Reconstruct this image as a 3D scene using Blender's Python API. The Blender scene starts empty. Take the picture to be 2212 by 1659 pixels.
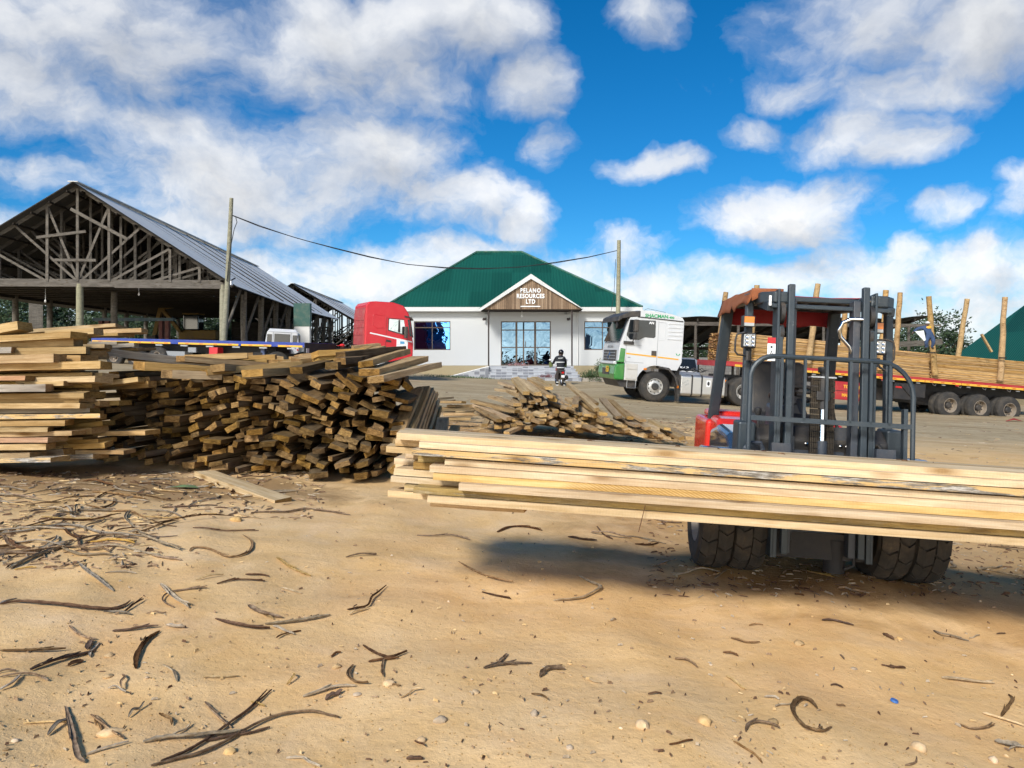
import bpy, bmesh, math, random
from mathutils import Vector, Matrix, noise
R = math.radians
rnd = random.Random(7)
S = bpy.context.scene
COL = S.collection
V = Vector

# ---------------------------------------------------------------- camera
EYE = 1.45
FPX = 1661.0            # focal length in pixels of a 2212 px wide picture
cam_d = bpy.data.cameras.new("camera")
cam = bpy.data.objects.new("camera", cam_d)
COL.objects.link(cam)
cam.location = (0, 0, EYE)
cam.rotation_euler = (R(90), 0, 0)
cam_d.sensor_width = 36
cam_d.lens = 36 * FPX / 2212
cam_d.shift_y = -64.5 / 2212
cam_d.clip_start = 0.1
cam_d.clip_end = 3000
S.camera = cam

def sm(a, b, x):
    t = max(0.0, min(1.0, (x - a) / (b - a)))
    return t * t * (3 - 2 * t)

def gz(x, y):
    """Height of the yard: it falls to the right, flattens round the office."""
    k = 1 - 0.8 * sm(33, 41, y) * math.exp(-((x - 1.5) / 10) ** 2)
    z = -0.06 * 30 * math.tanh(x / 30) * k
    near = 1 - sm(14, 26, y)
    z += 0.065 * near * noise.noise(V((x * 0.55, y * 0.55, 3.1)))
    z += (1 - sm(8, 14, y)) * (0.040 * noise.noise(V((x * 1.5, y * 1.5, 9.2))) + 0.012 * noise.noise(V((x * 4.1, y * 4.1, 2.2))))
    for (c0, c1, wv) in ((1.25, 0.16, 0.9), (2.85, 0.14, 0.7), (-2.6, -0.25, 0.5)):   # shallow wheel tracks
        if -6 < x < 6 and 1 < y < 12:
            d = x - (c0 + c1 * (y - 5.5) + 0.25 * math.sin(y * wv)); e = math.exp(-(d / 0.17) ** 2)
            z += (1 - sm(7, 11, y)) * (-0.016 * e + 0.010 * math.exp(-((abs(d) - 0.30) / 0.10) ** 2)) + 0.004 * e * noise.noise(V((x * 9, y * 9, 0)))
    z += 0.05 * sm(12, 20, y) * noise.noise(V((x * 0.25, y * 0.25, 1.7)))
    z += 0.16 * sm(38.5, 41.5, y) * math.exp(-((x + 5) / 6) ** 2)
    return z

def at(px, py, Y):
    """World point seen at pixel (px, py) of the 2212 x 1659 picture, Y metres away."""
    return V(((px - 1106) / FPX * Y, Y, EYE - (py - 765) / FPX * Y))

def on_ground(px, py):
    Y = 5.0
    for _ in range(40):
        x = (px - 1106) / FPX * Y
        d = (py - 765) / FPX
        Yn = (EYE - gz(x, Y)) / max(d, 1e-3)
        Y = 0.5 * Y + 0.5 * min(Yn, 200)
    x = (px - 1106) / FPX * Y
    return V((x, Y, gz(x, Y)))

# ---------------------------------------------------------------- mesh builder
class MB:
    def __init__(s):
        s.v = []; s.f = []; s.m = []
    def add(s, vs, fs, m=0, M=None):
        o = len(s.v)
        s.v += [(M @ V(p)) if M else V(p) for p in vs]
        for f in fs:
            s.f.append([o + i for i in f]); s.m.append(m)
        return s
    def box(s, x0, x1, y0, y1, z0, z1, m=0, M=None):
        vs = [(x0,y0,z0),(x1,y0,z0),(x1,y1,z0),(x0,y1,z0),(x0,y0,z1),(x1,y0,z1),(x1,y1,z1),(x0,y1,z1)]
        fs = [(0,3,2,1),(4,5,6,7),(0,1,5,4),(1,2,6,5),(2,3,7,6),(3,0,4,7)]
        return s.add(vs, fs, m, M)
    def prism(s, poly, axis, a, b, m=0, M=None):
        """poly in the plane normal to axis, extruded from a to b."""
        n = len(poly)
        def p3(q, h):
            if axis == 'x': return (h, q[0], q[1])
            if axis == 'y': return (q[0], h, q[1])
            return (q[0], q[1], h)
        vs = [p3(q, a) for q in poly] + [p3(q, b) for q in poly]
        fs = [tuple(range(n))[::-1], tuple(range(n, 2 * n))]
        fs += [(i, (i + 1) % n, n + (i + 1) % n, n + i) for i in range(n)]
        return s.add(vs, fs, m, M)
    def bar(s, p0, p1, w, t, m=0, up=(0, 0, 1), M=None):
        p0 = V(p0); p1 = V(p1); d = (p1 - p0)
        L = d.length; d.normalize(); u = V(up)
        if abs(d.dot(u)) > 0.98: u = V((0, 1, 0))
        y = u.cross(d).normalized(); z = d.cross(y)
        vs = []
        for q in (p0, p1):
            for a, b in ((-1,-1),(1,-1),(1,1),(-1,1)):
                vs.append(q + y * (a * w / 2) + z * (b * t / 2))
        fs = [(0,3,2,1),(4,5,6,7),(0,1,5,4),(1,2,6,5),(2,3,7,6),(3,0,4,7)]
        return s.add(vs, fs, m, M)
    def tube(s, pts, r, n=8, m=0, M=None, caps=True):
        pts = [V(p) for p in pts]; k = len(pts)
        rs = r if isinstance(r, (list, tuple)) else [r] * k
        vs = []; prev = None
        for i, p in enumerate(pts):
            d = (pts[min(i + 1, k - 1)] - pts[max(i - 1, 0)]).normalized()
            if prev is None:
                u = V((0, 0, 1)) if abs(d.z) < 0.9 else V((1, 0, 0))
                a = d.cross(u).normalized()
            else:
                a = (prev - d * prev.dot(d)).normalized()
            prev = a; b = d.cross(a)
            for j in range(n):
                t = 2 * math.pi * j / n
                vs.append(p + (a * math.cos(t) + b * math.sin(t)) * rs[i])
        fs = []
        for i in range(k - 1):
            for j in range(n):
                fs.append((i*n+j, i*n+(j+1)%n, (i+1)*n+(j+1)%n, (i+1)*n+j))
        if caps:
            fs.append(tuple(range(n))[::-1]); fs.append(tuple(range((k-1)*n, k*n)))
        return s.add(vs, fs, m, M)
    def cyl(s, p0, p1, r0, r1=None, n=16, m=0, M=None):
        return s.tube([p0, p1], [r0, r0 if r1 is None else r1], n, m, M)
    def lathe(s, prof, c=(0,0,0), d=(0,1,0), n=28, m=0, M=None, ms=None):
        """prof: list of (radius, height along d)."""
        c = V(c); d = V(d).normalized()
        u = V((0,0,1)) if abs(d.z) < 0.9 else V((1,0,0))
        a = d.cross(u).normalized(); b = d.cross(a)
        vs = []
        for r, h in prof:
            for j in range(n):
                t = 2*math.pi*j/n
                vs.append(c + d*h + (a*math.cos(t)+b*math.sin(t))*max(r, 1e-4))
        for i in range(len(prof)-1):
            fs = [(i*n+j, i*n+(j+1)%n, (i+1)*n+(j+1)%n, (i+1)*n+j) for j in range(n)]
            if i == 0:
                s.add(vs, fs, ms[i] if ms else m, M); base = len(s.v) - len(vs)
            else:
                for f in fs:
                    s.f.append([base+q for q in f]); s.m.append(ms[i] if ms else m)
        return s
    def ball(s, c, r, m=0, M=None, n=12, k=8):
        c = V(c); r = V(r) if not isinstance(r, (int, float)) else V((r, r, r))
        vs = []; fs = []
        for i in range(k+1):
            ph = math.pi*i/k
            for j in range(n):
                t = 2*math.pi*j/n
                vs.append(c + V((r.x*math.sin(ph)*math.cos(t), r.y*math.sin(ph)*math.sin(t), r.z*math.cos(ph))))
        for i in range(k):
            for j in range(n):
                fs.append((i*n+j, (i+1)*n+j, (i+1)*n+(j+1)%n, i*n+(j+1)%n))
        return s.add(vs, fs, m, M)
    def quad(s, a, b, c, d, m=0, M=None):
        return s.add([a, b, c, d], [(0,1,2,3)], m, M)
    def slab(s, pts, t, m=0, M=None):
        """A polygon given thickness t against its normal."""
        pts = [V(p) for p in pts]
        nr = (pts[1]-pts[0]).cross(pts[2]-pts[0]).normalized()
        n = len(pts)
        vs = pts + [p - nr*t for p in pts]
        fs = [tuple(range(n)), tuple(range(n, 2*n))[::-1]] + [(i, n+i, n+(i+1)%n, (i+1)%n) for i in range(n)]
        return s.add(vs, fs, m, M)
    def build(s, name, mats, parent=None, smooth=None, bevel=0, seg=2, label=None, origin=None):
        me = bpy.data.meshes.new(name)
        vs = s.v
        if origin is not None:
            o3 = V(origin); vs = [p - o3 for p in s.v]
        me.from_pydata([tuple(p) for p in vs], [], s.f)
        if not isinstance(mats, (list, tuple)): mats = [mats]
        for q in mats: me.materials.append(q)
        me.polygons.foreach_set('material_index', s.m)
        bm = bmesh.new(); bm.from_mesh(me)
        bmesh.ops.recalc_face_normals(bm, faces=bm.faces[:])
        bm.to_mesh(me); bm.free()
        if smooth is not None:
            me.polygons.foreach_set('use_smooth', [True]*len(me.polygons))
            me.set_sharp_from_angle(angle=R(smooth))
        me.update()
        ob = bpy.data.objects.new(name, me)
        COL.objects.link(ob)
        if origin is not None: ob.location = origin
        if parent: ob.parent = parent
        if bevel:
            b = ob.modifiers.new('bevel', 'BEVEL'); b.width = bevel; b.segments = seg
            b.limit_method = 'ANGLE'; b.angle_limit = R(35)
        if label: ob['label'] = label
        return ob

def tag(o, label, cat, group=None):
    o['label'] = label; o['category'] = cat
    if group: o['group'] = group
    return o
def struct(o):
    o['kind'] = 'structure'; return o
def stuff(o):
    o['kind'] = 'stuff'; return o
def thing(name, label, cat, loc=(0,0,0), rz=0, group=None, mat=None):
    o = bpy.data.objects.new(name, None); COL.objects.link(o)
    o.empty_display_size = 0.2
    if mat is not None: o.matrix_world = mat
    else:
        o.location = loc; o.rotation_euler = (0, 0, rz)
    return tag(o, label, cat, group)
def ground_frame(x, y, heading, slope=0.06, z=None):
    """x forward, y left, z up for a vehicle on the sloping yard."""
    n = V((slope, 0, 1)).normalized()
    f = V((math.cos(heading), math.sin(heading), 0))
    f = (f - n * f.dot(n)).normalized()
    l = n.cross(f)
    z = gz(x, y) if z is None else z
    return Matrix(((f.x, l.x, n.x, x), (f.y, l.y, n.y, y), (f.z, l.z, n.z, z), (0, 0, 0, 1)))
def text_mesh(name, body, size, mats, parent=None, loc=(0,0,0), rot=(0,0,0), depth=0.004, bold=0.0, sx=1.0, align='CENTER', space=1.0, mw=None):
    cu = bpy.data.curves.new(name, 'FONT')
    cu.body = body; cu.size = size; cu.extrude = depth; cu.offset = bold
    cu.align_x = align; cu.align_y = 'CENTER'; cu.space_character = space; cu.resolution_u = 3
    tmp = bpy.data.objects.new(name + '_tmp', cu); COL.objects.link(tmp)
    dg = bpy.context.evaluated_depsgraph_get()
    me = bpy.data.meshes.new_from_object(tmp.evaluated_get(dg))
    bpy.data.objects.remove(tmp)
    me.materials.clear(); me.materials.append(mats); me.name = name
    for p in me.polygons: p.material_index = 0
    ob = bpy.data.objects.new(name, me); COL.objects.link(ob)
    if parent: ob.parent = parent
    ob.location = loc; ob.rotation_euler = rot; ob.scale = (sx, 1, 1)
    return ob
# ---------------------------------------------------------------- materials
def new_mat(name):
    m = bpy.data.materials.new(name); m.use_nodes = True
    nt = m.node_tree; b = nt.nodes['Principled BSDF']
    return m, nt, b
def nd(nt, t, **kw):
    n = nt.nodes.new(t)
    for k, v in kw.items():
        if k.startswith('i_'):
            n.inputs[k[2:].replace('_', ' ')].default_value = v
        else: setattr(n, k, v)
    return n
def lk(nt, a, b): nt.links.new(a, b)
def mth(nt, op, a, b=None, c=None, clamp=False):
    n = nt.nodes.new('ShaderNodeMath'); n.operation = op; n.use_clamp = clamp
    for i, q in enumerate((a, b, c)):
        if q is None: continue
        if isinstance(q, (int, float)): n.inputs[i].default_value = q
        else: nt.links.new(q, n.inputs[i])
    return n.outputs[0]
def vmt(nt, op, a, b=None, c=None):
    n = nt.nodes.new('ShaderNodeVectorMath'); n.operation = op
    for i, q in enumerate((a, b, c)):
        if q is None: continue
        if isinstance(q, (tuple, list)): n.inputs[i].default_value = q
        else: nt.links.new(q, n.inputs[i])
    return n.outputs['Value'] if op in ('DOT_PRODUCT', 'LENGTH', 'DISTANCE') else n.outputs[0]
def noise_n(nt, vec, scale, detail=4, rough=0.55, dist=0.0):
    n = nt.nodes.new('ShaderNodeTexNoise')
    n.inputs['Scale'].default_value = scale; n.inputs['Detail'].default_value = detail
    n.inputs['Roughness'].default_value = rough; n.inputs['Distortion'].default_value = dist
    if vec is not None: nt.links.new(vec, n.inputs['Vector'])
    return n.outputs['Fac']
def ramp(nt, fac, stops):
    n = nt.nodes.new('ShaderNodeValToRGB'); cr = n.color_ramp
    while len(cr.elements) < len(stops): cr.elements.new(0.5)
    for e, (p, c) in zip(cr.elements, stops):
        e.position = p
        e.color = (c, c, c, 1) if isinstance(c, (int, float)) else (*c[:3], 1)
    nt.links.new(fac, n.inputs[0])
    return n.outputs[0]
def mix(nt, fac, a, b, mode='MIX'):
    n = nt.nodes.new('ShaderNodeMix'); n.data_type = 'RGBA'; n.blend_type = mode
    for s, q in ((0, fac), (6, a), (7, b)):
        if isinstance(q, (int, float)): n.inputs[s].default_value = q
        elif isinstance(q, tuple): n.inputs[s].default_value = (*q[:3], 1)
        else: nt.links.new(q, n.inputs[s])
    return n.outputs[2]
def bump(nt, b, h, strength=0.3, dist=0.01):
    n = nt.nodes.new('ShaderNodeBump'); n.inputs['Strength'].default_value = strength
    n.inputs['Distance'].default_value = dist
    nt.links.new(h, n.inputs['Height']); nt.links.new(n.outputs[0], b.inputs['Normal'])
def ocoord(nt, spread=True):
    tc = nt.nodes.new('ShaderNodeTexCoord'); v = tc.outputs['Object']
    rv = None
    if spread:
        oi = nt.nodes.new('ShaderNodeObjectInfo'); rv = oi.outputs['Random']
        cx = nt.nodes.new('ShaderNodeCombineXYZ')
        for i, k in enumerate((31.0, 57.0, 83.0)):
            lk(nt, mth(nt, 'MULTIPLY', rv, k), cx.inputs[i])
        v = vmt(nt, 'ADD', v, cx.outputs[0])
    return v, rv
def gpos(nt):
    return nt.nodes.new('ShaderNodeNewGeometry').outputs['Position']

def paint(name, col, rough=0.4, metal=0.0, var=0.12, dirt=0.25, dcol=(0.33, 0.24, 0.15), scale=3.0, coat=0.0, bmp=0.02, scratch=0.0):
    m, nt, b = new_mat(name)
    v, _ = ocoord(nt)
    n1 = noise_n(nt, v, scale, 6, 0.6)
    n2 = noise_n(nt, v, scale * 9, 4, 0.6)
    k = 1 - var
    c = mix(nt, n1, tuple(q * k for q in col), tuple(min(1, q * (1 + var)) for q in col))
    dm = mth(nt, 'MULTIPLY', ramp(nt, n1, [(0.45, 0.0), (0.8, 1.0)]), ramp(nt, n2, [(0.3, 0.2), (0.7, 1.0)]))
    dm = mth(nt, 'MULTIPLY', dm, dirt * 2, clamp=True)
    dm = mth(nt, 'ADD', dm, dirt * 0.18, clamp=True)
    c = mix(nt, dm, c, dcol)
    if scratch:
        s1 = ramp(nt, noise_n(nt, v, 14, 8, 0.75), [(0.62, 0.0), (0.68, 1.0)])
        c = mix(nt, mth(nt, 'MULTIPLY', s1, scratch), c, (0.36, 0.37, 0.38))
    lk(nt, c, b.inputs['Base Color'])
    lk(nt, mth(nt, 'MULTIPLY_ADD', n2, 0.25, rough - 0.08, clamp=True), b.inputs['Roughness'])
    b.inputs['Metallic'].default_value = metal
    b.inputs['Coat Weight'].default_value = coat
    bump(nt, b, n2, 0.25, bmp * 0.1)
    return m

def wood(name, dark, mid, light, grey=0.0, end=False, vary=0.35, bark=0.0, knots=True, streak=0.5, dusty=0.0, saw=0.0):
    m, nt, b = new_mat(name)
    v, rv = ocoord(nt)
    if end:
        n1 = noise_n(nt, vmt(nt, 'MULTIPLY', v, (1, 9, 30)), 3.0, 5, 0.6, 0.6)
        n2 = noise_n(nt, v, 9.0, 3, 0.6)
    else:
        n1 = noise_n(nt, vmt(nt, 'MULTIPLY', v, (0.9, 20, 20)), 2.2, 6, 0.62, 0.7)
        n2 = noise_n(nt, vmt(nt, 'MULTIPLY', v, (1.0, 3.5, 3.5)), 1.5, 5, 0.65)
    c = ramp(nt, n1, [(0.25, dark), (0.5, mid), (0.75, light)])
    st = ramp(nt, n2, [(0.42, 0.0), (0.72, 1.0)])
    c = mix(nt, mth(nt, 'MULTIPLY', st, streak), c, tuple(q * 0.5 for q in dark))
    h = n1
    if knots and not end:
        vo = nd(nt, 'ShaderNodeTexVoronoi'); vo.inputs['Scale'].default_value = 1.0
        lk(nt, vmt(nt, 'MULTIPLY', v, (2.3, 7.5, 7.5)), vo.inputs['Vector'])
        kn = ramp(nt, vo.outputs['Distance'], [(0.08, 1.0), (0.15, 0.55), (0.26, 0.0)])
        c = mix(nt, mth(nt, 'MULTIPLY', kn, 0.85), c, tuple(q * s_ for q, s_ in zip(mid, (.42, .33, .22))))
    if not end:
        wv = nd(nt, 'ShaderNodeTexWave', wave_type='BANDS', bands_direction='X')
        wv.inputs['Scale'].default_value = 19; wv.inputs['Distortion'].default_value = 7.0
        wv.inputs['Detail'].default_value = 2
        lk(nt, v, wv.inputs['Vector'])
        h = mth(nt, 'MULTIPLY_ADD', wv.outputs['Fac'], 0.12, n1)
        c = mix(nt, mth(nt, 'MULTIPLY', mth(nt, 'MULTIPLY', wv.outputs['Fac'], ramp(nt, n2, [(0.35, 0.0), (0.6, 1.0)])), 0.14), c, dark)
    if saw:
        w2 = nd(nt, 'ShaderNodeTexWave', wave_type='BANDS', bands_direction='DIAGONAL'); w2.inputs['Scale'].default_value = 22; w2.inputs['Distortion'].default_value = 1.2
        lk(nt, vmt(nt, 'MULTIPLY', v, (1, 0.2, 2.2)), w2.inputs['Vector'])
        pm = ramp(nt, noise_n(nt, vmt(nt, 'MULTIPLY', v, (.8, 2, 2)), 1.2, 3), [(0.48, 0.0), (0.54, 1.0)])
        c = mix(nt, mth(nt, 'MULTIPLY', pm, mth(nt, 'MULTIPLY_ADD', w2.outputs['Fac'], saw, .25)), c, (0.30, 0.17, 0.07))
    if bark:
        bk = noise_n(nt, vmt(nt, 'MULTIPLY', v, (1.1, 4, 9)), 2.4, 8, 0.7, 0.8)
        bmask = mth(nt, 'MULTIPLY', ramp(nt, bk, [(0.47, 0.0), (0.53, 1.0)]), bark)
        bc = ramp(nt, noise_n(nt, vmt(nt, 'MULTIPLY', v, (3, 30, 30)), 2.0, 8, 0.8), [(0.35, (0.035, 0.032, 0.03)), (0.5, (0.22, 0.2, 0.17)), (0.62, (0.62, 0.6, 0.55)), (0.75, (0.26, 0.12, 0.05))])
        c = mix(nt, bmask, c, bc)
    if dusty:
        geo = nt.nodes.new('ShaderNodeNewGeometry')
        sx = nt.nodes.new('ShaderNodeSeparateXYZ'); lk(nt, geo.outputs['Normal'], sx.inputs[0])
        dm = mth(nt, 'MULTIPLY', ramp(nt, sx.outputs['Z'], [(0.3, 0.0), (0.9, 1.0)]), dusty)
        dm = mth(nt, 'MULTIPLY', dm, ramp(nt, noise_n(nt, v, 11, 5), [(0.3, 0.2), (0.6, 1.0)]))
        c = mix(nt, dm, c, (0.34, 0.24, 0.13))
    hs = nt.nodes.new('ShaderNodeHueSaturation')
    wn = nt.nodes.new('ShaderNodeTexWhiteNoise'); wn.noise_dimensions = '1D'; lk(nt, rv, wn.inputs['W'])
    lk(nt, mth(nt, 'MULTIPLY_ADD', wn.outputs['Value'], vary * 1.5, 1 - vary), hs.inputs['Value'])
    sp = nt.nodes.new('ShaderNodeSeparateColor'); lk(nt, wn.outputs['Color'], sp.inputs[0])
    lk(nt, mth(nt, 'MULTIPLY_ADD', sp.outputs[1], 0.22, 0.92 - grey * 0.45), hs.inputs['Saturation'])
    hs.inputs['Saturation'].default_value = 1
    lk(nt, mth(nt, 'MULTIPLY_ADD', sp.outputs[2], 0.008, 0.495), hs.inputs['Hue'])
    lk(nt, c, hs.inputs['Color'])
    lk(nt, hs.outputs[0], b.inputs['Base Color'])
    b.inputs['Roughness'].default_value = 0.85
    b.inputs['Specular IOR Level'].default_value = 0.06
    bump(nt, b, h, 0.5 if not end else 0.6, 0.006)
    return m

def corrugated(name, col, axis=(1, 0, 0), pitch=0.12, rough=0.4, metal=0.4, rust=0.0, panels=0.12, lap=3.0, dirt=(0.2, 0.18, 0.15), soft=False):
    """axis: object-space direction across the corrugations."""
    m, nt, b = new_mat(name)
    v, _ = ocoord(nt, False)
    u = vmt(nt, 'DOT_PRODUCT', v, axis)
    w = mth(nt, 'SINE', mth(nt, 'MULTIPLY', u, 2 * math.pi / pitch))
    # separate sheets: a tone per sheet column and row
    yy = vmt(nt, 'DOT_PRODUCT', v, (axis[1], axis[0], 0.0) if axis[0] != 1 else (0, 1, 0))
    cx = nt.nodes.new('ShaderNodeCombineXYZ')
    lk(nt, mth(nt, 'FLOOR', mth(nt, 'DIVIDE', u, 1.25)), cx.inputs[0])
    lk(nt, mth(nt, 'FLOOR', mth(nt, 'DIVIDE', yy, lap)), cx.inputs[1])
    wn = nt.nodes.new('ShaderNodeTexWhiteNoise'); wn.noise_dimensions = '2D'; lk(nt, cx.outputs[0], wn.inputs['Vector'])
    n1 = noise_n(nt, v, 1.1, 6, 0.65)
    c = mix(nt, mth(nt, 'POWER', wn.outputs['Value'], 2.5), tuple(q * (1 + panels) for q in col), tuple(q * (1 - 2.2 * panels) for q in col))
    c = mix(nt, mth(nt, 'MULTIPLY', n1, 0.3), c, tuple(q * 0.75 for q in col))
    if rust:
        c = mix(nt, mth(nt, 'MULTIPLY', ramp(nt, noise_n(nt, vmt(nt, 'MULTIPLY', v, (2, 2, 0.4)), 2.0, 7, 0.7), [(0.5, 0.0), (0.75, 1.0)]), rust), c, dirt)
    c = mix(nt, mth(nt, 'MULTIPLY_ADD', w, -0.03 if soft else -0.09, 0.03 if soft else 0.09), c, tuple(q * 0.3 for q in col))  # troughs of the corrugation darkened in the colour, like shade in creases
    lk(nt, c, b.inputs['Base Color'])
    b.inputs['Roughness'].default_value = rough; b.inputs['Metallic'].default_value = metal; b.inputs['Specular IOR Level'].default_value = 0.2
    bump(nt, b, w, 0.06 if soft else 0.35, 0.015)
    return m

def plain(name, col, rough=0.6, metal=0.0, emit=None, trans=0.0, alpha=None):
    m, nt, b = new_mat(name)
    v, _ = ocoord(nt)
    n1 = noise_n(nt, v, 18, 4, 0.6)
    c = mix(nt, n1, tuple(q * 0.82 for q in col), tuple(min(1, q * 1.15) for q in col))
    lk(nt, c, b.inputs['Base Color'])
    b.inputs['Roughness'].default_value = rough; b.inputs['Metallic'].default_value = metal
    b.inputs['Transmission Weight'].default_value = trans
    return m

def mirror_glass(name, col, wav=0.3, rough=0.02):
    m, nt, b = new_mat(name)
    v, _ = ocoord(nt)
    b.inputs['Base Color'].default_value = (*col, 1)
    b.inputs['Metallic'].default_value = 1.0; b.inputs['Roughness'].default_value = rough
    bump(nt, b, noise_n(nt, v, 1.6, 2, 0.5, 1.2), wav, 0.05)
    return m
def dark_glass(name, col=(0.012, 0.015, 0.018), rough=0.06):
    m, nt, b = new_mat(name)
    b.inputs['Base Color'].default_value = (*col, 1); b.inputs['Roughness'].default_value = rough
    b.inputs['IOR'].default_value = 1.5
    return m

M = {}
M['pl_fresh'] = wood('plank_fresh', (0.48, 0.325, 0.165), (0.67, 0.505, 0.305), (0.78, 0.635, 0.43), streak=0.42, vary=0.2)
M['pl_stack'] = wood('plank_stack', (0.30, 0.19, 0.085), (0.51, 0.355, 0.185), (0.66, 0.50, 0.295), streak=0.55, vary=0.3, dusty=0.2)
M['pl_saw'] = wood('plank_saw_marked', (0.46, 0.29, 0.125), (0.64, 0.45, 0.225), (0.76, 0.58, 0.34), streak=0.3, vary=0.1, saw=0.5)
M['pl_fresh_end'] = wood('plank_fresh_end', (0.30, 0.17, 0.065), (0.44, 0.27, 0.11), (0.55, 0.36, 0.17), end=True, vary=0.2)
M['pl_bark'] = wood('plank_with_bark', (0.48, 0.31, 0.14), (0.66, 0.47, 0.24), (0.76, 0.58, 0.34), streak=0.3, vary=0.12, bark=0.95)
M['pl_mould'] = wood('plank_mould', (0.27, 0.19, 0.08), (0.50, 0.36, 0.165), (0.64, 0.48, 0.255), streak=0.85, vary=0.12, bark=0.25)
M['pl_old'] = wood('plank_weathered', (0.095, 0.060, 0.032), (0.20, 0.135, 0.072), (0.34, 0.245, 0.14), streak=0.75, vary=0.45, dusty=0.3)
M['pl_old_end'] = wood('plank_weathered_end', (0.095, 0.053, 0.021), (0.25, 0.15, 0.057), (0.46, 0.295, 0.122), end=True, vary=0.52, streak=0.8, dusty=0.3)
M['pl_left'] = wood('plank_left', (0.30, 0.175, 0.065), (0.50, 0.325, 0.14), (0.66, 0.47, 0.235), streak=0.45, vary=0.28, dusty=0.15)
M['pl_pink'] = wood('plank_pinkish', (0.33, 0.17, 0.09), (0.50, 0.29, 0.16), (0.62, 0.42, 0.26), streak=0.5, vary=0.1)
M['pl_grey'] = wood('plank_grey', (0.20, 0.15, 0.10), (0.36, 0.29, 0.20), (0.50, 0.43, 0.32), grey=0.6, streak=0.6, vary=0.2)
M['pl_left_end'] = wood('plank_left_end', (0.20, 0.115, 0.045), (0.36, 0.22, 0.09), (0.48, 0.31, 0.14), end=True, vary=0.35, streak=0.5)
M['pl_mid'] = wood('plank_middle', (0.27, 0.175, 0.08), (0.45, 0.31, 0.155), (0.60, 0.45, 0.25), streak=0.5, vary=0.3, grey=0.15, dusty=0.2)
M['pl_mid_end'] = wood('plank_middle_end', (0.27, 0.165, 0.065), (0.43, 0.28, 0.12), (0.58, 0.41, 0.2), end=True, vary=0.35, streak=0.45)
M['pl_trailer'] = wood('plank_trailer', (0.33, 0.19, 0.075), (0.53, 0.335, 0.15), (0.66, 0.46, 0.235), streak=0.4, vary=0.3)
M['pl_trailer_end'] = wood('plank_trailer_end', (0.10, 0.05, 0.025), (0.24, 0.13, 0.065), (0.38, 0.23, 0.12), end=True, vary=0.4)
M['log'] = wood('log_stake', (0.25, 0.15, 0.065), (0.45, 0.30, 0.145), (0.58, 0.41, 0.22), streak=0.5, vary=0.12)
M['pole'] = wood('utility_pole', (0.16, 0.15, 0.09), (0.30, 0.28, 0.18), (0.40, 0.38, 0.26), grey=0.4, streak=0.4, vary=0.1, knots=False)
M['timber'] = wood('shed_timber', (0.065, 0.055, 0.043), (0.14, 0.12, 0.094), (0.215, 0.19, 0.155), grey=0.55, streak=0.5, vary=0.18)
M['timber_shaded'] = wood('shed_timber_shaded', (0.022, 0.018, 0.014), (0.045, 0.037, 0.029), (0.075, 0.062, 0.05), grey=0.4, streak=0.5, vary=0.2)  # shed timber darkened, the shade under the roofs put into its colour
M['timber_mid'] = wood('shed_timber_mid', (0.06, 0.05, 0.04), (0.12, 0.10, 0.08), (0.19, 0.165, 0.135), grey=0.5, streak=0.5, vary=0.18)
M['clad'] = None
M['rubber'] = paint('rubber', (0.022, 0.022, 0.022), 0.85, dirt=0.35, dcol=(0.16, 0.125, 0.085), scale=4)
M['rubber_fl'] = paint('rubber_lug', (0.032, 0.03, 0.027), 0.85, dirt=0.45, dcol=(0.15, 0.11, 0.07), scale=6)
M['black'] = paint('black_plastic', (0.02, 0.021, 0.023), 0.5, dirt=0.2)
M['chassis'] = paint('chassis_black', (0.018, 0.018, 0.02), 0.65, dirt=0.3, dcol=(0.09, 0.07, 0.05))
M['steel'] = paint('forklift_steel', (0.030, 0.044, 0.055), 0.42, metal=0.15, dirt=0.14, dcol=(0.16, 0.14, 0.11), scale=5, scratch=0.3)
M['steel_dk'] = paint('forklift_steel_dark', (0.03, 0.04, 0.055), 0.4, dirt=0.12, scale=5, scratch=0.15)
M['fl_red'] = paint('forklift_red', (0.62, 0.022, 0.012), 0.25, coat=0.4, dirt=0.03, scale=2)
M['fl_blue'] = paint('forklift_fender', (0.02, 0.04, 0.075), 0.18, coat=0.9, dirt=0.08)
M['grease'] = paint('greasy_chain', (0.035, 0.028, 0.02), 0.5, metal=0.5, dirt=0.5, dcol=(0.10, 0.07, 0.04), scale=12)
M['chrome'] = plain('chrome', (0.72, 0.73, 0.75), 0.13, 1.0)
M['galv'] = plain('bare_metal', (0.5, 0.5, 0.5), 0.35, 0.9)
M['white_paint'] = paint('truck_white', (0.54, 0.55, 0.56), 0.28, dirt=0.10, coat=0.5, dcol=(0.45, 0.38, 0.28))
M['white_dirty'] = paint('truck_white_dirty', (0.52, 0.51, 0.48), 0.4, dirt=0.35, dcol=(0.36, 0.28, 0.19))
M['green_paint'] = paint('truck_green', (0.012, 0.19, 0.025), 0.28, dirt=0.15, coat=0.5)
M['red_paint'] = paint('truck_red', (0.58, 0.010, 0.022), 0.35, dirt=0.06, coat=0.15)
M['red_dusty'] = paint('truck_red_dusty', (0.40, 0.045, 0.05), 0.6, dirt=0.4, dcol=(0.36, 0.2, 0.16))
M['red_trailer'] = paint('trailer_red', (0.40, 0.012, 0.022), 0.4, dirt=0.2)
M['blue_trailer'] = paint('trailer_blue', (0.012, 0.045, 0.28), 0.35, dirt=0.15)
M['tape'] = paint('reflective_tape', (0.78, 0.42, 0.03), 0.4, dirt=0.2)
M['tank'] = paint('aluminium_tank', (0.62, 0.61, 0.58), 0.32, metal=0.85, dirt=0.25, dcol=(0.4, 0.36, 0.3), scale=2)
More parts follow.
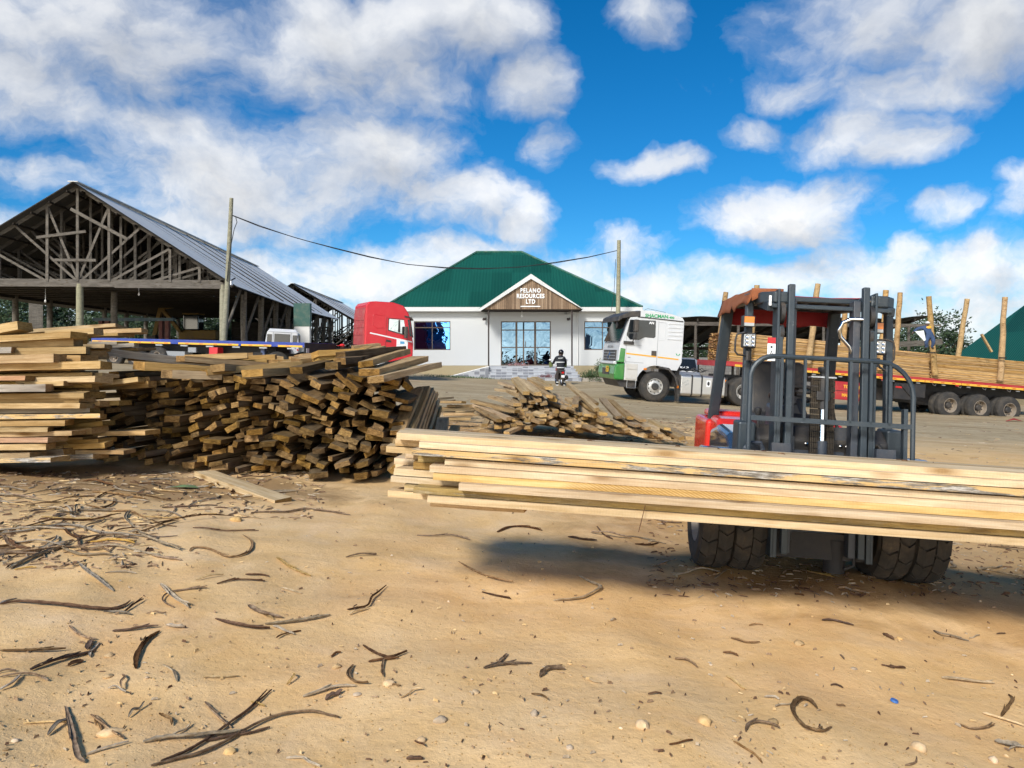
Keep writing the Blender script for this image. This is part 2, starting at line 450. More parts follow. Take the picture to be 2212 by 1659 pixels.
M['rim'] = paint('wheel_rim', (0.56, 0.55, 0.52), 0.42, metal=0.5, dirt=0.4, dcol=(0.30, 0.25, 0.19), scale=8)
M['rim_rust'] = paint('wheel_rim_rusty', (0.40, 0.34, 0.27), 0.5, metal=0.4, dirt=0.5, dcol=(0.22, 0.14, 0.08), scale=8)
M['glass'] = dark_glass('tinted_glass')
M['office_glass'] = mirror_glass('office_glass_blue', (0.09, 0.30, 0.70), 0.16)
M['door_glass'] = mirror_glass('door_glass', (0.11, 0.18, 0.26), 0.09)
M['amber'] = plain('amber_lens', (0.75, 0.20, 0.01), 0.15)
M['redlens'] = plain('red_lens', (0.5, 0.02, 0.02), 0.2)
M['lamp_white'] = plain('lamp_lens', (0.42, 0.43, 0.42), 0.12)
M['headlight'] = plain('headlight_lens', (0.42, 0.40, 0.42), 0.1, 0.4)
M['plate_yellow'] = plain('yellow_plate', (0.72, 0.45, 0.02), 0.5)
M['nosing'] = plain('step_nosing', (0.46, 0.47, 0.49), 0.5)
M['white'] = plain('white_gloss', (0.8, 0.8, 0.79), 0.4)
M['mark_black'] = plain('black_marking', (0.02, 0.02, 0.02), 0.5)
M['mark_green'] = plain('green_marking', (0.02, 0.30, 0.10), 0.45)
M['mark_grey'] = plain('grey_marking', (0.25, 0.26, 0.27), 0.5)
M['orange_tape'] = plain('orange_stripe', (0.80, 0.36, 0.015), 0.45)
M['cloth_orange'] = paint('faded_orange_cloth', (0.26, 0.075, 0.022), 0.9, dirt=0.3, dcol=(0.28, 0.14, 0.08), scale=5)
M['cloth_red'] = paint('red_tarp', (0.30, 0.01, 0.015), 0.8, dirt=0.1)
M['skin'] = plain('skin', (0.085, 0.045, 0.028), 0.55)
M['jacket'] = plain('black_jacket', (0.012, 0.014, 0.018), 0.8)
M['trousers'] = plain('dark_trousers', (0.035, 0.028, 0.025), 0.85)
M['overall'] = plain('blue_overall', (0.035, 0.065, 0.14), 0.85)
M['cap_red'] = plain('red_cap', (0.62, 0.015, 0.02), 0.7)
M['hi_vis'] = plain('reflective_band', (0.66, 0.68, 0.66), 0.5)
M['helmet'] = plain('black_helmet', (0.012, 0.012, 0.014), 0.15)
M['hi_green'] = plain('green_glove', (0.13, 0.16, 0.05), 0.8)
M['concrete'] = paint('concrete', (0.34, 0.31, 0.26), 0.9, dirt=0.3, scale=2)
M['plinth'] = paint('tan_plinth', (0.36, 0.30, 0.18), 0.9, dirt=0.3, dcol=(0.26, 0.19, 0.11), scale=1.2)
M['wall'] = paint('white_render', (0.53, 0.54, 0.535), 0.85, var=0.03, dirt=0.04, dcol=(0.55, 0.5, 0.42), scale=0.8, bmp=0.05)
M['bronze'] = paint('bronze_frame', (0.075, 0.052, 0.038), 0.4, metal=0.3, dirt=0.1)
M['fascia'] = paint('white_fascia', (0.62, 0.62, 0.60), 0.6, dirt=0.08)
M['dark_steel'] = plain('dark_steel_pipe', (0.035, 0.022, 0.018), 0.45)
M['yellow_machine'] = paint('machine_yellow', (0.20, 0.115, 0.02), 0.7, dirt=0.5, dcol=(0.08, 0.06, 0.04))  # yellow darkened, the dimness of the shed put into the paint colour
M['silver_car'] = paint('silver_car', (0.5, 0.5, 0.5), 0.3, metal=0.5, dirt=0.2)
M['leaf_dry'] = plain('green_leaf', (0.13, 0.19, 0.08), 0.7)
M['blue_cap'] = plain('blue_bottle_cap', (0.05, 0.15, 0.42), 0.4)
M['roof_green_x'] = corrugated('green_roof', (0.010, 0.088, 0.062), (1, 0, 0), 0.19, 0.45, 0.1, panels=0.13, lap=2.2)
M['roof_green_y'] = corrugated('green_roof_side', (0.010, 0.088, 0.062), (0, 1, 0), 0.19, 0.45, 0.1, panels=0.13, lap=2.2)
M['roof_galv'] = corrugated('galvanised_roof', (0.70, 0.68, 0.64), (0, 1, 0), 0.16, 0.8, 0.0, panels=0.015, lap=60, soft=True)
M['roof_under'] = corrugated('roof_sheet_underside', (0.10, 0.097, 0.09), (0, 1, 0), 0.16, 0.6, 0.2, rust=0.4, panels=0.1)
M['roof_under_x'] = corrugated('open_shed_sheet', (0.025, 0.025, 0.025), (1, 0, 0), 0.16, 0.6, 0.2, rust=0.3, panels=0.15)  # shade of the roof's underside put into the sheet colour

def bark_mat(name, a, b2, c2):
    m, nt, b = new_mat(name)
    v, rv = ocoord(nt)
    n1 = noise_n(nt, v, 30, 6, 0.7)
    c = ramp(nt, n1, [(0.3, a), (0.5, b2), (0.72, c2)])
    hs = nt.nodes.new('ShaderNodeHueSaturation'); lk(nt, c, hs.inputs['Color'])
    lk(nt, mth(nt, 'MULTIPLY_ADD', rv, 0.8, 0.7), hs.inputs['Value'])
    wn = nt.nodes.new('ShaderNodeTexWhiteNoise'); wn.noise_dimensions = '1D'; lk(nt, rv, wn.inputs['W'])
    lk(nt, mth(nt, 'MULTIPLY_ADD', wn.outputs['Value'], 0.5, 0.85), hs.inputs['Saturation'])
    lk(nt, hs.outputs[0], b.inputs['Base Color']); b.inputs['Roughness'].default_value = 0.9; b.inputs['Specular IOR Level'].default_value = 0.08
    bump(nt, b, n1, 0.6, 0.004)
    return m
M['bark'] = bark_mat('dry_bark', (0.085, 0.052, 0.03), (0.20, 0.135, 0.085), (0.34, 0.25, 0.165))
M['bark_dark'] = bark_mat('dark_bark', (0.04, 0.022, 0.015), (0.095, 0.056, 0.036), (0.17, 0.11, 0.07))
M['bark_grey'] = bark_mat('grey_bark', (0.15, 0.115, 0.08), (0.29, 0.235, 0.17), (0.44, 0.37, 0.28))
M['bark_pale'] = bark_mat('pale_bark', (0.26, 0.17, 0.08), (0.42, 0.30, 0.16), (0.58, 0.45, 0.27))
M['stone'] = bark_mat('stone', (0.36, 0.255, 0.155), (0.48, 0.35, 0.215), (0.58, 0.44, 0.285))

def foliage(name, a, b2):
    m, nt, b = new_mat(name)
    v, rv = ocoord(nt)
    n1 = noise_n(nt, v, 0.9, 4, 0.6)
    n2 = noise_n(nt, v, 9.0, 2, 0.6)
    c = mix(nt, ramp(nt, mth(nt, 'MULTIPLY_ADD', n2, 0.5, mth(nt, 'MULTIPLY', n1, 0.5)), [(0.35, 0.0), (0.65, 1.0)]), a, b2)
    lk(nt, c, b.inputs['Base Color']); b.inputs['Roughness'].default_value = 0.6
    return m
M['leaf'] = foliage('tree_leaves', (0.016, 0.034, 0.012), (0.05, 0.085, 0.028))
M['leaf2'] = foliage('shrub_leaves', (0.02, 0.045, 0.014), (0.07, 0.11, 0.035))
M['trunk'] = bark_mat('trunk_bark', (0.05, 0.035, 0.025), (0.11, 0.085, 0.06), (0.18, 0.14, 0.1))

def clad_mat():
    m, nt, b = new_mat('timber_cladding')
    v, _ = ocoord(nt, False)
    sx = nt.nodes.new('ShaderNodeSeparateXYZ'); lk(nt, v, sx.inputs[0])
    bx = mth(nt, 'DIVIDE', sx.outputs[0], 0.11)
    wn = nt.nodes.new('ShaderNodeTexWhiteNoise'); wn.noise_dimensions = '1D'; lk(nt, mth(nt, 'FLOOR', bx), wn.inputs['W'])
    n1 = noise_n(nt, vmt(nt, 'MULTIPLY', v, (18, 18, 1.2)), 1.4, 6, 0.65)
    c = ramp(nt, mth(nt, 'MULTIPLY_ADD', wn.outputs['Value'], 0.5, mth(nt, 'MULTIPLY', n1, 0.55)), [(0.2, (0.10, 0.06, 0.032)), (0.5, (0.22, 0.14, 0.08)), (0.85, (0.33, 0.235, 0.15))])
    gap = mth(nt, 'LESS_THAN', mth(nt, 'FRACT', bx), 0.1)
    c = mix(nt, mth(nt, 'MULTIPLY', gap, 0.8), c, (0.03, 0.02, 0.012))
    lk(nt, c, b.inputs['Base Color']); b.inputs['Roughness'].default_value = 0.75
    bump(nt, b, mth(nt, 'SUBTRACT', n1, gap), 0.5, 0.01)
    return m
M['clad'] = clad_mat()

def tile_mat():
    m, nt, b = new_mat('grey_tiles')
    v, _ = ocoord(nt, False)
    sx = nt.nodes.new('ShaderNodeSeparateXYZ'); lk(nt, v, sx.inputs[0])
    fx = mth(nt, 'DIVIDE', sx.outputs[0], 0.30)
    fz = mth(nt, 'DIVIDE', mth(nt, 'ADD', sx.outputs[2], 50.0), 0.17)
    fy = mth(nt, 'DIVIDE', sx.outputs[1], 0.30)
    cx = nt.nodes.new('ShaderNodeCombineXYZ')
    for i, q in enumerate((fx, fy, fz)): lk(nt, mth(nt, 'FLOOR', q), cx.inputs[i])
    wn = nt.nodes.new('ShaderNodeTexWhiteNoise'); wn.noise_dimensions = '3D'; lk(nt, cx.outputs[0], wn.inputs['Vector'])
    c = ramp(nt, wn.outputs['Value'], [(0.0, (0.16, 0.17, 0.195)), (0.38, (0.19, 0.20, 0.225)), (0.42, (0.33, 0.345, 0.37)), (1.0, (0.38, 0.395, 0.42))])
    g = mth(nt, 'LESS_THAN', mth(nt, 'FRACT', fx), 0.04)
    c = mix(nt, g, c, (0.5, 0.5, 0.5))
    lk(nt, c, b.inputs['Base Color']); b.inputs['Roughness'].default_value = 0.35
    return m
M['tile'] = tile_mat()

def block_mat():
    m, nt, b = new_mat('block_wall')
    v, _ = ocoord(nt, False)
    br = nd(nt, 'ShaderNodeTexBrick'); br.inputs['Scale'].default_value = 1.0
    br.inputs['Color1'].default_value = (0.17, 0.16, 0.15, 1); br.inputs['Color2'].default_value = (0.23, 0.22, 0.2, 1)
    br.inputs['Mortar'].default_value = (0.11, 0.10, 0.09, 1)
    br.inputs['Brick Width'].default_value = 0.45; br.inputs['Row Height'].default_value = 0.22; br.inputs['Mortar Size'].default_value = 0.012
    sx = nt.nodes.new('ShaderNodeSeparateXYZ'); lk(nt, v, sx.inputs[0])
    cx = nt.nodes.new('ShaderNodeCombineXYZ'); lk(nt, sx.outputs[0], cx.inputs[0]); lk(nt, sx.outputs[2], cx.inputs[1])
    lk(nt, cx.outputs[0], br.inputs['Vector']); lk(nt, br.outputs[0], b.inputs['Base Color'])
    b.inputs['Roughness'].default_value = 0.95
    return m
M['block'] = block_mat()

def ground_mat():
    m, nt, b = new_mat('dirt_ground')
    p = gpos(nt)
    sx = nt.nodes.new('ShaderNodeSeparateXYZ'); lk(nt, p, sx.inputs[0])
    big = noise_n(nt, p, 0.45, 5, 0.6, 0.4)
    med = noise_n(nt, p, 2.6, 7, 0.62, 0.3)
    fine = noise_n(nt, p, 24.0, 6, 0.68)
    grit = noise_n(nt, p, 120.0, 3, 0.6)
    strk = noise_n(nt, vmt(nt, 'MULTIPLY', p, (1.0, 5.0, 1.0)), 1.3, 6, 0.62, 0.6)
    c = ramp(nt, mth(nt, 'ADD', mth(nt, 'MULTIPLY', big, 0.45), mth(nt, 'MULTIPLY', med, 0.55)),
             [(0.26, (0.57, 0.335, 0.130)), (0.42, (0.71, 0.455, 0.20)), (0.56, (0.77, 0.52, 0.26)), (0.74, (0.80, 0.585, 0.34))])
    c = mix(nt, mth(nt, 'MULTIPLY', ramp(nt, fine, [(0.30, 1.0), (0.48, 0.0)]), 0.22), c, (0.38, 0.22, 0.09))
    c = mix(nt, mth(nt, 'MULTIPLY', ramp(nt, strk, [(0.5, 0.0), (0.72, 1.0)]), 0.4), c, (0.56, 0.39, 0.215))
    rd = ramp(nt, noise_n(nt, p, 0.9, 6, 0.65, 0.8), [(0.5, 0.0), (0.7, 1.0)])
    c = mix(nt, mth(nt, 'MULTIPLY', rd, 0.45), c, (0.60, 0.335, 0.145))
    pk = ramp(nt, noise_n(nt, vmt(nt, 'ADD', p, (7.0, 3.0, 0.0)), 1.4, 5, 0.6, 0.6), [(0.54, 0.0), (0.72, 1.0)])
    c = mix(nt, mth(nt, 'MULTIPLY', pk, 0.4), c, (0.80, 0.59, 0.385))
    vo = nd(nt, 'ShaderNodeTexVoronoi'); vo.inputs['Scale'].default_value = 38; lk(nt, p, vo.inputs['Vector'])
    sp = ramp(nt, vo.outputs['Distance'], [(0.10, 1.0), (0.2, 0.0)])
    spm = mth(nt, 'MULTIPLY', sp, ramp(nt, med, [(0.45, 0.0), (0.6, 0.8)]))
    c = mix(nt, mth(nt, 'MULTIPLY', spm, 0.6), c, (0.58, 0.44, 0.28))
    # the far yard is trodden grey-brown
    far = mth(nt, 'MULTIPLY_ADD', big, 5.0, sx.outputs[1])
    far = ramp(nt, mth(nt, 'MULTIPLY_ADD', mth(nt, 'SUBTRACT', far, 16.2), 0.16, 0.0, clamp=True), [(0.0, 0.0), (1.0, 1.0)])
    sfar = noise_n(nt, vmt(nt, 'MULTIPLY', p, (0.35, 1.6, 1.0)), 1.0, 9, 0.66, 0.8)
    cf = ramp(nt, sfar, [(0.3, (0.27, 0.20, 0.11)), (0.48, (0.40, 0.315, 0.19)), (0.62, (0.48, 0.39, 0.255)), (0.8, (0.52, 0.44, 0.31))])
    cf = mix(nt, mth(nt, 'MULTIPLY', ramp(nt, noise_n(nt, p, 5.0, 8, 0.7), [(0.52, 0.0), (0.66, 1.0)]), 0.5), cf, (0.20, 0.14, 0.08))
    c = mix(nt, far, c, cf)
    # orange sawdust round the small heap; darker brown under the forklift and along the left stack
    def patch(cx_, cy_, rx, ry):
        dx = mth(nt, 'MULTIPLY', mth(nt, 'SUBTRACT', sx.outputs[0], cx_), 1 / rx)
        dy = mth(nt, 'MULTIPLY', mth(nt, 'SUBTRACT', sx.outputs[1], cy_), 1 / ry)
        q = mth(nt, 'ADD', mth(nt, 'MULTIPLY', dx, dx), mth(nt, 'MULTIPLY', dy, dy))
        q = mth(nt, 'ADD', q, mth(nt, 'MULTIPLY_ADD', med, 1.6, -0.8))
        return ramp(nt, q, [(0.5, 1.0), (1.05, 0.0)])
    c = mix(nt, mth(nt, 'MULTIPLY', patch(1.2, 13.4, 5.2, 2.6), 0.75), c, mix(nt, fine, (0.33, 0.185, 0.065), (0.56, 0.35, 0.15)))
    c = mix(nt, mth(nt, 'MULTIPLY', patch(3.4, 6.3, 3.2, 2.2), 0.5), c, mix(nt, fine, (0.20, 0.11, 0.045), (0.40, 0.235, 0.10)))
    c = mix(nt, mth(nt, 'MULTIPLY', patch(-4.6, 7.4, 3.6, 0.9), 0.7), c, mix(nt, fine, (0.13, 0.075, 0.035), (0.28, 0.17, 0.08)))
    c = mix(nt, mth(nt, 'MULTIPLY', grit, 0.12), c, (0.36, 0.21, 0.09))
    lk(nt, c, b.inputs['Base Color'])
    b.inputs['Roughness'].default_value = 0.95; b.inputs['Specular IOR Level'].default_value = 0.05
    h = mth(nt, 'ADD', mth(nt, 'MULTIPLY', med, 1.6), mth(nt, 'ADD', mth(nt, 'MULTIPLY', fine, 0.55), mth(nt, 'ADD', mth(nt, 'MULTIPLY', grit, 0.12), mth(nt, 'MULTIPLY', spm, 0.25))))
    h = mth(nt, 'ADD', h, mth(nt, 'MULTIPLY', strk, 0.25))
    bump(nt, b, h, 0.42, 0.03)
    return m
M['ground'] = ground_mat()
# ---------------------------------------------------------------- sky, sun
SUN_EL, SUN_AZ = 37.0, 209.0          # azimuth clockwise from +Y (behind the camera, to the left)
def make_world():
    w = bpy.data.worlds.new("World"); S.world = w; w.use_nodes = True
    nt = w.node_tree; nt.nodes.clear()
    out = nt.nodes.new('ShaderNodeOutputWorld'); bg = nt.nodes.new('ShaderNodeBackground')
    sky = nt.nodes.new('ShaderNodeTexSky'); sky.sky_type = 'NISHITA'; sky.sun_disc = False
    sky.sun_elevation = R(SUN_EL); sky.sun_rotation = R(SUN_AZ); sky.altitude = 1400
    sky.air_density = 1.0; sky.dust_density = 0.4; sky.ozone_density = 2.5
    tc = nt.nodes.new('ShaderNodeTexCoord')
    sx = nt.nodes.new('ShaderNodeSeparateXYZ'); lk(nt, tc.outputs['Generated'], sx.inputs[0])
    az = mth(nt, 'ARCTAN2', sx.outputs[0], mth(nt, 'ABSOLUTE', sx.outputs[1]))
    el = mth(nt, 'ARCSINE', sx.outputs[2])
    cu = nt.nodes.new('ShaderNodeCombineXYZ'); lk(nt, az, cu.inputs[0]); lk(nt, el, cu.inputs[1])
    # one group: direction (azimuth, elevation) -> how cloudy it is there
    g = bpy.data.node_groups.new('cloud_field', 'ShaderNodeTree')
    g.interface.new_socket('P', in_out='INPUT', socket_type='NodeSocketVector')
    g.interface.new_socket('D', in_out='OUTPUT', socket_type='NodeSocketFloat')
    gi = g.nodes.new('NodeGroupInput'); go = g.nodes.new('NodeGroupOutput')
    P = gi.outputs[0]
    sp = g.nodes.new('ShaderNodeSeparateXYZ'); lk(g, P, sp.inputs[0])
    wn = g.nodes.new('ShaderNodeTexNoise'); wn.inputs['Scale'].default_value = 5.5; wn.inputs['Detail'].default_value = 5; wn.inputs['Roughness'].default_value = 0.6
    lk(g, P, wn.inputs['Vector'])
    wrp = vmt(g, 'MULTIPLY', vmt(g, 'SUBTRACT', wn.outputs['Color'], (0.5, 0.5, 0.5)), (0.13, 0.10, 0.0))
    Pw = vmt(g, 'ADD', P, wrp)
    BL = [(300, 120, 440, 200, .62), (760, 130, 400, 150, .6), (600, 400, 500, 150, .8), (230, 60, 370, 150, 1), (40, 160, 260, 120, 1), (420, 110, 130, 90, .9), (800, 60, 270, 120, 1), (1010, 50, 210, 90, .95), (1150, 170, 100, 80, .85),
          (890, 170, 170, 80, .8), (650, 190, 110, 60, .6), (170, 260, 190, 55, .75), (380, 300, 220, 70, .85), (560, 380, 330, 100, 1), (800, 350, 250, 100, 1),
          (980, 430, 210, 90, 1), (1130, 470, 90, 80, .9), (640, 440, 280, 65, .95), (70, 370, 150, 50, .8), (40, 470, 130, 50, .95), (410, 510, 170, 70, 1),
          (560, 585, 160, 60, .9), (830, 590, 280, 75, 1), (1010, 545, 170, 50, .9), (1240, 600, 150, 60, .9), (1390, 25, 110, 60, .75), (1850, 50, 280, 130, 1), (2110, 90, 250, 150, 1), (1760, 175, 150, 60, .8),
          (1990, 190, 220, 60, .9), (1190, 320, 60, 45, .55), (1400, 365, 120, 40, .8), (1640, 285, 100, 40, .7), (1850, 300, 200, 60, .85), (1950, 325, 130, 50, .8),
          (1690, 470, 220, 80, 1), (1800, 430, 130, 60, .9), (1580, 490, 100, 30, .8), (1940, 525, 90, 40, .85), (2050, 445, 95, 35, .7), (2215, 420, 70, 70, .7),
          (1370, 530, 110, 60, .9), (1460, 610, 230, 60, 1), (1850, 590, 220, 80, 1), (2120, 570, 170, 80, 1), (1660, 620, 260, 50, 1), (2150, 640, 180, 60, .9)]
    acc = None
    for px, py, rx, ry, a in BL:
        a0 = math.atan2(px - 1106, FPX); e0 = math.atan2(765 - py, math.hypot(FPX, px - 1106))
        ax = rx / FPX * math.cos(a0) ** 2; ay = ry / FPX * math.cos(a0)
        q = vmt(g, 'MULTIPLY_ADD', Pw, (1 / ax, 1 / ay, 0), (-a0 / ax, -e0 / ay, 0))
        d2 = vmt(g, 'DOT_PRODUCT', q, q)
        f = mth(g, 'MULTIPLY_ADD', d2, -0.95 * a, a)
        acc = f if acc is None else mth(g, 'SMOOTH_MAX', acc, f, 0.25)
    # low bank along the horizon
    hz = mth(g, 'MULTIPLY_ADD', mth(g, 'ABSOLUTE', sp.outputs[1]), -8.5, 1.0)
    acc = mth(g, 'MAXIMUM', acc, hz)
    acc = mth(g, 'MAXIMUM', acc, -0.55)
    # finer structure lower in the sky
    n1 = g.nodes.new('ShaderNodeTexNoise'); n1.inputs['Scale'].default_value = 6.5; n1.inputs['Detail'].default_value = 9; n1.inputs['Roughness'].default_value = 0.56
    n1.inputs['Distortion'].default_value = 0.1
    lk(g, vmt(g, 'MULTIPLY', Pw, (1.0, 1.45, 1.0)), n1.inputs['Vector'])
    D = mth(g, 'MULTIPLY_ADD', mth(g, 'SUBTRACT', n1.outputs['Fac'], 0.5), 1.6, mth(g, 'MULTIPLY_ADD', acc, 0.58, 0.02))
    n2 = g.nodes.new('ShaderNodeTexNoise'); n2.inputs['Scale'].default_value = 24; n2.inputs['Detail'].default_value = 7; n2.inputs['Roughness'].default_value = 0.66
    lk(g, vmt(g, 'MULTIPLY', Pw, (1.0, 1.25, 1.0)), n2.inputs['Vector'])
    D = mth(g, 'MULTIPLY_ADD', mth(g, 'SUBTRACT', n2.outputs['Fac'], 0.5), mth(g, 'MULTIPLY_ADD', mth(g, 'ABSOLUTE', sp.outputs[1]), -1.9, 1.0), D)
    lk(g, D, go.inputs[0])
    def field(off):
        n = nt.nodes.new('ShaderNodeGroup'); n.node_tree = g
        lk(nt, vmt(nt, 'ADD', cu.outputs[0], off), n.inputs[0]); return n.outputs[0]
    d0 = field((0, 0, 0)); d1 = field((-0.018, 0.040, 0))
    mask = ramp(nt, mth(nt, 'ADD', d0, 0.02), [(0.0, 0.0), (0.16, 0.14), (0.32, 0.45), (0.52, 0.82), (0.80, 1.0)])
    # lit from above and the left: compare the cloud with itself a little higher up
    edge = mth(nt, 'MULTIPLY_ADD', mth(nt, 'SUBTRACT', d0, d1), 0.85, 0.52, clamp=True)
    body = ramp(nt, d1, [(0.15, 1.0), (0.50, 0.66), (0.90, 0.22)])
    hb = ramp(nt, el, [(0.04, 1.0), (0.28, 0.0)])                       # low cumulus are whiter
    n3 = noise_n(nt, vmt(nt, 'MULTIPLY', cu.outputs[0], (1.0, 1.6, 1.0)), 4.2, 5, 0.55, 0.2)
    tt = mth(nt, 'MULTIPLY_ADD', edge, 0.55, mth(nt, 'MULTIPLY', body, 0.45))
    tt = mth(nt, 'ADD', tt, mth(nt, 'MULTIPLY_ADD', n3, 0.9, -0.45))
    tt = mth(nt, 'MULTIPLY_ADD', hb, 0.50, mth(nt, 'SUBTRACT', tt, 0.22), clamp=True)
    cc = ramp(nt, tt, [(0.0, (0.46, 0.485, 0.53)), (0.35, (0.60, 0.625, 0.67)), (0.65, (0.76, 0.78, 0.81)), (1.0, (0.97, 0.975, 0.98))])
    skc = nt.nodes.new('ShaderNodeVectorMath'); skc.operation = 'MULTIPLY'
    lk(nt, sky.outputs[0], skc.inputs[0]); skc.inputs[1].default_value = SKY_TINT
    skh = nt.nodes.new('ShaderNodeHueSaturation'); skh.inputs['Saturation'].default_value = 1.16
    lk(nt, skc.outputs[0], skh.inputs['Color'])
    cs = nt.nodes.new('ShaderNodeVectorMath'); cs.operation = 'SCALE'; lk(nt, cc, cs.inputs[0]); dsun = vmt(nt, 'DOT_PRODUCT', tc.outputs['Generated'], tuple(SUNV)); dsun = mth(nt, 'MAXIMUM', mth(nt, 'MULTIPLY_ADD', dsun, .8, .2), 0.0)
    lk(nt, mth(nt, 'MULTIPLY_ADD', mth(nt, 'POWER', dsun, 2.0), 5.2 / SKY_STR, .68 / SKY_STR), cs.inputs['Scale'])  # extra warm cloud glow on the sun side, added to fill the shadows
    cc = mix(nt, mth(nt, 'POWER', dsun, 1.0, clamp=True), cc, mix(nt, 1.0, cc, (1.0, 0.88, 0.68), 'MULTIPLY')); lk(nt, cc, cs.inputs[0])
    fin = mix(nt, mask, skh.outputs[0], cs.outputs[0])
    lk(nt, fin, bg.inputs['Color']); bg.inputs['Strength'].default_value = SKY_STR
    lk(nt, bg.outputs[0], out.inputs['Surface'])
    w.cycles.sampling_method = 'MANUAL'; w.cycles.sample_map_resolution = 512
SKY_STR = 0.10
SKY_TINT = (0.38, 0.63, 0.79)
_a, _e = R(SUN_AZ), R(SUN_EL); SUNV = (math.sin(_a) * math.cos(_e), math.cos(_a) * math.cos(_e), math.sin(_e))
make_world()
sl = bpy.data.lights.new("sun", 'SUN'); sun = bpy.data.objects.new("sun", sl); COL.objects.link(sun)
sl.energy = 2.8; sl.angle = R(12.0); sl.color = (1.0, 0.968, 0.91)
a_ = R(SUN_AZ); e_ = R(SUN_EL)
sd = V((math.sin(a_) * math.cos(e_), math.cos(a_) * math.cos(e_), math.sin(e_)))
sun.rotation_euler = (-sd).to_track_quat('-Z', 'Y').to_euler()
sun.location = sd * 50
S.view_settings.view_transform = 'Standard'; S.view_settings.look = 'None'
S.view_settings.exposure = 0.66; S.view_settings.gamma = 1.0
S.cycles.use_denoising = True
S.cycles.max_bounces = 6; S.cycles.diffuse_bounces = 3; S.cycles.glossy_bounces = 3; S.cycles.transmission_bounces = 4
S.cycles.use_adaptive_sampling = True; S.cycles.adaptive_threshold = 0.02
# ---------------------------------------------------------------- the yard: one sheet to the horizon
def make_ground():
    def axis(lo, hi, step, far_lo, far_hi, grow=1.14):
        a = []; x = lo
        while x < hi: a.append(x); x += step
        s = step; x = hi
        while x < far_hi: a.append(x); s *= grow; x += s
        a.append(far_hi)
        s = step; x = lo
        while True:
            s *= grow; x -= s
            if x <= far_lo: break
            a.append(x)
        a.append(far_lo)
        return sorted(a)
    xs = axis(-6, 6, 0.07, -900, 900); ys = axis(1.6, 11, 0.07, -60, 1500)
    nx, ny = len(xs), len(ys)
    vs = [(x, y, gz(x, y)) for y in ys for x in xs]
    fs = [(j*nx+i, j*nx+i+1, (j+1)*nx+i+1, (j+1)*nx+i) for j in range(ny-1) for i in range(nx-1)]
    me = bpy.data.meshes.new('ground'); me.from_pydata(vs, [], fs); me.materials.append(M['ground'])
    me.polygons.foreach_set('use_smooth', [True]*len(fs))
    o = bpy.data.objects.new('ground', me); COL.objects.link(o); struct(o)
make_ground()
# ---------------------------------------------------------------- planks
def plank(p0, p1, w, t, side, end, label, group=None, roll=0.0, name='plank', cat='plank', seed=None, bow=0.006, wane=0.1, seg=5, skew=0.04):
    r = random.Random(seed if seed is not None else rnd.random())
    p0 = V(p0); p1 = V(p1); d = p1 - p0; L = d.length; d.normalize()
    y = V((0, 0, 1)).cross(d)
    if y.length < 1e-3: y = V((1, 0, 0))
    y.normalize(); z = d.cross(y)
    if roll:
        q = Matrix.Rotation(roll, 3, d); y = q @ y; z = q @ z
    vs = []; fs = []; ms = []
    b1 = r.uniform(-bow, bow) * L; b2 = r.uniform(-bow, bow) * L * 0.6
    s0 = r.uniform(-skew, skew); s1 = r.uniform(-skew, skew)
    cut = [r.uniform(0, wane) * t for _ in range(4)]
    for i in range(seg + 1):
        u = i / seg; k = 4 * u * (1 - u)
        x = (u - 0.5) * L
        oy = b1 * k; oz = b2 * k
        ww = w * r.uniform(0.985, 1.015); tt = t * r.uniform(0.96, 1.04)
        for j, (a, b) in enumerate(((-1, -1), (1, -1), (1, 1), (-1, 1))):
            xs = x + (s0 * a * (i == 0) + s1 * a * (i == seg))
            vs.append((xs, oy + a * (ww / 2 - cut[j] * r.uniform(0.5, 1)), oz + b * (tt / 2 - cut[j] * 0.4 * r.uniform(0, 1))))
    for i in range(seg):
        for j in range(4):
            fs.append((i*4+j, i*4+(j+1) % 4, (i+1)*4+(j+1) % 4, (i+1)*4+j)); ms.append(0)
    fs.append((3, 2, 1, 0)); ms.append(1); n = seg * 4
    fs.append((n, n+1, n+2, n+3)); ms.append(1)
    me = bpy.data.meshes.new(name); me.from_pydata(vs, [], fs)
    me.materials.append(side); me.materials.append(end)
    me.polygons.foreach_set('material_index', ms)
    o = bpy.data.objects.new(name, me); COL.objects.link(o)
    c = (p0 + p1) / 2
    o.matrix_world = Matrix(((d.x, y.x, z.x, c.x), (d.y, y.y, z.y, c.y), (d.z, y.z, z.z, c.z), (0, 0, 0, 1)))
    return tag(o, label, cat, group)

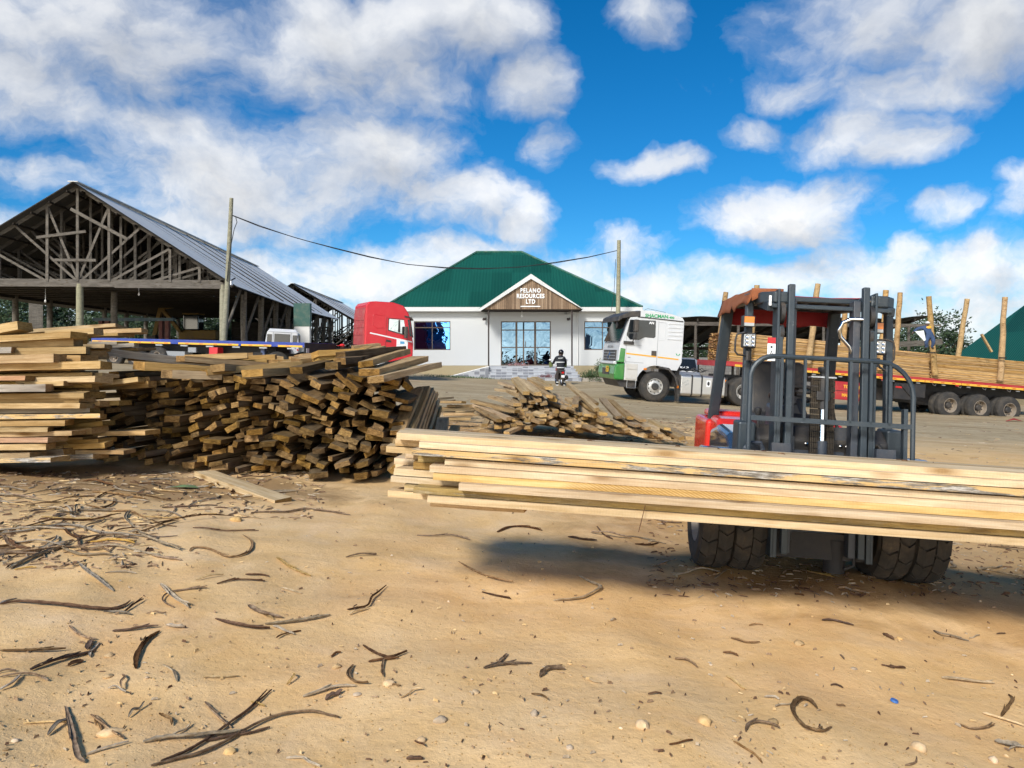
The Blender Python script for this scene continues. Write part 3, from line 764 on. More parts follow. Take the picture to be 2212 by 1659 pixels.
# ---- big weathered stack, ends towards the camera
def big_stack():
    G = 'weathered planks of the big stack'
    LB = 'weathered brown plank with its sawn end facing out of the big middle stack'
    # bottom / top edge of the stack face against pixel x
    bot = [(190, 1003), (330, 1006), (480, 1026), (600, 1043), (740, 1050), (870, 1044)]
    top = [(190, 800), (300, 815), (420, 812), (560, 822), (690, 812), (790, 815), (880, 822)]
    def itp(tb, x):
        for (a, b), (c, d) in zip(tb, tb[1:]):
            if x <= c: return b + (d - b) * max(0, (x - a)) / (c - a)
        return tb[-1][1]
    n = 0
    rows = 15; px = 198.0
    cols = []
    while px < 868:
        cols.append(px); px += rnd.uniform(34, 42)
    for ri in range(rows):
        u = (ri + 0.5) / rows
        shift = rnd.uniform(-18, 18)
        for c in cols:
            x = c + shift + rnd.uniform(-7, 7)
            if not (192 < x < 872): continue
            if x < 300 and rnd.random() < 0.25 * (1 - u): continue
            if rnd.random() < 0.05 and ri > 1: continue
            Yf = 8.15 + 0.25 * sm(500, 200, x) * 1.0 + 0.15 * sm(760, 870, x)
            if x < 500: Yf = 8.15 + 0.35 * (500 - x) / 300
            base = on_ground(x, itp(bot, x)); zt = at(x, itp(top, x), Yf + 0.25).z
            z = base.z + 0.05 + (zt - base.z - 0.03) * u + rnd.uniform(-0.015, 0.015)
            X = (x - 1106) / FPX * Yf
            Y = Yf + rnd.gauss(0, 0.15) + 0.24 * u
            if u < 0.25: Y -= 0.10 * (1 - u * 4)
            fld = noise.noise(V((X * 0.9, z * 1.3, 4.4)))
            roll = R(4) + fld * 0.95 + rnd.gauss(0, 0.21)
            if ri == 0: roll *= 0.2
            yaw = R(rnd.gauss(12 - 17 * sm(350, 800, x), 4.5)); pit = rnd.gauss(0.0, 0.02)
            L = rnd.uniform(2.0, 2.5)
            w = rnd.uniform(0.125, 0.205); t = rnd.uniform(0.048, 0.076)
            if rnd.random() < 0.2: w *= 0.6
            p0 = V((X, Y, z)); d = V((math.sin(yaw), math.cos(yaw), pit))
            plank(p0, p0 + d * L, w, t, M['pl_old'], M['pl_old_end'], LB, G, roll, wane=0.4, skew=0.04, name='weathered_plank', cat='weathered plank')
            n += 1
    # planks lying on top, sides showing: (left px, py, Y) -> (right px, py, Y), width, thickness
    def top_pl(a, b, w, t, side, end, label):
        plank(at(*a), at(*b), w, t, M[side], M[end], label, None, rnd.gauss(0, 0.06), wane=0.25)
    T = [
     ((790, 786, 8.1), (874, 760, 10.1), .17, .075, 'pl_mid', 'pl_old_end', 'upper of the three pale planks fanned over the right top corner of the big stack'),
     ((797, 805, 8.0), (908, 775, 9.9), .21, .075, 'pl_mid', 'pl_old_end', 'middle of the three pale planks fanned over the right top corner of the big stack'),
     ((812, 820, 7.9), (938, 790, 9.7), .20, .07, 'pl_mid', 'pl_old_end', 'lowest of the three pale planks fanned over the right top corner of the big stack'),
     ((640, 800, 8.4), (778, 764, 10.6), .16, .08, 'pl_old', 'pl_old_end', 'long brown plank slanting up to the right along the top of the big stack'),
     ((735, 768, 9.0), (868, 754, 10.4), .12, .085, 'pl_old', 'pl_old_end', 'brown plank lying under three short offcuts at the top right of the big stack'),
     ((735, 780, 8.6), (825, 768, 10.2), .16, .08, 'pl_old', 'pl_old_end', 'dark plank beneath the fanned pale planks on the big stack'),
     ((716, 790, 8.5), (800, 780, 9.9), .15, .08, 'pl_old', 'pl_old_end', 'short dark plank left of the fanned pale planks on the big stack'),
     ((440, 806, 8.4), (640, 788, 9.2), .20, .075, 'pl_stack', 'pl_left_end', 'wide pale plank lying flat on the middle of the big stack'),
     ((210, 757, 8.3), (470, 790, 9.3), .14, .085, 'pl_grey', 'pl_old_end', 'long dark edged plank sloping down to the right across the left of the big stack'),
     ((300, 790, 8.2), (470, 800, 8.8), .20, .09, 'pl_left', 'pl_left_end', 'broad plank with a bright sawn end on the left top of the big stack'),
     ((295, 775, 8.9), (420, 784, 9.5), .28, .05, 'pl_fresh', 'pl_left_end', 'flat bright plank lying behind the broad one on the left top of the big stack'),
     ((390, 775, 8.8), (590, 792, 9.6), .14, .08, 'pl_mid', 'pl_left_end', 'plank sagging across the middle dip of the big stack'),
     ((360, 808, 8.15), (470, 812, 8.5), .16, .09, 'pl_mid', 'pl_old_end', 'short squared plank just under the broad one on the big stack'),
     ((470, 795, 8.3), (560, 802, 9.6), .20, .08, 'pl_mid', 'pl_left_end', 'plank with a dark end left of the centre on the big stack'),
     ((545, 806, 8.2), (640, 800, 9.4), .22, .08, 'pl_mid', 'pl_left_end', 'wide tilted plank with a dark end at the centre top of the big stack'),
     ((330, 830, 8.1), (180, 838, 8.6), .14, .075, 'pl_left', 'pl_left_end', 'plank poking out leftwards between the left and the big stack'),
    ]
    for a in T: top_pl(*a)
    # small heap of pale ends on top, behind: two clusters
    for k in range(30):
        cx = rnd.uniform(575, 690) if k < 20 else rnd.uniform(390, 470)
        py = (rnd.uniform(762, 790) if k < 20 else rnd.uniform(768, 790))
        if k < 20: py = 798 - (cx - 560) * 0.18 + rnd.uniform(-12, 6)
        Y = rnd.uniform(9.2, 9.9); p = at(cx, py, Y); yaw = R(rnd.gauss(52 if k < 20 else 60, 9)); L = rnd.uniform(0.5, 0.8)
        plank(p, p + V((math.sin(yaw) * L, math.cos(yaw) * L, rnd.uniform(0.0, 0.05))), rnd.uniform(.10, .16), rnd.uniform(.055, .075), M['pl_left'], M['pl_left_end'],
              'pale short plank in the loose heap on top of the big stack', 'loose pale planks on top of the big stack', rnd.gauss(0, .12), wane=.25)
    for a, b, l in (((842, 758, 9.6), (858, 752, 10.1), 'left'), ((862, 758, 9.7), (884, 752, 10.2), 'middle'), ((822, 752, 10.0), (880, 746, 10.4), 'long top')):
        plank(at(a[0] - 60, *a[1:]), at(b[0] - 60, *b[1:]), .12, .06, M['pl_left'], M['pl_left_end'], l + ' one of the three pale offcuts before the red truck cab', None, wane=.3)
    # planks leaning on the right flank of the stack: (foot) -> (head)
    for i, (a, b, w) in enumerate([((866, 958, 8.3), (915, 838, 9.9), .19), ((880, 952, 8.6), (922, 842, 10.2), .2), ((893, 945, 8.9), (928, 846, 10.4), .18),
                                   ((905, 938, 9.4), (936, 850, 10.8), .16), ((917, 938, 9.8), (938, 870, 11.0), .17), ((930, 935, 10.2), (944, 880, 11.2), .15),
                                   ((858, 935, 8.35), (900, 842, 9.7), .17), ((951, 945, 9.6), (957, 905, 10.4), .17), ((975, 945, 9.9), (984, 922, 10.4), .13)]):
        pa = at(*a); pb = at(*b)
        plank(pa, pb, w, .05, M['pl_stack'], M['pl_old_end'], 'grey weathered plank leaning on the right flank of the big stack', 'planks leaning on the right flank', R(-8) + rnd.gauss(0, .12), wane=.2)
    for i in range(13):
        px, py = rnd.uniform(930, 995), rnd.uniform(862, 925)
        p = on_ground(px, max(py, 890)) + V((0, 0, 0.04 + 0.1 * rnd.random() * (i % 3)))
        yaw = R(rnd.uniform(15, 110)); L = rnd.uniform(.5, .9); d = V((math.sin(yaw), math.cos(yaw), 0)) * L
        plank(p, p + d, .13, .055, M['pl_mid'], M['pl_mid_end'], 'short pale offcut lying between the big stack and the small heap', 'offcuts between the stacks', rnd.gauss(0, .1))
    a = on_ground(892 + 45, 866); plank(a + V((0, 0, .05)), on_ground(975, 864) + V((0, 0, .07)), .16, .06, M['pl_mid'], M['pl_mid_end'], 'lone plank lying flat on the yard right of the big stack')
big_stack()

# ---- left stack: planks running across, right ends showing
def left_stack():
    def Z(x, y): return (x * 0.248, 674.7 + y * 0.248)
    F = [ # left x, y centre left, right x, y centre right, face height, Y, material, words
     (-500, 245, 165, 118, 85, 7.7, 'pl_stack', 'thick squared beam end jutting up at the very top left of the left stack'),
     (200, 185, 990, 130, 34, 8.6, 'pl_stack', 'broad flat plank forming the highest layer of the left stack'),
     (-500, 262, 640, 200, 66, 7.55, 'pl_stack', 'long bright plank slanting up to the right near the top of the left stack'),
     (380, 190, 812, 165, 60, 8.0, 'pl_left', 'plank with a dark end between the two highest planks of the left stack'),
     (600, 178, 1222, 160, 42, 8.5, 'pl_stack', 'pale plank with one knot reaching farthest right at the top of the left stack'),
     (520, 205, 1040, 195, 28, 8.4, 'pl_left', 'thin brown plank under the far reaching pale one on the left stack'),
     (200, 262, 1030, 268, 34, 8.4, 'pl_grey', 'grey plank crossing behind the upper left stack'),
     (60, 318, 900, 300, 40, 7.9, 'pl_stack', 'straight pale plank a hand above the thick slanted planks of the left stack'),
     (800, 300, 1150, 282, 38, 8.4, 'pl_grey', 'dark grey plank end pointing right below the blue trailer'),
     (830, 335, 1225, 318, 26, 8.5, 'pl_left', 'thin pale plank end below the grey one under the blue trailer'),
     (-500, 330, 75, 328, 60, 7.5, 'pl_grey', 'dark stub end at the left edge of the photo in the left stack'),
     (465, 345, 815, 362, 56, 7.8, 'pl_left', 'tilted plank with a large sawn end in the upper left stack'),
     (-300, 372, 245, 362, 34, 7.6, 'pl_grey', 'thin brown plank ending above the bright thick one in the left stack'),
     (-500, 432, 470, 405, 84, 7.35, 'pl_stack', 'thick bright plank with a splintered end in the upper left stack'),
     (385, 420, 700, 405, 50, 7.8, 'pl_left', 'brown plank hidden behind the thick bright one in the left stack'),
     (-500, 500, 880, 462, 72, 7.4, 'pl_stack', 'longest thick plank with a sawn dark end in the left stack'),
     (-500, 590, 220, 578, 46, 7.3, 'pl_pink', 'short pinkish plank at the left of the left stack'),
     (220, 560, 920, 552, 36, 7.7, 'pl_left', 'plank with a rounded broken tip below the longest thick plank'),
     (150, 605, 858, 590, 58, 7.4, 'pl_stack', 'pale plank with a split corner under the rounded broken tip'),
     (240, 628, 545, 622, 46, 7.35, 'pl_left', 'short pale plank with a chipped end above the grey slab'),
     (-500, 672, 378, 662, 72, 7.2, 'pl_grey', 'grey barkless slab with a pointed end in the left stack'),
     (-500, 738, 708, 722, 54, 7.3, 'pl_stack', 'straight pale plank right below the grey slab'),
     (-500, 778, 712, 768, 46, 7.35, 'pl_left', 'pale plank resting on the saw cut one in the left stack'),
     (-500, 828, 700, 820, 52, 7.3, 'pl_stack', 'reddish tan plank with a saw cut in the left stack'),
     (-500, 876, 778, 862, 44, 7.4, 'pl_grey', 'brownish plank under the reddish tan one in the left stack'),
     (-500, 924, 852, 912, 46, 7.35, 'pl_bark', 'plank with flaking white bark on its edge in the left stack'),
     (-500, 978, 552, 968, 50, 7.25, 'pl_stack', 'plank directly under the bark edged one in the left stack'),
     (-500, 1032, 388, 1025, 44, 7.2, 'pl_stack', 'short plank with a clean end low in the left stack'),
     (-500, 1074, 638, 1056, 44, 7.25, 'pl_stack', 'long plank fifth from the ground in the left stack'),
     (-500, 1124, 450, 1114, 48, 7.2, 'pl_pink', 'reddish plank fourth from the ground in the left stack'),
     (-500, 1190, 388, 1176, 56, 7.2, 'pl_stack', 'bright plank third from the ground in the left stack'),
     (-500, 1256, 275, 1250, 52, 7.2, 'pl_stack', 'short plank second from the ground in the left stack'),
     (-500, 1308, 472, 1286, 44, 7.15, 'pl_bark', 'lowest plank with a pointed barky end in the left stack'),
     (560, 1134, 890, 1124, 44, 7.6, 'pl_left', 'plank stub at mid depth right of the reddish plank'),
     (520, 1172, 902, 1158, 54, 7.55, 'pl_left', 'thick plank stub with a pale end right of the bright third plank'),
     (640, 1222, 1085, 1222, 40, 7.6, 'pl_left', 'low plank stretching right towards the big stack'),
     (470, 1272, 832, 1262, 48, 7.55, 'pl_bark', 'low plank with bark flakes on its end beside the big stack'),
     (280, 1240, 575, 1215, 56, 7.5, 'pl_grey', 'dark plank with rough end low in the left stack'),
     (810, 1062, 1290, 1052, 46, 7.7, 'pl_stack', 'bright plank crossing out of the left stack in front of the big stack'),
     (740, 650, 1195, 590, 46, 7.9, 'pl_stack', 'plank slanting up to the right from the left stack into the big stack'),
     (820, 800, 1050, 792, 48, 7.8, 'pl_left', 'short pointed plank tip right of the reddish tan plank'),
     (620, 770, 812, 722, 60, 7.6, 'pl_left', 'tilted plank end right of the straight pale plank'),
     (600, 820, 868, 800, 60, 7.65, 'pl_left', 'plank end with a missing corner right of the saw cut plank'),
     (560, 1010, 905, 970, 50, 7.65, 'pl_left', 'brown plank end leaning down under the bark edged plank'),
     (540, 1050, 825, 1030, 60, 7.6, 'pl_left', 'large dusty plank end right of the fifth plank'),
    ]
    for i, (x0, y0, x1, y1, h, Y, mt, lb) in enumerate(F):
        t = h * 0.248 / FPX * Y * 0.92
        a = at(*Z(x0, y0), Y + rnd.uniform(0.0, 0.1)); b = at(*Z(x1, y1), Y)
        w = 0.2 if h > 30 else 0.3
        if 'broad flat' in lb: w = 0.5
        dy = V((0, w / 2, 0))
        plank(a + dy, b + dy, w, t, M[mt], M['pl_left_end'], lb, None, rnd.gauss(-0.03, 0.05), wane=0.22, skew=0.035, name='sawn_plank', cat='sawn plank')
    # the depth of the stack behind them
    G = 'planks filling the left stack'
    for r_ in range(15):
        for c_ in range(3):
            Y = 7.72 + c_ * 0.24 + rnd.uniform(-.04, .04)
            py = 985 - r_ * 17.5
            xe = rnd.uniform(135, 215) if c_ < 2 else rnd.uniform(170, 235)
            b = at(xe, py * (1 - 0.0) - (c_ * 3), Y); a = at(-140, py + rnd.uniform(0, 8) - c_ * 3, Y)
            if b.z < gz(b.x, b.y) + 0.04: continue
            plank(a, b, .21, .075, M['pl_left'], M['pl_left_end'], 'plank end showing dimly in the depth of the left stack', G, rnd.gauss(0, .06), wane=.2, name='sawn_plank', cat='sawn plank')
left_stack()

# ---- small heap in the middle
def small_heap():
    def Z(x, y): return (987.4 + x * 0.238, 789.9 + y * 0.238)
    G = 'short planks of the small heap'; LB = 'short pale plank with its end showing in the small middle heap'
    def pl(n, f, Yn=13.2, Yf=14.9, w=.115, t=.055, lb=LB, g=G):
        plank(at(*Z(*n), Yn), at(*Z(*f), Yf), w, t, M['pl_mid'], M['pl_mid_end'], lb, g, rnd.gauss(0, .07), wane=.25, name='short_plank', cat='short plank')
    E = [ ((628, 250), (520, 125), 13.2, 14.6), ((728, 252), (530, 115), 13.15, 15.0), ((742, 262), (590, 130), 13.15, 14.9), ((840, 280), (650, 150), 13.1, 15.0),
          ((835, 205), (660, 120), 13.6, 15.2), ((835, 185), (700, 112), 13.9, 15.3), ((870, 290), (760, 200), 13.2, 14.8), ((600, 320), (560, 235), 13.1, 14.8),
          ((545, 415), (140, 320), 13.0, 14.3), ((470, 482), (160, 360), 12.9, 14.2), ((380, 498), (180, 385), 12.8, 14.0), ((545, 355), (300, 280), 13.3, 14.6),
          ((770, 515), (480, 430), 12.8, 13.7), ((250, 540), (290, 470), 12.9, 13.8), ((370, 560), (360, 500), 12.9, 13.9), ((450, 552), (440, 500), 12.9, 14.0),
          ((450, 612), (600, 545), 12.6, 13.2), ((560, 235), (370, 218), 14.3, 15.2), ((550, 205), (395, 152), 14.5, 15.4), ((580, 245), (440, 188), 14.3, 15.3),
          ((1270, 400), (1010, 170), 13.1, 15.2), ((1260, 350), (1110, 240), 13.5, 15.0), ((1330, 440), (1060, 300), 13.0, 14.8), ((1470, 470), (1320, 305), 13.2, 14.9),
          ((1570, 475), (1390, 320), 13.2, 15.0), ((1690, 500), (1480, 395), 13.2, 14.6), ((1185, 450), (1000, 300), 12.9, 14.8), ((1360, 490), (1100, 350), 12.8, 14.5),
          ((1070, 365), (1085, 285), 13.0, 14.2), ((1640, 545), (1440, 470), 12.9, 14.1), ((1730, 570), (1560, 490), 12.8, 14.0), ((1910, 575), (1760, 500), 12.8, 14.0),
          ((2040, 660), (1860, 575), 12.4, 13.6), ((2110, 660), (1920, 570), 12.5, 13.8), ((1850, 635), (1700, 570), 12.6, 13.6), ((1090, 580), (960, 480), 12.7, 13.9),
          ((1100, 548), (1020, 490), 12.6, 13.8), ((1380, 520), (1200, 460), 12.7, 13.8), ((1480, 545), (1350, 490), 12.7, 13.9), ((1250, 580), (1120, 520), 12.6, 13.6)]
    for n, f, a, b in E: pl(n, f, a, b, rnd.uniform(.10, .14), rnd.uniform(.05, .062))
    # ends filling the body under them
    topl = [(180, 440), (420, 440), (560, 330), (680, 300), (820, 300), (960, 310), (1100, 390), (1250, 450), (1450, 520), (1700, 590), (1950, 640)]
    botl = [(180, 560), (420, 590), (800, 600), (1100, 600), (1500, 620), (1750, 650), (2000, 680)]
    def itp(tb, x):
        for (a, b), (c, d) in zip(tb, tb[1:]):
            if x <= c: return b + (d - b) * max(0, (x - a)) / (c - a)
        return tb[-1][1]
    for k in range(105):
        x = rnd.uniform(380, 1950)
        yt, yb = itp(topl, x), itp(botl, x)
        if yb - yt < 15: continue
        y = rnd.uniform(yt, yb)
        u = (yb - y) / max(1, yb - yt)
        Y = 12.95 + 0.3 * u + rnd.uniform(-.1, .15)
        ang = R(-8 - 34 * sm(700, 1800, x) + rnd.gauss(0, 9))
        p = at(*Z(x, y), Y)
        p.z = max(p.z, gz(p.x, p.y) + 0.03)
        L = rnd.uniform(1.2, 1.8)
        q = p + V((math.sin(ang) * L, math.cos(ang) * L, 0.10 * u + rnd.uniform(-.03, .12)))
        plank(p, q, rnd.uniform(.09, .13), rnd.uniform(.048, .06), M['pl_mid'], M['pl_mid_end'], LB, G, rnd.gauss(0, .14) + (0.12 if x > 1100 else 0), wane=.25, name='short_plank', cat='short plank')
small_heap()

# loose plank in front of the big stack
a = on_ground(442, 1030); b = on_ground(612, 1085)
plank(a + V((0, 0, .035)), b + V((0, 0, .005)), .19, .055, M['pl_fresh'], M['pl_left_end'], 'single yellowish plank lying on the dirt in front of the big stack', None, 0, wane=.1)
# ---------------------------------------------------------------- office
def office():
    Y0 = 45.0; k = Y0 / FPX
    def X(px, Y=Y0): return (px - 1106) / FPX * Y
    def Zp(py, Y=Y0): return EYE - (py - 765) / FPX * Y
    off = thing('office_building', 'white office building with a green hipped roof and a timber gable over the glass door', 'office building', (0, 0, 0))
    zf = Zp(789.5); ze = Zp(665); D = 12.0
    xl, xr = X(843), X(1372)
    b = MB()
    # walls as one shell with openings butted from panels (front)
    wl, wr = X(894), X(973); wt, wb = Zp(694), Zp(756)
    dl, dr, dt = X(1082), X(1190), Zp(694)
    rl, rr = X(1262), X(1341)
    t = 0.25
    def panel(a, c, z0, z1): b.box(a, c, Y0, Y0 + t, z0, z1)
    panel(xl, wl, zf, ze); panel(wl, wr, zf, wb); panel(wl, wr, wt, ze); panel(wr, dl, zf, ze)
    panel(dl, dr, dt, ze); panel(dr, rl, zf, ze); panel(rl, rr, zf, wb); panel(rl, rr, wt, ze); panel(rr, xr, zf, ze)
    b.box(xl, xl + t, Y0 + t, Y0 + D, zf, ze); b.box(xr - t, xr, Y0 + t, Y0 + D, zf, ze); b.box(xl + t, xr - t, Y0 + D - t, Y0 + D, zf, ze)
    b.build('wall', M['wall'], off)
    p = MB(); p.box(xl - .04, xr + .04, Y0 - .04, Y0 + D + .04, zf - 1.6, zf - 0.004); p.build('plinth', M['plinth'], off)
    # roof
    ov = 0.42; ex0, ex1 = X(832), X(1385); ey0, ey1 = Y0 - ov, Y0 + D + ov; yr = Y0 + D / 2
    zr = EYE + (765 - 544.5) / FPX * yr; zeb = Zp(664)
    rx0, rx1 = (1030 - 1106) / FPX * yr, (1127 - 1106) / FPX * yr
    A, B_, C_, D_ = V((ex0, ey0, zeb)), V((ex1, ey0, zeb)), V((ex1, ey1, zeb)), V((ex0, ey1, zeb))
    R0, R1 = V((rx0, yr, zr)), V((rx1, yr, zr))
    rf = MB()
    rf.slab([A, B_, R1, R0], .05, 0); rf.slab([C_, D_, R0, R1], .05, 0); rf.slab([D_, A, R0], .05, 1); rf.slab([B_, C_, R1], .05, 1)
    for q0, q1 in ((A, R0), (B_, R1), (R0, R1), (C_, R1), (D_, R0)): rf.tube([q0 + V((0, 0, .02)), q1 + V((0, 0, .02))], .07, 6, 2)
    rf.build('roof', [M['roof_green_x'], M['roof_green_y'], paint('green_ridge_cap', (0.013, 0.11, 0.08), .5)], off)
    f = MB()
    f.box(ex0, ex1, ey0 - .03, ey0, zeb - .24, zeb - .01); f.box(ex0, ex1, ey1, ey1 + .03, zeb - .24, zeb - .01)
    f.box(ex0 - .03, ex0, ey0, ey1, zeb - .24, zeb - .01); f.box(ex1, ex1 + .03, ey0, ey1, zeb - .24, zeb - .01)
    f.build('fascia', M['fascia'], off)
    s = MB(); s.box(ex0, ex1, ey0, Y0 - .002, zeb - .27, zeb - .243); s.build('soffit', M['fascia'], off)
    # gabled porch
    Yp = Y0 - 1.75
    gl, gr, gp = X(1034, Yp), X(1260, Yp), X(1147, Yp); zg = Zp(668, Yp); zp = Zp(592, Yp)
    g = MB(); g.prism([(gl + .12, zg), (gr - .12, zg), (gp, zp - .16)], 'y', Yp, Yp + .06); g.build('gable_cladding', M['clad'], off)
    pr = MB()
    yb = Yp + (zp - zeb) / (zr - zeb) * (yr - ey0) + 2.4
    yb = ey0 + (zp - zeb) / (zr - zeb) * (yr - ey0)
    for sx_, e in ((gl, -1), (gr, 1)):
        pts = [V((sx_, Yp - .05, zg)), V((gp, Yp - .05, zp)), V((gp, yb, zp)), V((sx_, ey0, zg))]
        if e > 0: pts = pts[::-1]
        pr.slab([q + V((0, 0, .03)) for q in pts], .05, 0)
    pr.build('porch_roof', M['roof_green_y'], off)
    bb = MB()
    for sx_, e in ((gl, -1), (gr, 1)):
        d = V((gp - sx_, 0, zp - zg)).normalized(); n = V((-d.z, 0, d.x)) * (1 if e < 0 else -1)
        bb.slab([V((sx_ - d.x * .1, Yp - .09, zg - d.z * .1)), V((gp, Yp - .09, zp)), V((gp, Yp - .09, zp - .28)), V((sx_ + .12, Yp - .09, zg - .10))][::(1 if e < 0 else -1)], .05)
    bb.build('bargeboard', M['fascia'], off)
    so = MB(); so.box(gl + .1, gr - .1, Yp + .06, Y0 - .03, zg - .06, zg - .01); so.build('porch_ceiling', M['timber_shaded'], off)
    for px in (1055.5, 1235.5):
        q = MB(); q.cyl((X(px, Yp + .1), Yp + .1, zf), (X(px, Yp + .1), Yp + .1, zg - .06), .045, n=10); q.build('porch_post', M['dark_steel'], off)
    # lettering
    for body, py, sz, sp in (('PELANO', 628, .335, 1.22), ('RESOURCES', 640, .335, 1.12), ('LTD', 652, .335, 1.15)):
        text_mesh('lettering', body, sz, M['white'], off, (X(1146, Yp), Yp - .02, Zp(py, Yp)), (R(90), 0, 0), .02, .012, .80, 'CENTER', sp)
    ul = MB(); ul.box(X(1124.5, Yp), X(1167, Yp), Yp - .03, Yp - .001, Zp(663, Yp), Zp(661, Yp)); ul.build('underline', M['white'], off)
    # windows
    def window(a, c, z0, z1, gm, label, tr):
        w = MB(); fw = .055; y0, y1 = Y0 + .03, Y0 + .12
        for x_ in (a, c - fw): w.box(x_, x_ + fw, y0, y1, z0, z1)
        for z_ in (z0, z1 - fw): w.box(a + fw, c - fw, y0, y1, z_, z_ + fw)
        w.box((a + c) / 2 - fw / 2, (a + c) / 2 + fw / 2, y0 + .01, y1 - .01, z0 + fw, z1 - fw)
        zt = z1 - (z1 - z0) * tr; w.box(a + fw, c - fw, y0 + .005, y1 - .005, zt - fw / 2, zt + fw / 2)
        wo = w.build('window', M['bronze'], off)
        gq = MB()
        for (u0, u1) in ((a + fw, (a + c) / 2 - fw / 2), ((a + c) / 2 + fw / 2, c - fw)):
            for (v0, v1) in ((z0 + fw, zt - fw / 2), (zt + fw / 2, z1 - fw)): gq.box(u0, u1, Y0 + .07, Y0 + .08, v0, v1)
        gq.build('pane', M[gm], wo)
    window(wl, wr, wb, wt, 'office_glass', '', .22); window(rl, rr, wb, wt, 'door_glass', '', .22)
    d = MB(); fw = .06; y0, y1 = Y0 + .02, Y0 + .12
    xs = [X(1082), X(1115.5), X(1156), X(1190)]
    for i, x_ in enumerate(xs): d.box(x_ - (fw if i else 0), x_ + (0 if i == 3 else fw), y0, y1, zf, dt)
    zs = [dt - fw, Zp(714), Zp(751.5), zf]
    for i in range(3):
        for z_ in zs: d.box(xs[i] + fw, xs[i + 1] - (fw if True else 0), y0 + .005, y1 - .005, z_, z_ + fw)
    xm = X(1131); d.box(xm - .04, xm + .04, y0 + .01, y1 - .01, zf + fw, Zp(714))
    do = d.build('entrance_door', M['bronze'], off)
    gq = MB()
    cuts = [xs[0] + fw, xs[1] - fw, xs[1] + fw, xm - .04, xm + .04, xs[2] - fw, xs[2] + fw, xs[3] - fw]
    zz = [zf + fw, Zp(751.5), Zp(751.5) + fw, Zp(714), Zp(714) + fw, dt - fw]
    for i in range(0, 8, 2):
        for j in range(0, 6, 2): gq.box(cuts[i], cuts[i + 1], Y0 + .065, Y0 + .075, zz[j], zz[j + 1])
    gq.build('pane', M['door_glass'], do)
    h = MB(); h.tube([(xm + .12, Y0 + .0, Zp(738)), (xm + .12, Y0 - .07, Zp(738)), (xm + .12, Y0 - .07, Zp(750)), (xm + .12, Y0, Zp(750))], .02, 6); h.build('handle', M['bronze'], do)
    # small fittings
    for px in (1049, 1230):
        q = MB(); q.tube([(X(px), Y0, Zp(688)), (X(px), Y0 - .12, Zp(690)), (X(px - 4), Y0 - .3, Zp(690))], [.06, .05, .09], 6); q.build('wall_lamp', M['dark_steel'], off)
    for px in (1050, 1222):
        q = MB(); q.box(X(px - 3), X(px + 3), Y0 - .14, Y0 - .002, Zp(679), Zp(672)); q.build('speaker_box', M['mark_grey'], off)
    q = MB(); q.cyl((X(1127), Y0 - .9, zg - .05), (X(1127), Y0 - .9, zg - .3), .02, n=6); q.ball((X(1127), Y0 - .9, zg - .35), .07); q.build('porch_bulb', M['white'], off)
    dp = MB(); dp.cyl((X(1248), Y0 - .05, zf), (X(1248), Y0 - .05, zeb - .25), .03, n=8); dp.build('downpipe', M['fascia'], off)
    # steps, landing and ramp
    st = thing('entrance_steps', 'five wide steps in pale and grey tiles leading up to the office door', 'steps')
    zb = gz(1, 42) - .1; n = 5; zt = zf - .01
    z0g = Zp(822, 41.8)
    rise = (zt - z0g) / n
    for i in range(n):
        q = MB(); y_f = 41.9 + i * .34
        zz1 = z0g + rise * (i + 1)
        x_r = X(1256 - i * 4.2, y_f)
        q.box(X(1055.5, 42), x_r, y_f, (41.9 + (i + 1) * .34) if i < n - 1 else Y0 - .05, zb, zz1 - .03)
        q.box(X(1055.5, 42) - .01, x_r + .02, y_f - .025, (41.9 + (i + 1) * .34 - .002) if i < n - 1 else Y0 - .05, zz1 - .028, zz1, 1)
        q.build('step', [M['tile'], M['nosing']], st)
    rp = thing('tiled_ramp', 'low grey and white tiled ramp sloping down to the left of the office steps', 'ramp')
    q = MB(); q.prism([(X(962, 42.6), zb), (X(1055.5, 42) - .015, zb), (X(1055.5, 42) - .015, zt - .02), (X(958, 42.6), z0g + .08)], 'y', 42.6, Y0 - .06)
    q.build('ramp_side', M['tile'], rp)
    q = MB(); q.bar((X(955, 42.6), 42.63, z0g + .10), (X(1055.5, 42) - .02, 42.63, zt), .09, .04); q.build('ramp_edge', M['white'], rp)
    kb = MB(); kb.box(X(1256, 42.2), X(1310, 42.2), 42.0, 42.2, zb, Zp(816, 42.1)); tag(kb.build('kerb', M['concrete'], origin=(X(1280, 42.2), 42.1, zb)), 'low concrete kerb between the office steps and the white truck', 'kerb')
office()
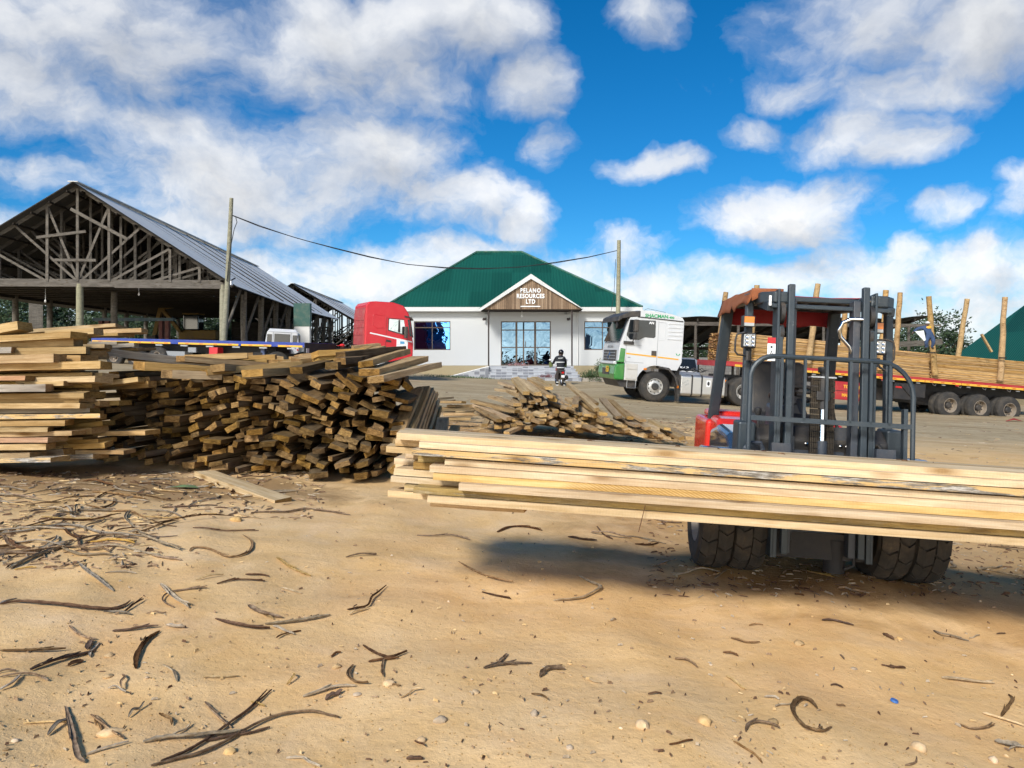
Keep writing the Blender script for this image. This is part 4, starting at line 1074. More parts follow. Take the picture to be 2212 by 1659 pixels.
# ---------------------------------------------------------------- timber sheds on the left
def shed(name, label, Xr, Y1, Y2, ratio_h, ratio_x, hw, rise, ze, ntruss, detail, ground_z, skew):
    """ridge starts at (Xr, Y1) and runs back to Y2; ze = eave height."""
    u = V((skew, 1, 0)).normalized(); r = V((u.y, -u.x, 0))
    L = (Y2 - Y1) / u.y
    Mx = Matrix(((r.x, u.x, 0, Xr), (r.y, u.y, 0, Y1), (0, 0, 1, 0), (0, 0, 0, 1)))
    sh = thing(name, label, 'shed', mat=Mx)
    zr = ze + rise; ov = 0.55
    zdrop = 0.0
    th = .06
    for sgn, nm in ((-1, 'roof_sheet'), (1, 'roof_sheet')):
        q = MB(); n = 10
        vs = []; fs = []
        ex = hw + .7; es = rise / hw
        for k in range(2):
            for i in range(n + 1):
                y = -ov + (L + 2 * ov) * i / n
                sag = -0.10 * math.sin(math.pi * i / n)
                vs.append((0, y, zr + .12 + sag - k * th)); vs.append((sgn * ex, y, ze - .7 * es + .12 + sag * 1.6 - k * th))
        m = 2 * (n + 1)
        for i in range(n):
            a = 2 * i
            fs.append((a, a + 1, a + 3, a + 2)); 
        q.add(vs[:m], fs, 0)
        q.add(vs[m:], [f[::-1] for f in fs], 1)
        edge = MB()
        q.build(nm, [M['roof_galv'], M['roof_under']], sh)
    q = MB(); q.box(-.25, .25, -ov - .02, L + ov, zr + .10, zr + .14); q.build('ridge_cap', M['roof_galv'], sh)
    # purlins
    q = MB()
    for sgn in (-1, 1):
        for i in range(9):
            f = (i + .4) / 9; x = sgn * hw * f * 1.05; z = zr - rise * f * 1.05
            q.bar((x, -ov + .1, z - .14), (x, L + ov - .1, z - .14), .07, .09)
    q.build('purlin', M['timber_shaded'], sh)
    def truss(y, mt, rich, full=True):
        q = MB()
        q.bar((0, y, zr - .05), (hw + .35, y, ze - .35 * rise / hw - .05), .07, .2); q.bar((0, y, zr - .05), (-hw - .35, y, ze - .35 * rise / hw - .05), .07, .2)
        zb_ = ze - .1
        q.bar((-hw, y, zb_), (hw, y, zb_), .09, .24)
        if rich: q.bar((-hw, y - .12, zb_ - .20), (1.9, y - .12, zb_ - .17), .07, .2); q.bar((1.9, y - .13, zb_ - .2), (hw, y - .13, zb_ - .2), .07, .26)
        pos = [-.82, -.62, -.41, -.2, 0, .21, .41, .62, .81]; jit = rnd.uniform(-.05, .05) if not rich else 0
        def zc(f): return zr - .12 - rise * abs(f)
        for f in [q_ + (jit if abs(q_) > .1 else 0) for q_ in pos[1::2] + [0] + [-.82, .82] + ([] if rich else [.31, -.3, .5])]: q.bar((f * hw, y - .05, zb_), (f * hw, y - .05, zc(f)), .13, .06, up=(0, 1, 0))
        for f0, f1 in ((-.82, -.5), (-.62, -.22), (-.41, -.01), (.41, .02), (.62, .22), (.82, .5), (-.2, 0), (.2, 0)):
            f0 += jit; f1 -= jit
            if abs(f0) > .3 or rich: q.bar((f0 * hw, y + .03, zc(f0) - .05), (f1 * hw, y + .03, zb_ + .05), .12, .05, up=(0, 1, 0))
        if rich: # boards nailed across
            q.bar((-2.0, y - .12, zb_ + 2.25), (.45, y - .12, zb_ + 2.6), .14, .05, up=(0, 1, 0)); q.bar((-.3, y - .14, zb_ + 3.75), (2.55, y - .14, zb_ + 2.2), .16, .05, up=(0, 1, 0))
            q.bar((-1.1, y - .12, zb_ + 1.1), (.95, y - .12, zb_ + 1.1), .14, .05, up=(0, 1, 0))
        return q.build('truss', mt, sh)
    for i in range(ntruss):
        truss(L * i / (ntruss - 1) + .02, M['timber'] if i < 2 else M['timber_shaded'], i == 0)  # trusses darker with depth, the inner shade put into the timber
    if detail:
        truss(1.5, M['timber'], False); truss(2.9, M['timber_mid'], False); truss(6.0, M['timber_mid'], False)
    # posts
    rows = [-hw, 0.1, hw - .15] if detail else [-hw, hw - .15]
    for i in range(ntruss):
        y = L * i / (ntruss - 1)
        for x in rows:
            if x == .1 and i > 1: continue
            q = MB(); wob = rnd.uniform(-.06, .06); rr = .19 if detail else .15
            g = ground_z - 1.2
            q.tube([(x + wob, y, g), (x - wob * .5, y + .03, g + 2.5), (x + wob * .3, y, (ze + g) / 2 + .9), (x, y, ze - .22)], [rr * 1.06, rr, rr * .97, rr * .9], 9)
            q.build('post', M['pole'] if (i == 0) else M['timber'], sh, smooth=50)
    # knee braces along the right eave
    for i in range(ntruss):
        y = L * i / (ntruss - 1)
        q = MB()
        for s_ in (-1, 1):
            if -0.5 < y + s_ * 1.6 < L + .5: q.bar((hw - .15, y + s_ * .1, ze - 3.0), (hw + .35, y + s_ * 1.5, ze - .35), .14, .06)
        q.build('brace', M['timber'], sh)
    q = MB(); q.bar((hw - .15, 0, ze - .3), (hw - .15, L, ze - .3), .12, .26); q.bar((-hw, 0, ze - .3), (-hw, L, ze - .3), .12, .26); q.build('eave_beam', M['timber_shaded'], sh)
    if detail:
        q = MB()
        for i in range(24):   # loose ceiling boards over the tie beams
            y = .6 + i * 1.55
            if y < L: q.bar((-hw + .4, y, ze - .28), (hw - .3, y, ze - .28), .9, .035)
        q.build('ceiling_boards', M['timber_shaded'], sh)
        for (x, y, dz) in ((-6.0, -.1, .3), (-2.6, 2.0, .75), (2.6, 1.2, .4)):
            q = MB(); q.cyl((x, y, ze - .2), (x, y, ze - .2 - dz), .01, n=5); q.ball((x, y, ze - .25 - dz), (.05, .05, .09)); q.build('hanging_bulb', M['white'], sh)
    return sh, Mx
SH1, SHM = shed('sawmill_shed', 'large open sawmill shed with exposed timber roof trusses facing the yard', -0.5647 * 40, 40.0, 77.2, 0, 0, 7.5, 4.87, 5.33, 10, True, 0.9, -0.085)
SH2, _ = shed('rear_shed', 'smaller open timber shed standing behind the large sawmill shed', (633 - 1106) / FPX * 82, 82.0, 112.0, 0, 0, 11.5, 6.7, 1.45 + 0.7, 7, False, 0.4, -0.05)

def sawmill_things():
    # dim things inside and behind the shed
    w = MB(); Yw = 66  # wall added to darken the depth of the shed
    for i in range(16):
        x0 = at(500 + i * 4.6, 700, Yw).x
        w.box(x0, x0 + .18, Yw, Yw + .05 + .02 * (i % 2), 0.4, 4.2)
    tag(w.build('plank_wall', M['timber_shaded'], origin=(at(530, 700, Yw).x, Yw, .4)), 'dark plank wall added to deepen the dark inside the sawmill shed', 'wall')
    w = MB(); Yw = 58.0
    for i in range(9):
        x0 = at(62 + i * 3.4, 680, Yw).x
        w.box(x0, x0 + .11, Yw, Yw + .05 + .02 * (i % 2), 0.6, at(0, 628, Yw).z)
    tag(w.build('sheet_panel', M['timber'], origin=(at(75, 700, Yw).x, Yw, .6)), 'narrow panel of upright boards at the left end of the sawmill shed', 'wall panel')
    # log frame
    fr = thing('sawmill_bench', 'blue and red sawmill bench seen between the sawmill shed posts', 'machine', at(290, 745, 50))
    b = MB(); b.box(-2.6, 2.6, -.2, .2, 1.55, 1.75); b.build('beam', paint('bench_blue', (.05, .10, .13), .6), fr)
    for x in (-1.9, 2.0):
        b = MB(); b.box(x - .35, x - .12, -.15, .15, 0, 1.55); b.box(x + .05, x + .3, -.15, .15, 0, 1.55); b.build('leg', paint('bench_red', (.12, .03, .028), .7), fr)
    # excavator
    ex = thing('excavator', 'dusty, darkened yellow excavator parked in the dark of the sawmill shed', 'excavator', at(425, 760, 60), R(0))
    b = MB()
    b.box(-1.5, 1.6, -.2, .3, 0, .75); b.build('track', M['chassis'], ex, bevel=.2)
    b = MB(); b.box(-1.4, 1.5, -.1, 1.2, .95, 1.7); b.build('body', M['yellow_machine'], ex, bevel=.1)
    b = MB(); b.box(-1.0, .2, -.2, .9, 1.7, 2.9); b.build('cab', M['glass'], ex, bevel=.08)
    b = MB(); b.box(-1.05, .25, -.25, .95, 2.9, 3.0); b.build('cab_roof', M['yellow_machine'], ex, bevel=.04)
    b = MB(); b.prism([(-1.3, 1.5), (-2.9, 3.5), (-2.7, 3.75), (-.7, 3.9), (-.7, 3.6), (-2.4, 3.3), (-1.0, 1.5)], 'y', -.35, -.05); b.build('boom', M['yellow_machine'], ex)
    b = MB(); b.bar((-2.7, -.2, 3.5), (-3.2, -.2, 1.2), .25, .3); b.build('arm', M['yellow_machine'], ex)
    b = MB(); b.prism([(-3.6, 1.2), (-3.0, 1.3), (-2.8, .6), (-3.3, .2), (-3.7, .6)], 'y', -.6, .2); b.build('bucket', M['grease'], ex)
    # green and tin clad column by the eave
    c = thing('tin_drum_column', 'column wrapped in dark green sheet above bare tin by the shed eave', 'column', at(652, 760, 50))
    b = MB(); b.box(-.5, .5, 0, .4, 0, 1.65); b.build('tin_sheet', M['roof_galv'], c)
    b = MB(); b.box(-.53, .53, -.02, .42, 1.65, at(0, 655, 50).z - at(0, 760, 50).z); b.build('green_sheet', paint('green_sheet', (.012, .085, .07), .6), c)
sawmill_things()

# ---------------------------------------------------------------- open shed behind the loaded trailer
def open_shed():
    Y0, Y1 = 43.0, 53.0
    xa, xb = at(1400, 0, Y0).x, at(2012, 0, Y0).x
    za, zb = at(0, 684, Y0).z, at(0, 741, Y1).z
    sh = thing('open_sided_shed', 'low open shed with a dark corrugated roof behind the loaded red trailer', 'shed')
    q = MB(); n = 60
    vs = []; fs = []
    for i in range(n + 1):
        x = xa + (xb - xa) * i / n; dz = -.16 * sm(.55, 1, i / n) * 1 + .03 * math.sin(i * .7)
        if i > n * .86: dz += .25 * ((i / n - .86) / .14)
        vs += [(x, Y0, za + dz), (x, Y1, zb + dz), (x, Y0, za + dz - .03), (x, Y1, zb + dz - .03)]
    for i in range(n):
        a = 4 * i
        fs += [(a, a + 4, a + 5, a + 1), (a + 2, a + 3, a + 7, a + 6), (a, a + 2, a + 6, a + 4), (a + 1, a + 5, a + 7, a + 3)]
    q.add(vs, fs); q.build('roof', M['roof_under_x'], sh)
    q = MB()
    for i in range(13):
        x = xa + (xb - xa) * (i + .3) / 13
        q.bar((x, Y0 + .1, za - .18), (x, Y1 - .1, zb - .16), .08, .16)
    q.build('rafter', M['timber_shaded'], sh)
    q = MB(); q.bar((xa, Y0 + .3, za - .36), (xb, Y0 + .3, za - .50), .12, .2); q.build('front_beam', M['timber_mid'], sh)
    q = MB(); q.bar((xa, Y1 - .3, zb - .33), (xb, Y1 - .3, zb - .45), .12, .2); q.build('rear_beam', M['timber_shaded'], sh)
    for i in range(7):
        x = xa + (xb - xa) * (i + .12) / 6.6
        for y, z in ((Y0 + .3, za - .45), (Y1 - .3, zb - .4)):
            q = MB(); q.tube([(x, y, gz(x, y) - .3), (x + .05, y, z)], [.10, .08], 8); q.build('post', M['timber_mid'], sh)
    q = MB()
    q.bar((at(1560, 0, 48).x, 48, at(0, 716, 48).z), (at(1860, 0, 48).x, 48, at(0, 719, 48).z), .06, .08); q.build('rail', M['timber'], sh); q = MB()
    q.bar((at(1880, 0, 42.6).x, 42.6, at(0, 748, 42.6).z), (at(2035, 0, 42.6).x, 42.6, at(0, 738, 42.6).z), .1, .3); q.build('rail', M['timber'], sh); q = MB()
    q.bar((at(1880, 0, 42.7).x, 42.7, at(0, 701, 42.7).z), (at(2033, 0, 42.7).x, 42.7, at(0, 703, 42.7).z), .06, .1)
    q.build('rail', M['timber'], sh)
    bw = MB(); xw0, xw1 = at(1300, 0, 60).x, at(1960, 0, 60).x
    bw.box(xw0, xw1, 60, 60.2, -3, at(0, 772, 60).z); tag(bw.build('block_wall', M['block'], origin=(xw0, 60, -3)), 'grey block wall seen beyond the open shed', 'wall')
open_shed()

def green_roof_house():
    Y0 = 36.0
    h = thing('green_roof_building', 'building at the right edge with a tall dark green hipped roof', 'building')
    yb = Y0 + 12; ze = at(0, 778, yb).z
    x0 = at(2050, 0, yb).x; xr = x0 + 16; yr = Y0 + 6
    R0 = at(2380, 537, yr); R1 = R0 + V((6, 0, 0))
    A, B_, C_, D_ = V((x0, Y0, ze)), V((xr, Y0, ze)), V((xr, yb, ze)), V((x0, yb, ze))
    q = MB(); q.slab([A, B_, R1, R0], .05, 0); q.slab([C_, D_, R0, R1], .05, 0); q.slab([D_, A, R0], .05, 1); q.slab([B_, C_, R1], .05, 1)
    q.build('roof', [M['roof_green_x'], M['roof_green_y']], h)
    q = MB(); q.box(x0 + .5, xr - .5, Y0 + .5, yb - .5, -4, ze - .05); q.build('wall', M['plinth'], h)
green_roof_house()

# ---------------------------------------------------------------- poles and cable
def pole(px0, py0, px1, Y, label, r0, r1):
    top = at(px0, py0, Y); bx = (px1 - 1106) / FPX * Y; g = gz(bx, Y)
    b = MB(); p0 = V((bx, Y, g - .5)); b.tube([p0, (p0 + top) / 2 + V((.03, 0, 0)), top], [r0, (r0 + r1) / 2, r1], 12)
    return b.build('utility_pole', M['pole'], smooth=50, origin=(bx, Y, g)), top
po, t1 = pole(500, 428, 479, 38.2, 'x', .16, .095); tag(po, 'grey green wooden utility pole leaning in front of the sawmill shed', 'utility pole')
po2, t2 = pole(1337, 519, 1331, 43.2, 'x', .15, .105); tag(po2, 'wooden utility pole standing between the office and the white truck', 'utility pole')
def cable():
    a = at(503, 466, 38.2); c = at(1334, 541, 43.2); b = MB(); pts = []
    ref = [(503, 466), (560, 489), (640, 514), (720, 536), (800, 556), (880, 571), (960, 579), (1040, 581), (1120, 577), (1200, 568), (1270, 556), (1334, 541)]
    for i, (px, py) in enumerate(ref): pts.append(at(px, py, 38.2 + 5 * (px - 503) / 831))
    b.tube(pts, .022, 5)
    b.tube([p + V((0, 0, .03 * math.sin(i * 2.2) + .02)) for i, p in enumerate(pts)], .016, 5)
    o = b.build('power_cable', M['mark_black'], origin=pts[0]); tag(o, 'twisted black power cable sagging between the two utility poles', 'cable')
    b = MB(); b.tube([at(509, 468, 38.1), at(512, 480, 38.1), at(506, 495, 38.05), at(499, 530, 38.05), at(494, 570, 38.05), at(490, 607, 38.05)], .02, 5)
    tag(b.build('drop_cable', M['mark_black'], origin=at(509, 468, 38.1)), 'thin black drop cable hanging down the left utility pole', 'cable')
    b = MB(); b.tube([at(1330, 560, 43.0), at(1326, 640, 43.0), at(1320, 672, 43.0)], .014, 5)
    tag(b.build('drop_cable', M['mark_black'], origin=at(1330, 560, 43.0)), 'thin dark wire hanging from the pole beside the white truck', 'cable')
    lamp = thing('floodlight', 'small white floodlight on the sawmill shed eave by the utility pole', 'lamp', at(495, 612, 39.2))
    b = MB(); b.box(-.12, .16, -.12, .1, -.1, .12); b.build('housing', M['white'], lamp, bevel=.02)
    b = MB(); b.bar((0, .05, .1), (.2, .3, .3), .06, .06); b.build('bracket', M['mark_black'], lamp)
cable()
# ---------------------------------------------------------------- vehicles
def wheel(parent, x, y, r, w, side, style='front', rim='rim', n=36):
    """side = +1: outer face towards +y."""
    q = MB(); s = side
    k = r / .56
    prof = [(.30, -w/2), (.47, -w/2 - .012), (.53, -w/2 + .02), (.555, -w/2 + .05), (.56, -w/2 + .07), (.56, -.045), (.55, -.04), (.55, -.03), (.56, -.025), (.56, .025), (.55, .03), (.55, .04), (.56, .045),
            (.56, w/2 - .07), (.555, w/2 - .05), (.53, w/2 - .02), (.47, w/2 + .012), (.30, w/2)]
    q.lathe([(a * k, h) for a, h in prof], (0, 0, 0), (0, s, 0), n)
    if style == 'front':
        for i in range(56):
            t = 2 * math.pi * i / 56; c, sn = math.cos(t), math.sin(t)
            for hh in (w/2 - .035, -w/2 + .035):
                q.bar((c * (r - .012), s * hh, sn * (r - .012)), (c * (r + .006), s * hh, sn * (r + .006)), .05, .035, up=(0, 1, 0))
    t_ = q.build('wheel', M['rubber'], parent, smooth=35); t_.location = (x, y, r)
    q = MB()
    if style == 'front':
        pf = [(.305, w/2 - .03), (.30, w/2 + .005), (.285, w/2 + .005), (.27, w/2 - .05), (.235, w/2 - .035), (.20, w/2 - .005), (.135, w/2 + .0), (.13, w/2 + .0)]
        hub = [(.135, w/2 - .01), (.13, w/2 + .05), (.115, w/2 + .07), (.07, w/2 + .075), (0, w/2 + .075)]; br = .165; bz = w/2 + .0; hz = w/2 - .035; hr = .235
    else:
        pf = [(.305, w/2 - .02), (.30, w/2 + .01), (.285, w/2 + .01), (.265, w/2 - .12), (.25, w/2 - .17), (.15, w/2 - .18)]
        hub = [(.155, w/2 - .19), (.14, w/2 - .09), (.11, w/2 - .06), (.05, w/2 - .055), (0, w/2 - .055)]; br = .18; bz = w/2 - .18; hz = w/2 - .17; hr = .225
    q.lathe([(a * k, h) for a, h in pf], (0, 0, 0), (0, s, 0), n)
    for i in range(10):
        t = 2 * math.pi * i / 10
        q.cyl((br * k * math.cos(t), s * bz, br * k * math.sin(t)), (br * k * math.cos(t), s * (bz + .025), br * k * math.sin(t)), .014, n=6)
    rm = q.build('rim', M[rim], t_, smooth=40)
    q = MB(); q.lathe([(a * k, h) for a, h in hub], (0, 0, 0), (0, s, 0), 20)
    for i in range(10):
        t = 2 * math.pi * (i + .5) / 10; c = (hr * k * math.cos(t), s * hz, hr * k * math.sin(t))
        q.cyl((c[0], c[1] - s * .02, c[2]), (c[0], c[1] + s * .012, c[2]), .026 * k, n=10)
    q.build('hub', M['black'], t_, smooth=40)
    return t_

def white_truck():
    hd = math.pi + R(7.0)
    T = thing('truck_tractor', 'white truck tractor with a green bumper and dark sun visor parked by the office', 'truck', mat=ground_frame(5.12, 29.7, hd))
    W = 1.22
    arch = [(.76 * math.cos(R(a)), .56 + .78 * math.sin(R(a))) for a in range(12, 128, 12)]
    cab = [(1.2, .74), (.72, .74)] + arch + [(-.56, 1.2), (-.8, 1.2), (-.96, 1.5), (-.97, 3.04), (-.90, 3.17), (-.5, 3.28), (.35, 3.36), (.82, 3.34), (1.10, 3.05), (1.40, 2.14), (1.46, 1.86), (1.47, 1.40), (1.2, 1.38)]
    b = MB(); b.prism(cab, 'y', -W, W); b.build('cab', M['white_paint'], T, bevel=.045, seg=3)
    # far shell bottom etc. glass
    def side(poly, y0, y1, name, mat, par=T, bev=.012):
        q = MB(); q.prism(poly, 'y', y0, y1); return q.build(name, M[mat], par, bevel=bev)
    for s in (1, -1):
        y = W * s
        side([(1.10, 2.98), (.12, 3.0), (.10, 2.40), (.16, 2.35), (.5, 2.36), (.72, 2.25), (1.06, 2.24), (1.2, 2.40)], y - .012 * s, y + .01 * s, 'door_window', 'glass', T, .006)
    b = MB(); b.slab([(1.125, -1.04, 3.0), (1.125, 1.04, 3.0), (1.425, 1.10, 2.16), (1.425, -1.10, 2.16)], .05)
    b.build('windscreen', M['glass'], T)
    b = MB(); b.prism([(.72, 3.33), (1.12, 3.28), (1.52, 3.08), (1.56, 2.90), (1.50, 2.90), (1.40, 3.0), (1.12, 3.06), (.72, 3.12)], 'y', -1.24, 1.24); b.build('sun_visor', M['black'], T, bevel=.02)
    # drip rail, door lines
    y = W + .003
    def strip(x0, z0, x1, z1, w, mat, name, t=.006, par=T):
        q = MB(); q.bar((x0, W + t / 2, z0), (x1, W + t / 2, z1), w, t, up=(0, 1, 0)) if False else q.prism([(x0, z0 - w/2), (x1, z1 - w/2), (x1, z1 + w/2), (x0, z0 + w/2)], 'y', W + .001, W + .001 + t)
        return q.build(name, M[mat], par)
    strip(.82, 3.10, -.93, 3.03, .035, 'mark_black', 'drip_rail', .02)
    strip(-.0, 3.0, .02, 1.30, .012, 'mark_grey', 'panel_gap', .003)
    q = MB(); q.prism([(1.18, 1.41), (.5, 1.40), (.5, 1.415), (1.18, 1.425)], 'y', W + .001, W + .004); q.prism([(-.005, 3.0), (.008, 3.0), (.008, 1.36), (-.005, 1.36)], 'y', W + .001, W + .004); q.prism([(1.17, 2.05), (.6, 2.04), (.6, 2.05), (1.17, 2.062)], 'y', W + .001, W + .004)
    q.prism([(1.20, 2.5), (1.19, 2.5), (1.17, 1.4), (1.18, 1.4)], 'y', W + .001, W + .004)
    q.build('door_seam', M['mark_grey'], T)
    strip(1.17, 1.725, .03, 1.665, .05, 'orange_tape', 'reflective_stripe'); strip(-.02, 1.66, -.83, 1.615, .05, 'orange_tape', 'reflective_stripe')
    q = MB(); q.prism([(.22, 1.88), (.03, 1.88), (.03, 1.69), (.22, 1.70)], 'y', W, W + .012); q.build('door_handle', M['black'], T, bevel=.01)
    # pressed ribs on the sleeper side
    for i in range(5):
        z = 2.32 + i * .145
        q = MB(); q.prism([(-.35, z), (-.93, z), (-.93, z + .07), (-.40, z + .07)], 'y', W - .01, W + .016); q.build('pressed_rib', M['white_paint'], T, bevel=.012)
    q = MB(); q.tube([(-.03, W, 2.95), (-.25, W, 2.95), (-.28, W, 2.9), (-.28, W, 2.38), (-.22, W, 2.31), (-.03, W, 2.30)], .012, 6); q.build('pressed_panel', M['white_paint'], T)
    # lettering on this side
    text_mesh('lettering', 'SHACMAN', .175, M['mark_green'], T, (.10, W + .001, 3.165), (R(90), 0, math.pi), .006, .006, 1.05)
    text_mesh('lettering', '-400', .115, M['mark_green'], T, (-.46, W + .001, 3.145), (R(90), 0, math.pi), .006, .004, 1.1)
    text_mesh('window_lettering', 'AN', .12, M['white'], T, (.28, W + .012, 2.9), (R(90), 0, math.pi), .003, .004, 1.1)
    text_mesh('lettering', '400', .055, M['mark_grey'], T, (1.06, W + .002, 1.585), (R(90), 0, math.pi), .003, .003, 1.3)
    q = MB()
    for s in (-1, 1): q.prism([(-.80, 1.74), (-.80 + s * .05, 1.83), (-.80 + s * .09, 1.83), (-.80 + s * .05, 1.76)], 'y', W + .002, W + .005)
    q.build('leaf_emblem', M['mark_green'], T)
    # front: grille, deflectors, bumper
    q = MB(); q.box(1.44, 1.50, -.92, .92, 1.42, 1.84); 
    q.build('grille', M['black'], T, bevel=.02)
    for i in range(3):
        q = MB(); q.box(1.50, 1.515, -.9, .9, 1.50 + i * .11, 1.53 + i * .11); q.build('grille_bar', M['mark_grey'], T)
    q = MB(); q.lathe([(.13, 0), (.15, .015), (.16, .0)], (1.515, 0, 1.64), (1, 0, 0), 24); q.tube([(1.53, -.09, 1.60), (1.53, 0, 1.70), (1.53, .09, 1.60)], .015, 6); q.build('emblem', M['chrome'], T)
    text_mesh('front_lettering', 'SHACMAN', .14, M['mark_grey'], T, (1.475, 0, 1.98), (R(90), 0, R(90)), .004, .004, 1.2)
    for s in (1, -1):
        q = MB(); q.prism([(1.50, 1.38), (1.22, 1.38), (1.20, 1.90), (1.40, 1.92), (1.44, 1.5)], 'y', s * .96, s * 1.235); q.build('wind_deflector', M['green_paint'], T, bevel=.03)
        q = MB(); q.box(1.5, 1.56, s * .62, s * 1.05, .9, 1.22); q.build('headlight', M['headlight'], T, bevel=.04)
    q = MB(); q.prism([(1.2, .74), (1.56, .74), (1.60, .95), (1.58, 1.20), (1.50, 1.32), (1.2, 1.36)], 'y', -1.25, 1.25); q.build('bumper', M['green_paint'], T, bevel=.05, seg=3)
    q = MB(); q.box(1.44, 1.575, -1.0, 1.0, 1.30, 1.42); q.build('bumper_top', M['white_paint'], T, bevel=.03)
    q = MB(); q.box(1.585, 1.605, -.55, .55, .90, 1.15); q.build('bumper_intake', M['black'], T, bevel=.01)
    q = MB(); q.box(1.606, 1.615, .05, .43, 1.0, 1.22); pl = q.build('number_plate', M['plate_yellow'], T)
    text_mesh('plate_text', 'T 482', .10, M['mark_black'], T, (1.617, .24, 1.15), (R(90), 0, R(90)), .002, .0, .8); text_mesh('plate_text', 'DKP', .10, M['mark_black'], T, (1.617, .24, 1.06), (R(90), 0, R(90)), .002, .0, .8)
    q = MB(); q.prism([(1.46, .74), (1.3, .48), (.72, .48), (.72, .74)], 'y', -1.1, 1.1); q.build('air_dam', M['black'], T)
    # steps
    q = MB()
    for z in (.80, 1.16): q.box(.76, 1.12, W - .02, W + .03, z, z + .03)
    q.build('cab_step', M['white_dirty'], T)
    q = MB(); q.box(.70, 1.18, W - .06, W + .006, .74, 1.36); q.build('step_panel', M['white_dirty'], T, bevel=.02)
    q = MB(); q.tube([(1.05, W - .1, .74), (1.05, W - .1, .46), (.72, W - .1, .46), (.72, W - .1, .74)], .018, 6); q.build('lower_step', M['galv'], T)
    q = MB(); q.ball((.42, W + .01, 1.19), (.07, .02, .04)); q.build('side_marker', M['amber'], T)
    # mirrors
    m = MB(); m.box(.86, 1.02, W + .16, W + .40, 2.52, 2.98); m.box(.90, 1.02, W + .16, W + .38, 2.26, 2.48); m.build('side_mirror', M['black'], T, bevel=.03)
    m = MB(); m.tube([(1.0, W, 2.1), (1.0, W + .2, 2.2), (.96, W + .25, 2.3)], .02, 6); m.box(.92, 1.30, W, W + .07, 2.06, 2.18); m.build('mirror_arm', M['black'], T, bevel=.01)
    m = MB(); m.ball((1.46, .72, 2.78), (.03, .14, .14)); m.tube([(1.30, .75, 2.96), (1.42, .75, 2.9), (1.46, .72, 2.8)], .012, 6); m.tube([(1.14, 1.1, 2.95), (1.05, 1.22, 2.8)], .015, 6); m.build('front_mirror', M['black'], T)
    m = MB(); m.tube([(1.47, -.7, 2.15), (1.36, 0.0, 2.45)], .012, 5); m.tube([(1.47, .1, 2.15), (1.36, .8, 2.4)], .012, 5); m.build('wiper', M['mark_black'], T)
    m = MB(); m.tube([(.7, W - .25, 3.28), (.4, W - .2, 3.44), (-.3, W - .2, 3.34)], .006, 5); m.build('antenna', M['mark_black'], T)
    # chassis
    q = MB()
    for s in (.42, -.42): q.box(-5.6, 1.1, s - .05, s + .05, .72, 1.0)
    q.box(-.98, -.8, -1.0, 1.0, .6, 1.5); q.box(-3.9, -2.7, -.5, .5, .9, 1.15)
    q.build('chassis', M['chassis'], T)
    q = MB(); q.prism([(-.10, 1.33), (-.5, 1.28), (-.78, 1.0), (-.92, .55), (-.86, .54), (-.72, .95), (-.47, 1.2), (-.10, 1.26)], 'y', W - .35, W + .0); q.build('mudguard', M['black'], T)
    q = MB(); q.prism([(-.86, .55), (-1.0, .55), (-.95, .05), (-.88, .05)], 'y', W - .30, W - .05); q.build('mudflap', M['rubber'], T)
    q = MB(); q.box(-.84, -.90, W - .02, W, .55, .64); q.build('side_marker', M['amber'], T)
    q = MB()
    prof = [(-.36, .36), (-.36, 1.0), (-.28, 1.07), (.28, 1.07), (.36, 1.0), (.36, .36), (.28, .28), (-.28, .28)]
    q.prism([(p[0] + .84, p[1]) for p in prof], 'x', -2.72, -.99); q.build('fuel_tank', M['tank'], T, bevel=.03)
    for x in (-1.42, -1.80):
        q = MB(); q.prism([(p[0] * 1.02 + .84, (p[1] - .67) * 1.02 + .67) for p in prof], 'x', x - .03, x + .03); q.build('tank_strap', M['black'], T)
    text_mesh('tank_lettering', 'AXOR', .10, M['lamp_white'], T, (-1.16, 1.203, .80), (R(90), R(-30), math.pi), .002, .002); text_mesh('tank_lettering', 'TRV', .10, M['lamp_white'], T, (-1.22, 1.203, .70), (R(90), R(-30), math.pi), .002, .002)
    q = MB(); q.box(-2.13, -1.98, 1.2, 1.204, .66, .90); st = q.build('tank_sticker', M['white'], T)
    q = MB(); q.ball((-2.055, 1.206, .78), (.05, .004, .08)); q.build('sticker_mark', M['mark_black'], st)
    q = MB()
    for k in range(3): q.tube([(-.98 - .09 * i, .3 + .1 * math.cos(i * 1.9) + .2 * k, 1.22 + .05 * math.sin(i * 1.9) + .04 * k) for i in range(14)], .014, 5)
    q.build('air_hose', M['mark_black'], T)
    q = MB(); q.box(-1.0, -.86, .5, .95, 1.05, 1.28); q.build('battery_cover', M['yellow_machine'], T, bevel=.02)
    q = MB(); q.prism([(-2.78, 1.05), (-2.72, .9), (-2.7, .35), (-2.8, .35)], 'y', .55, 1.22); q.build('mudguard', M['black'], T)
    q = MB(); q.box(-2.76, -2.70, 1.18, 1.2, .88, .96); q.build('side_marker', M['amber'], T)
    wheel(T, 0, W - .18, .56, .32, 1, 'front'); wheel(T, 0, -W + .18, .56, .32, -1, 'front')
    for x in (-3.45, -4.82):
        for s in (1, -1):
            wheel(T, x, s * (W - .16), .55, .28, s, 'rear'); wheel(T, x, s * (W - .52), .55, .28, s, 'rear')
    return T
TRK = white_truck()

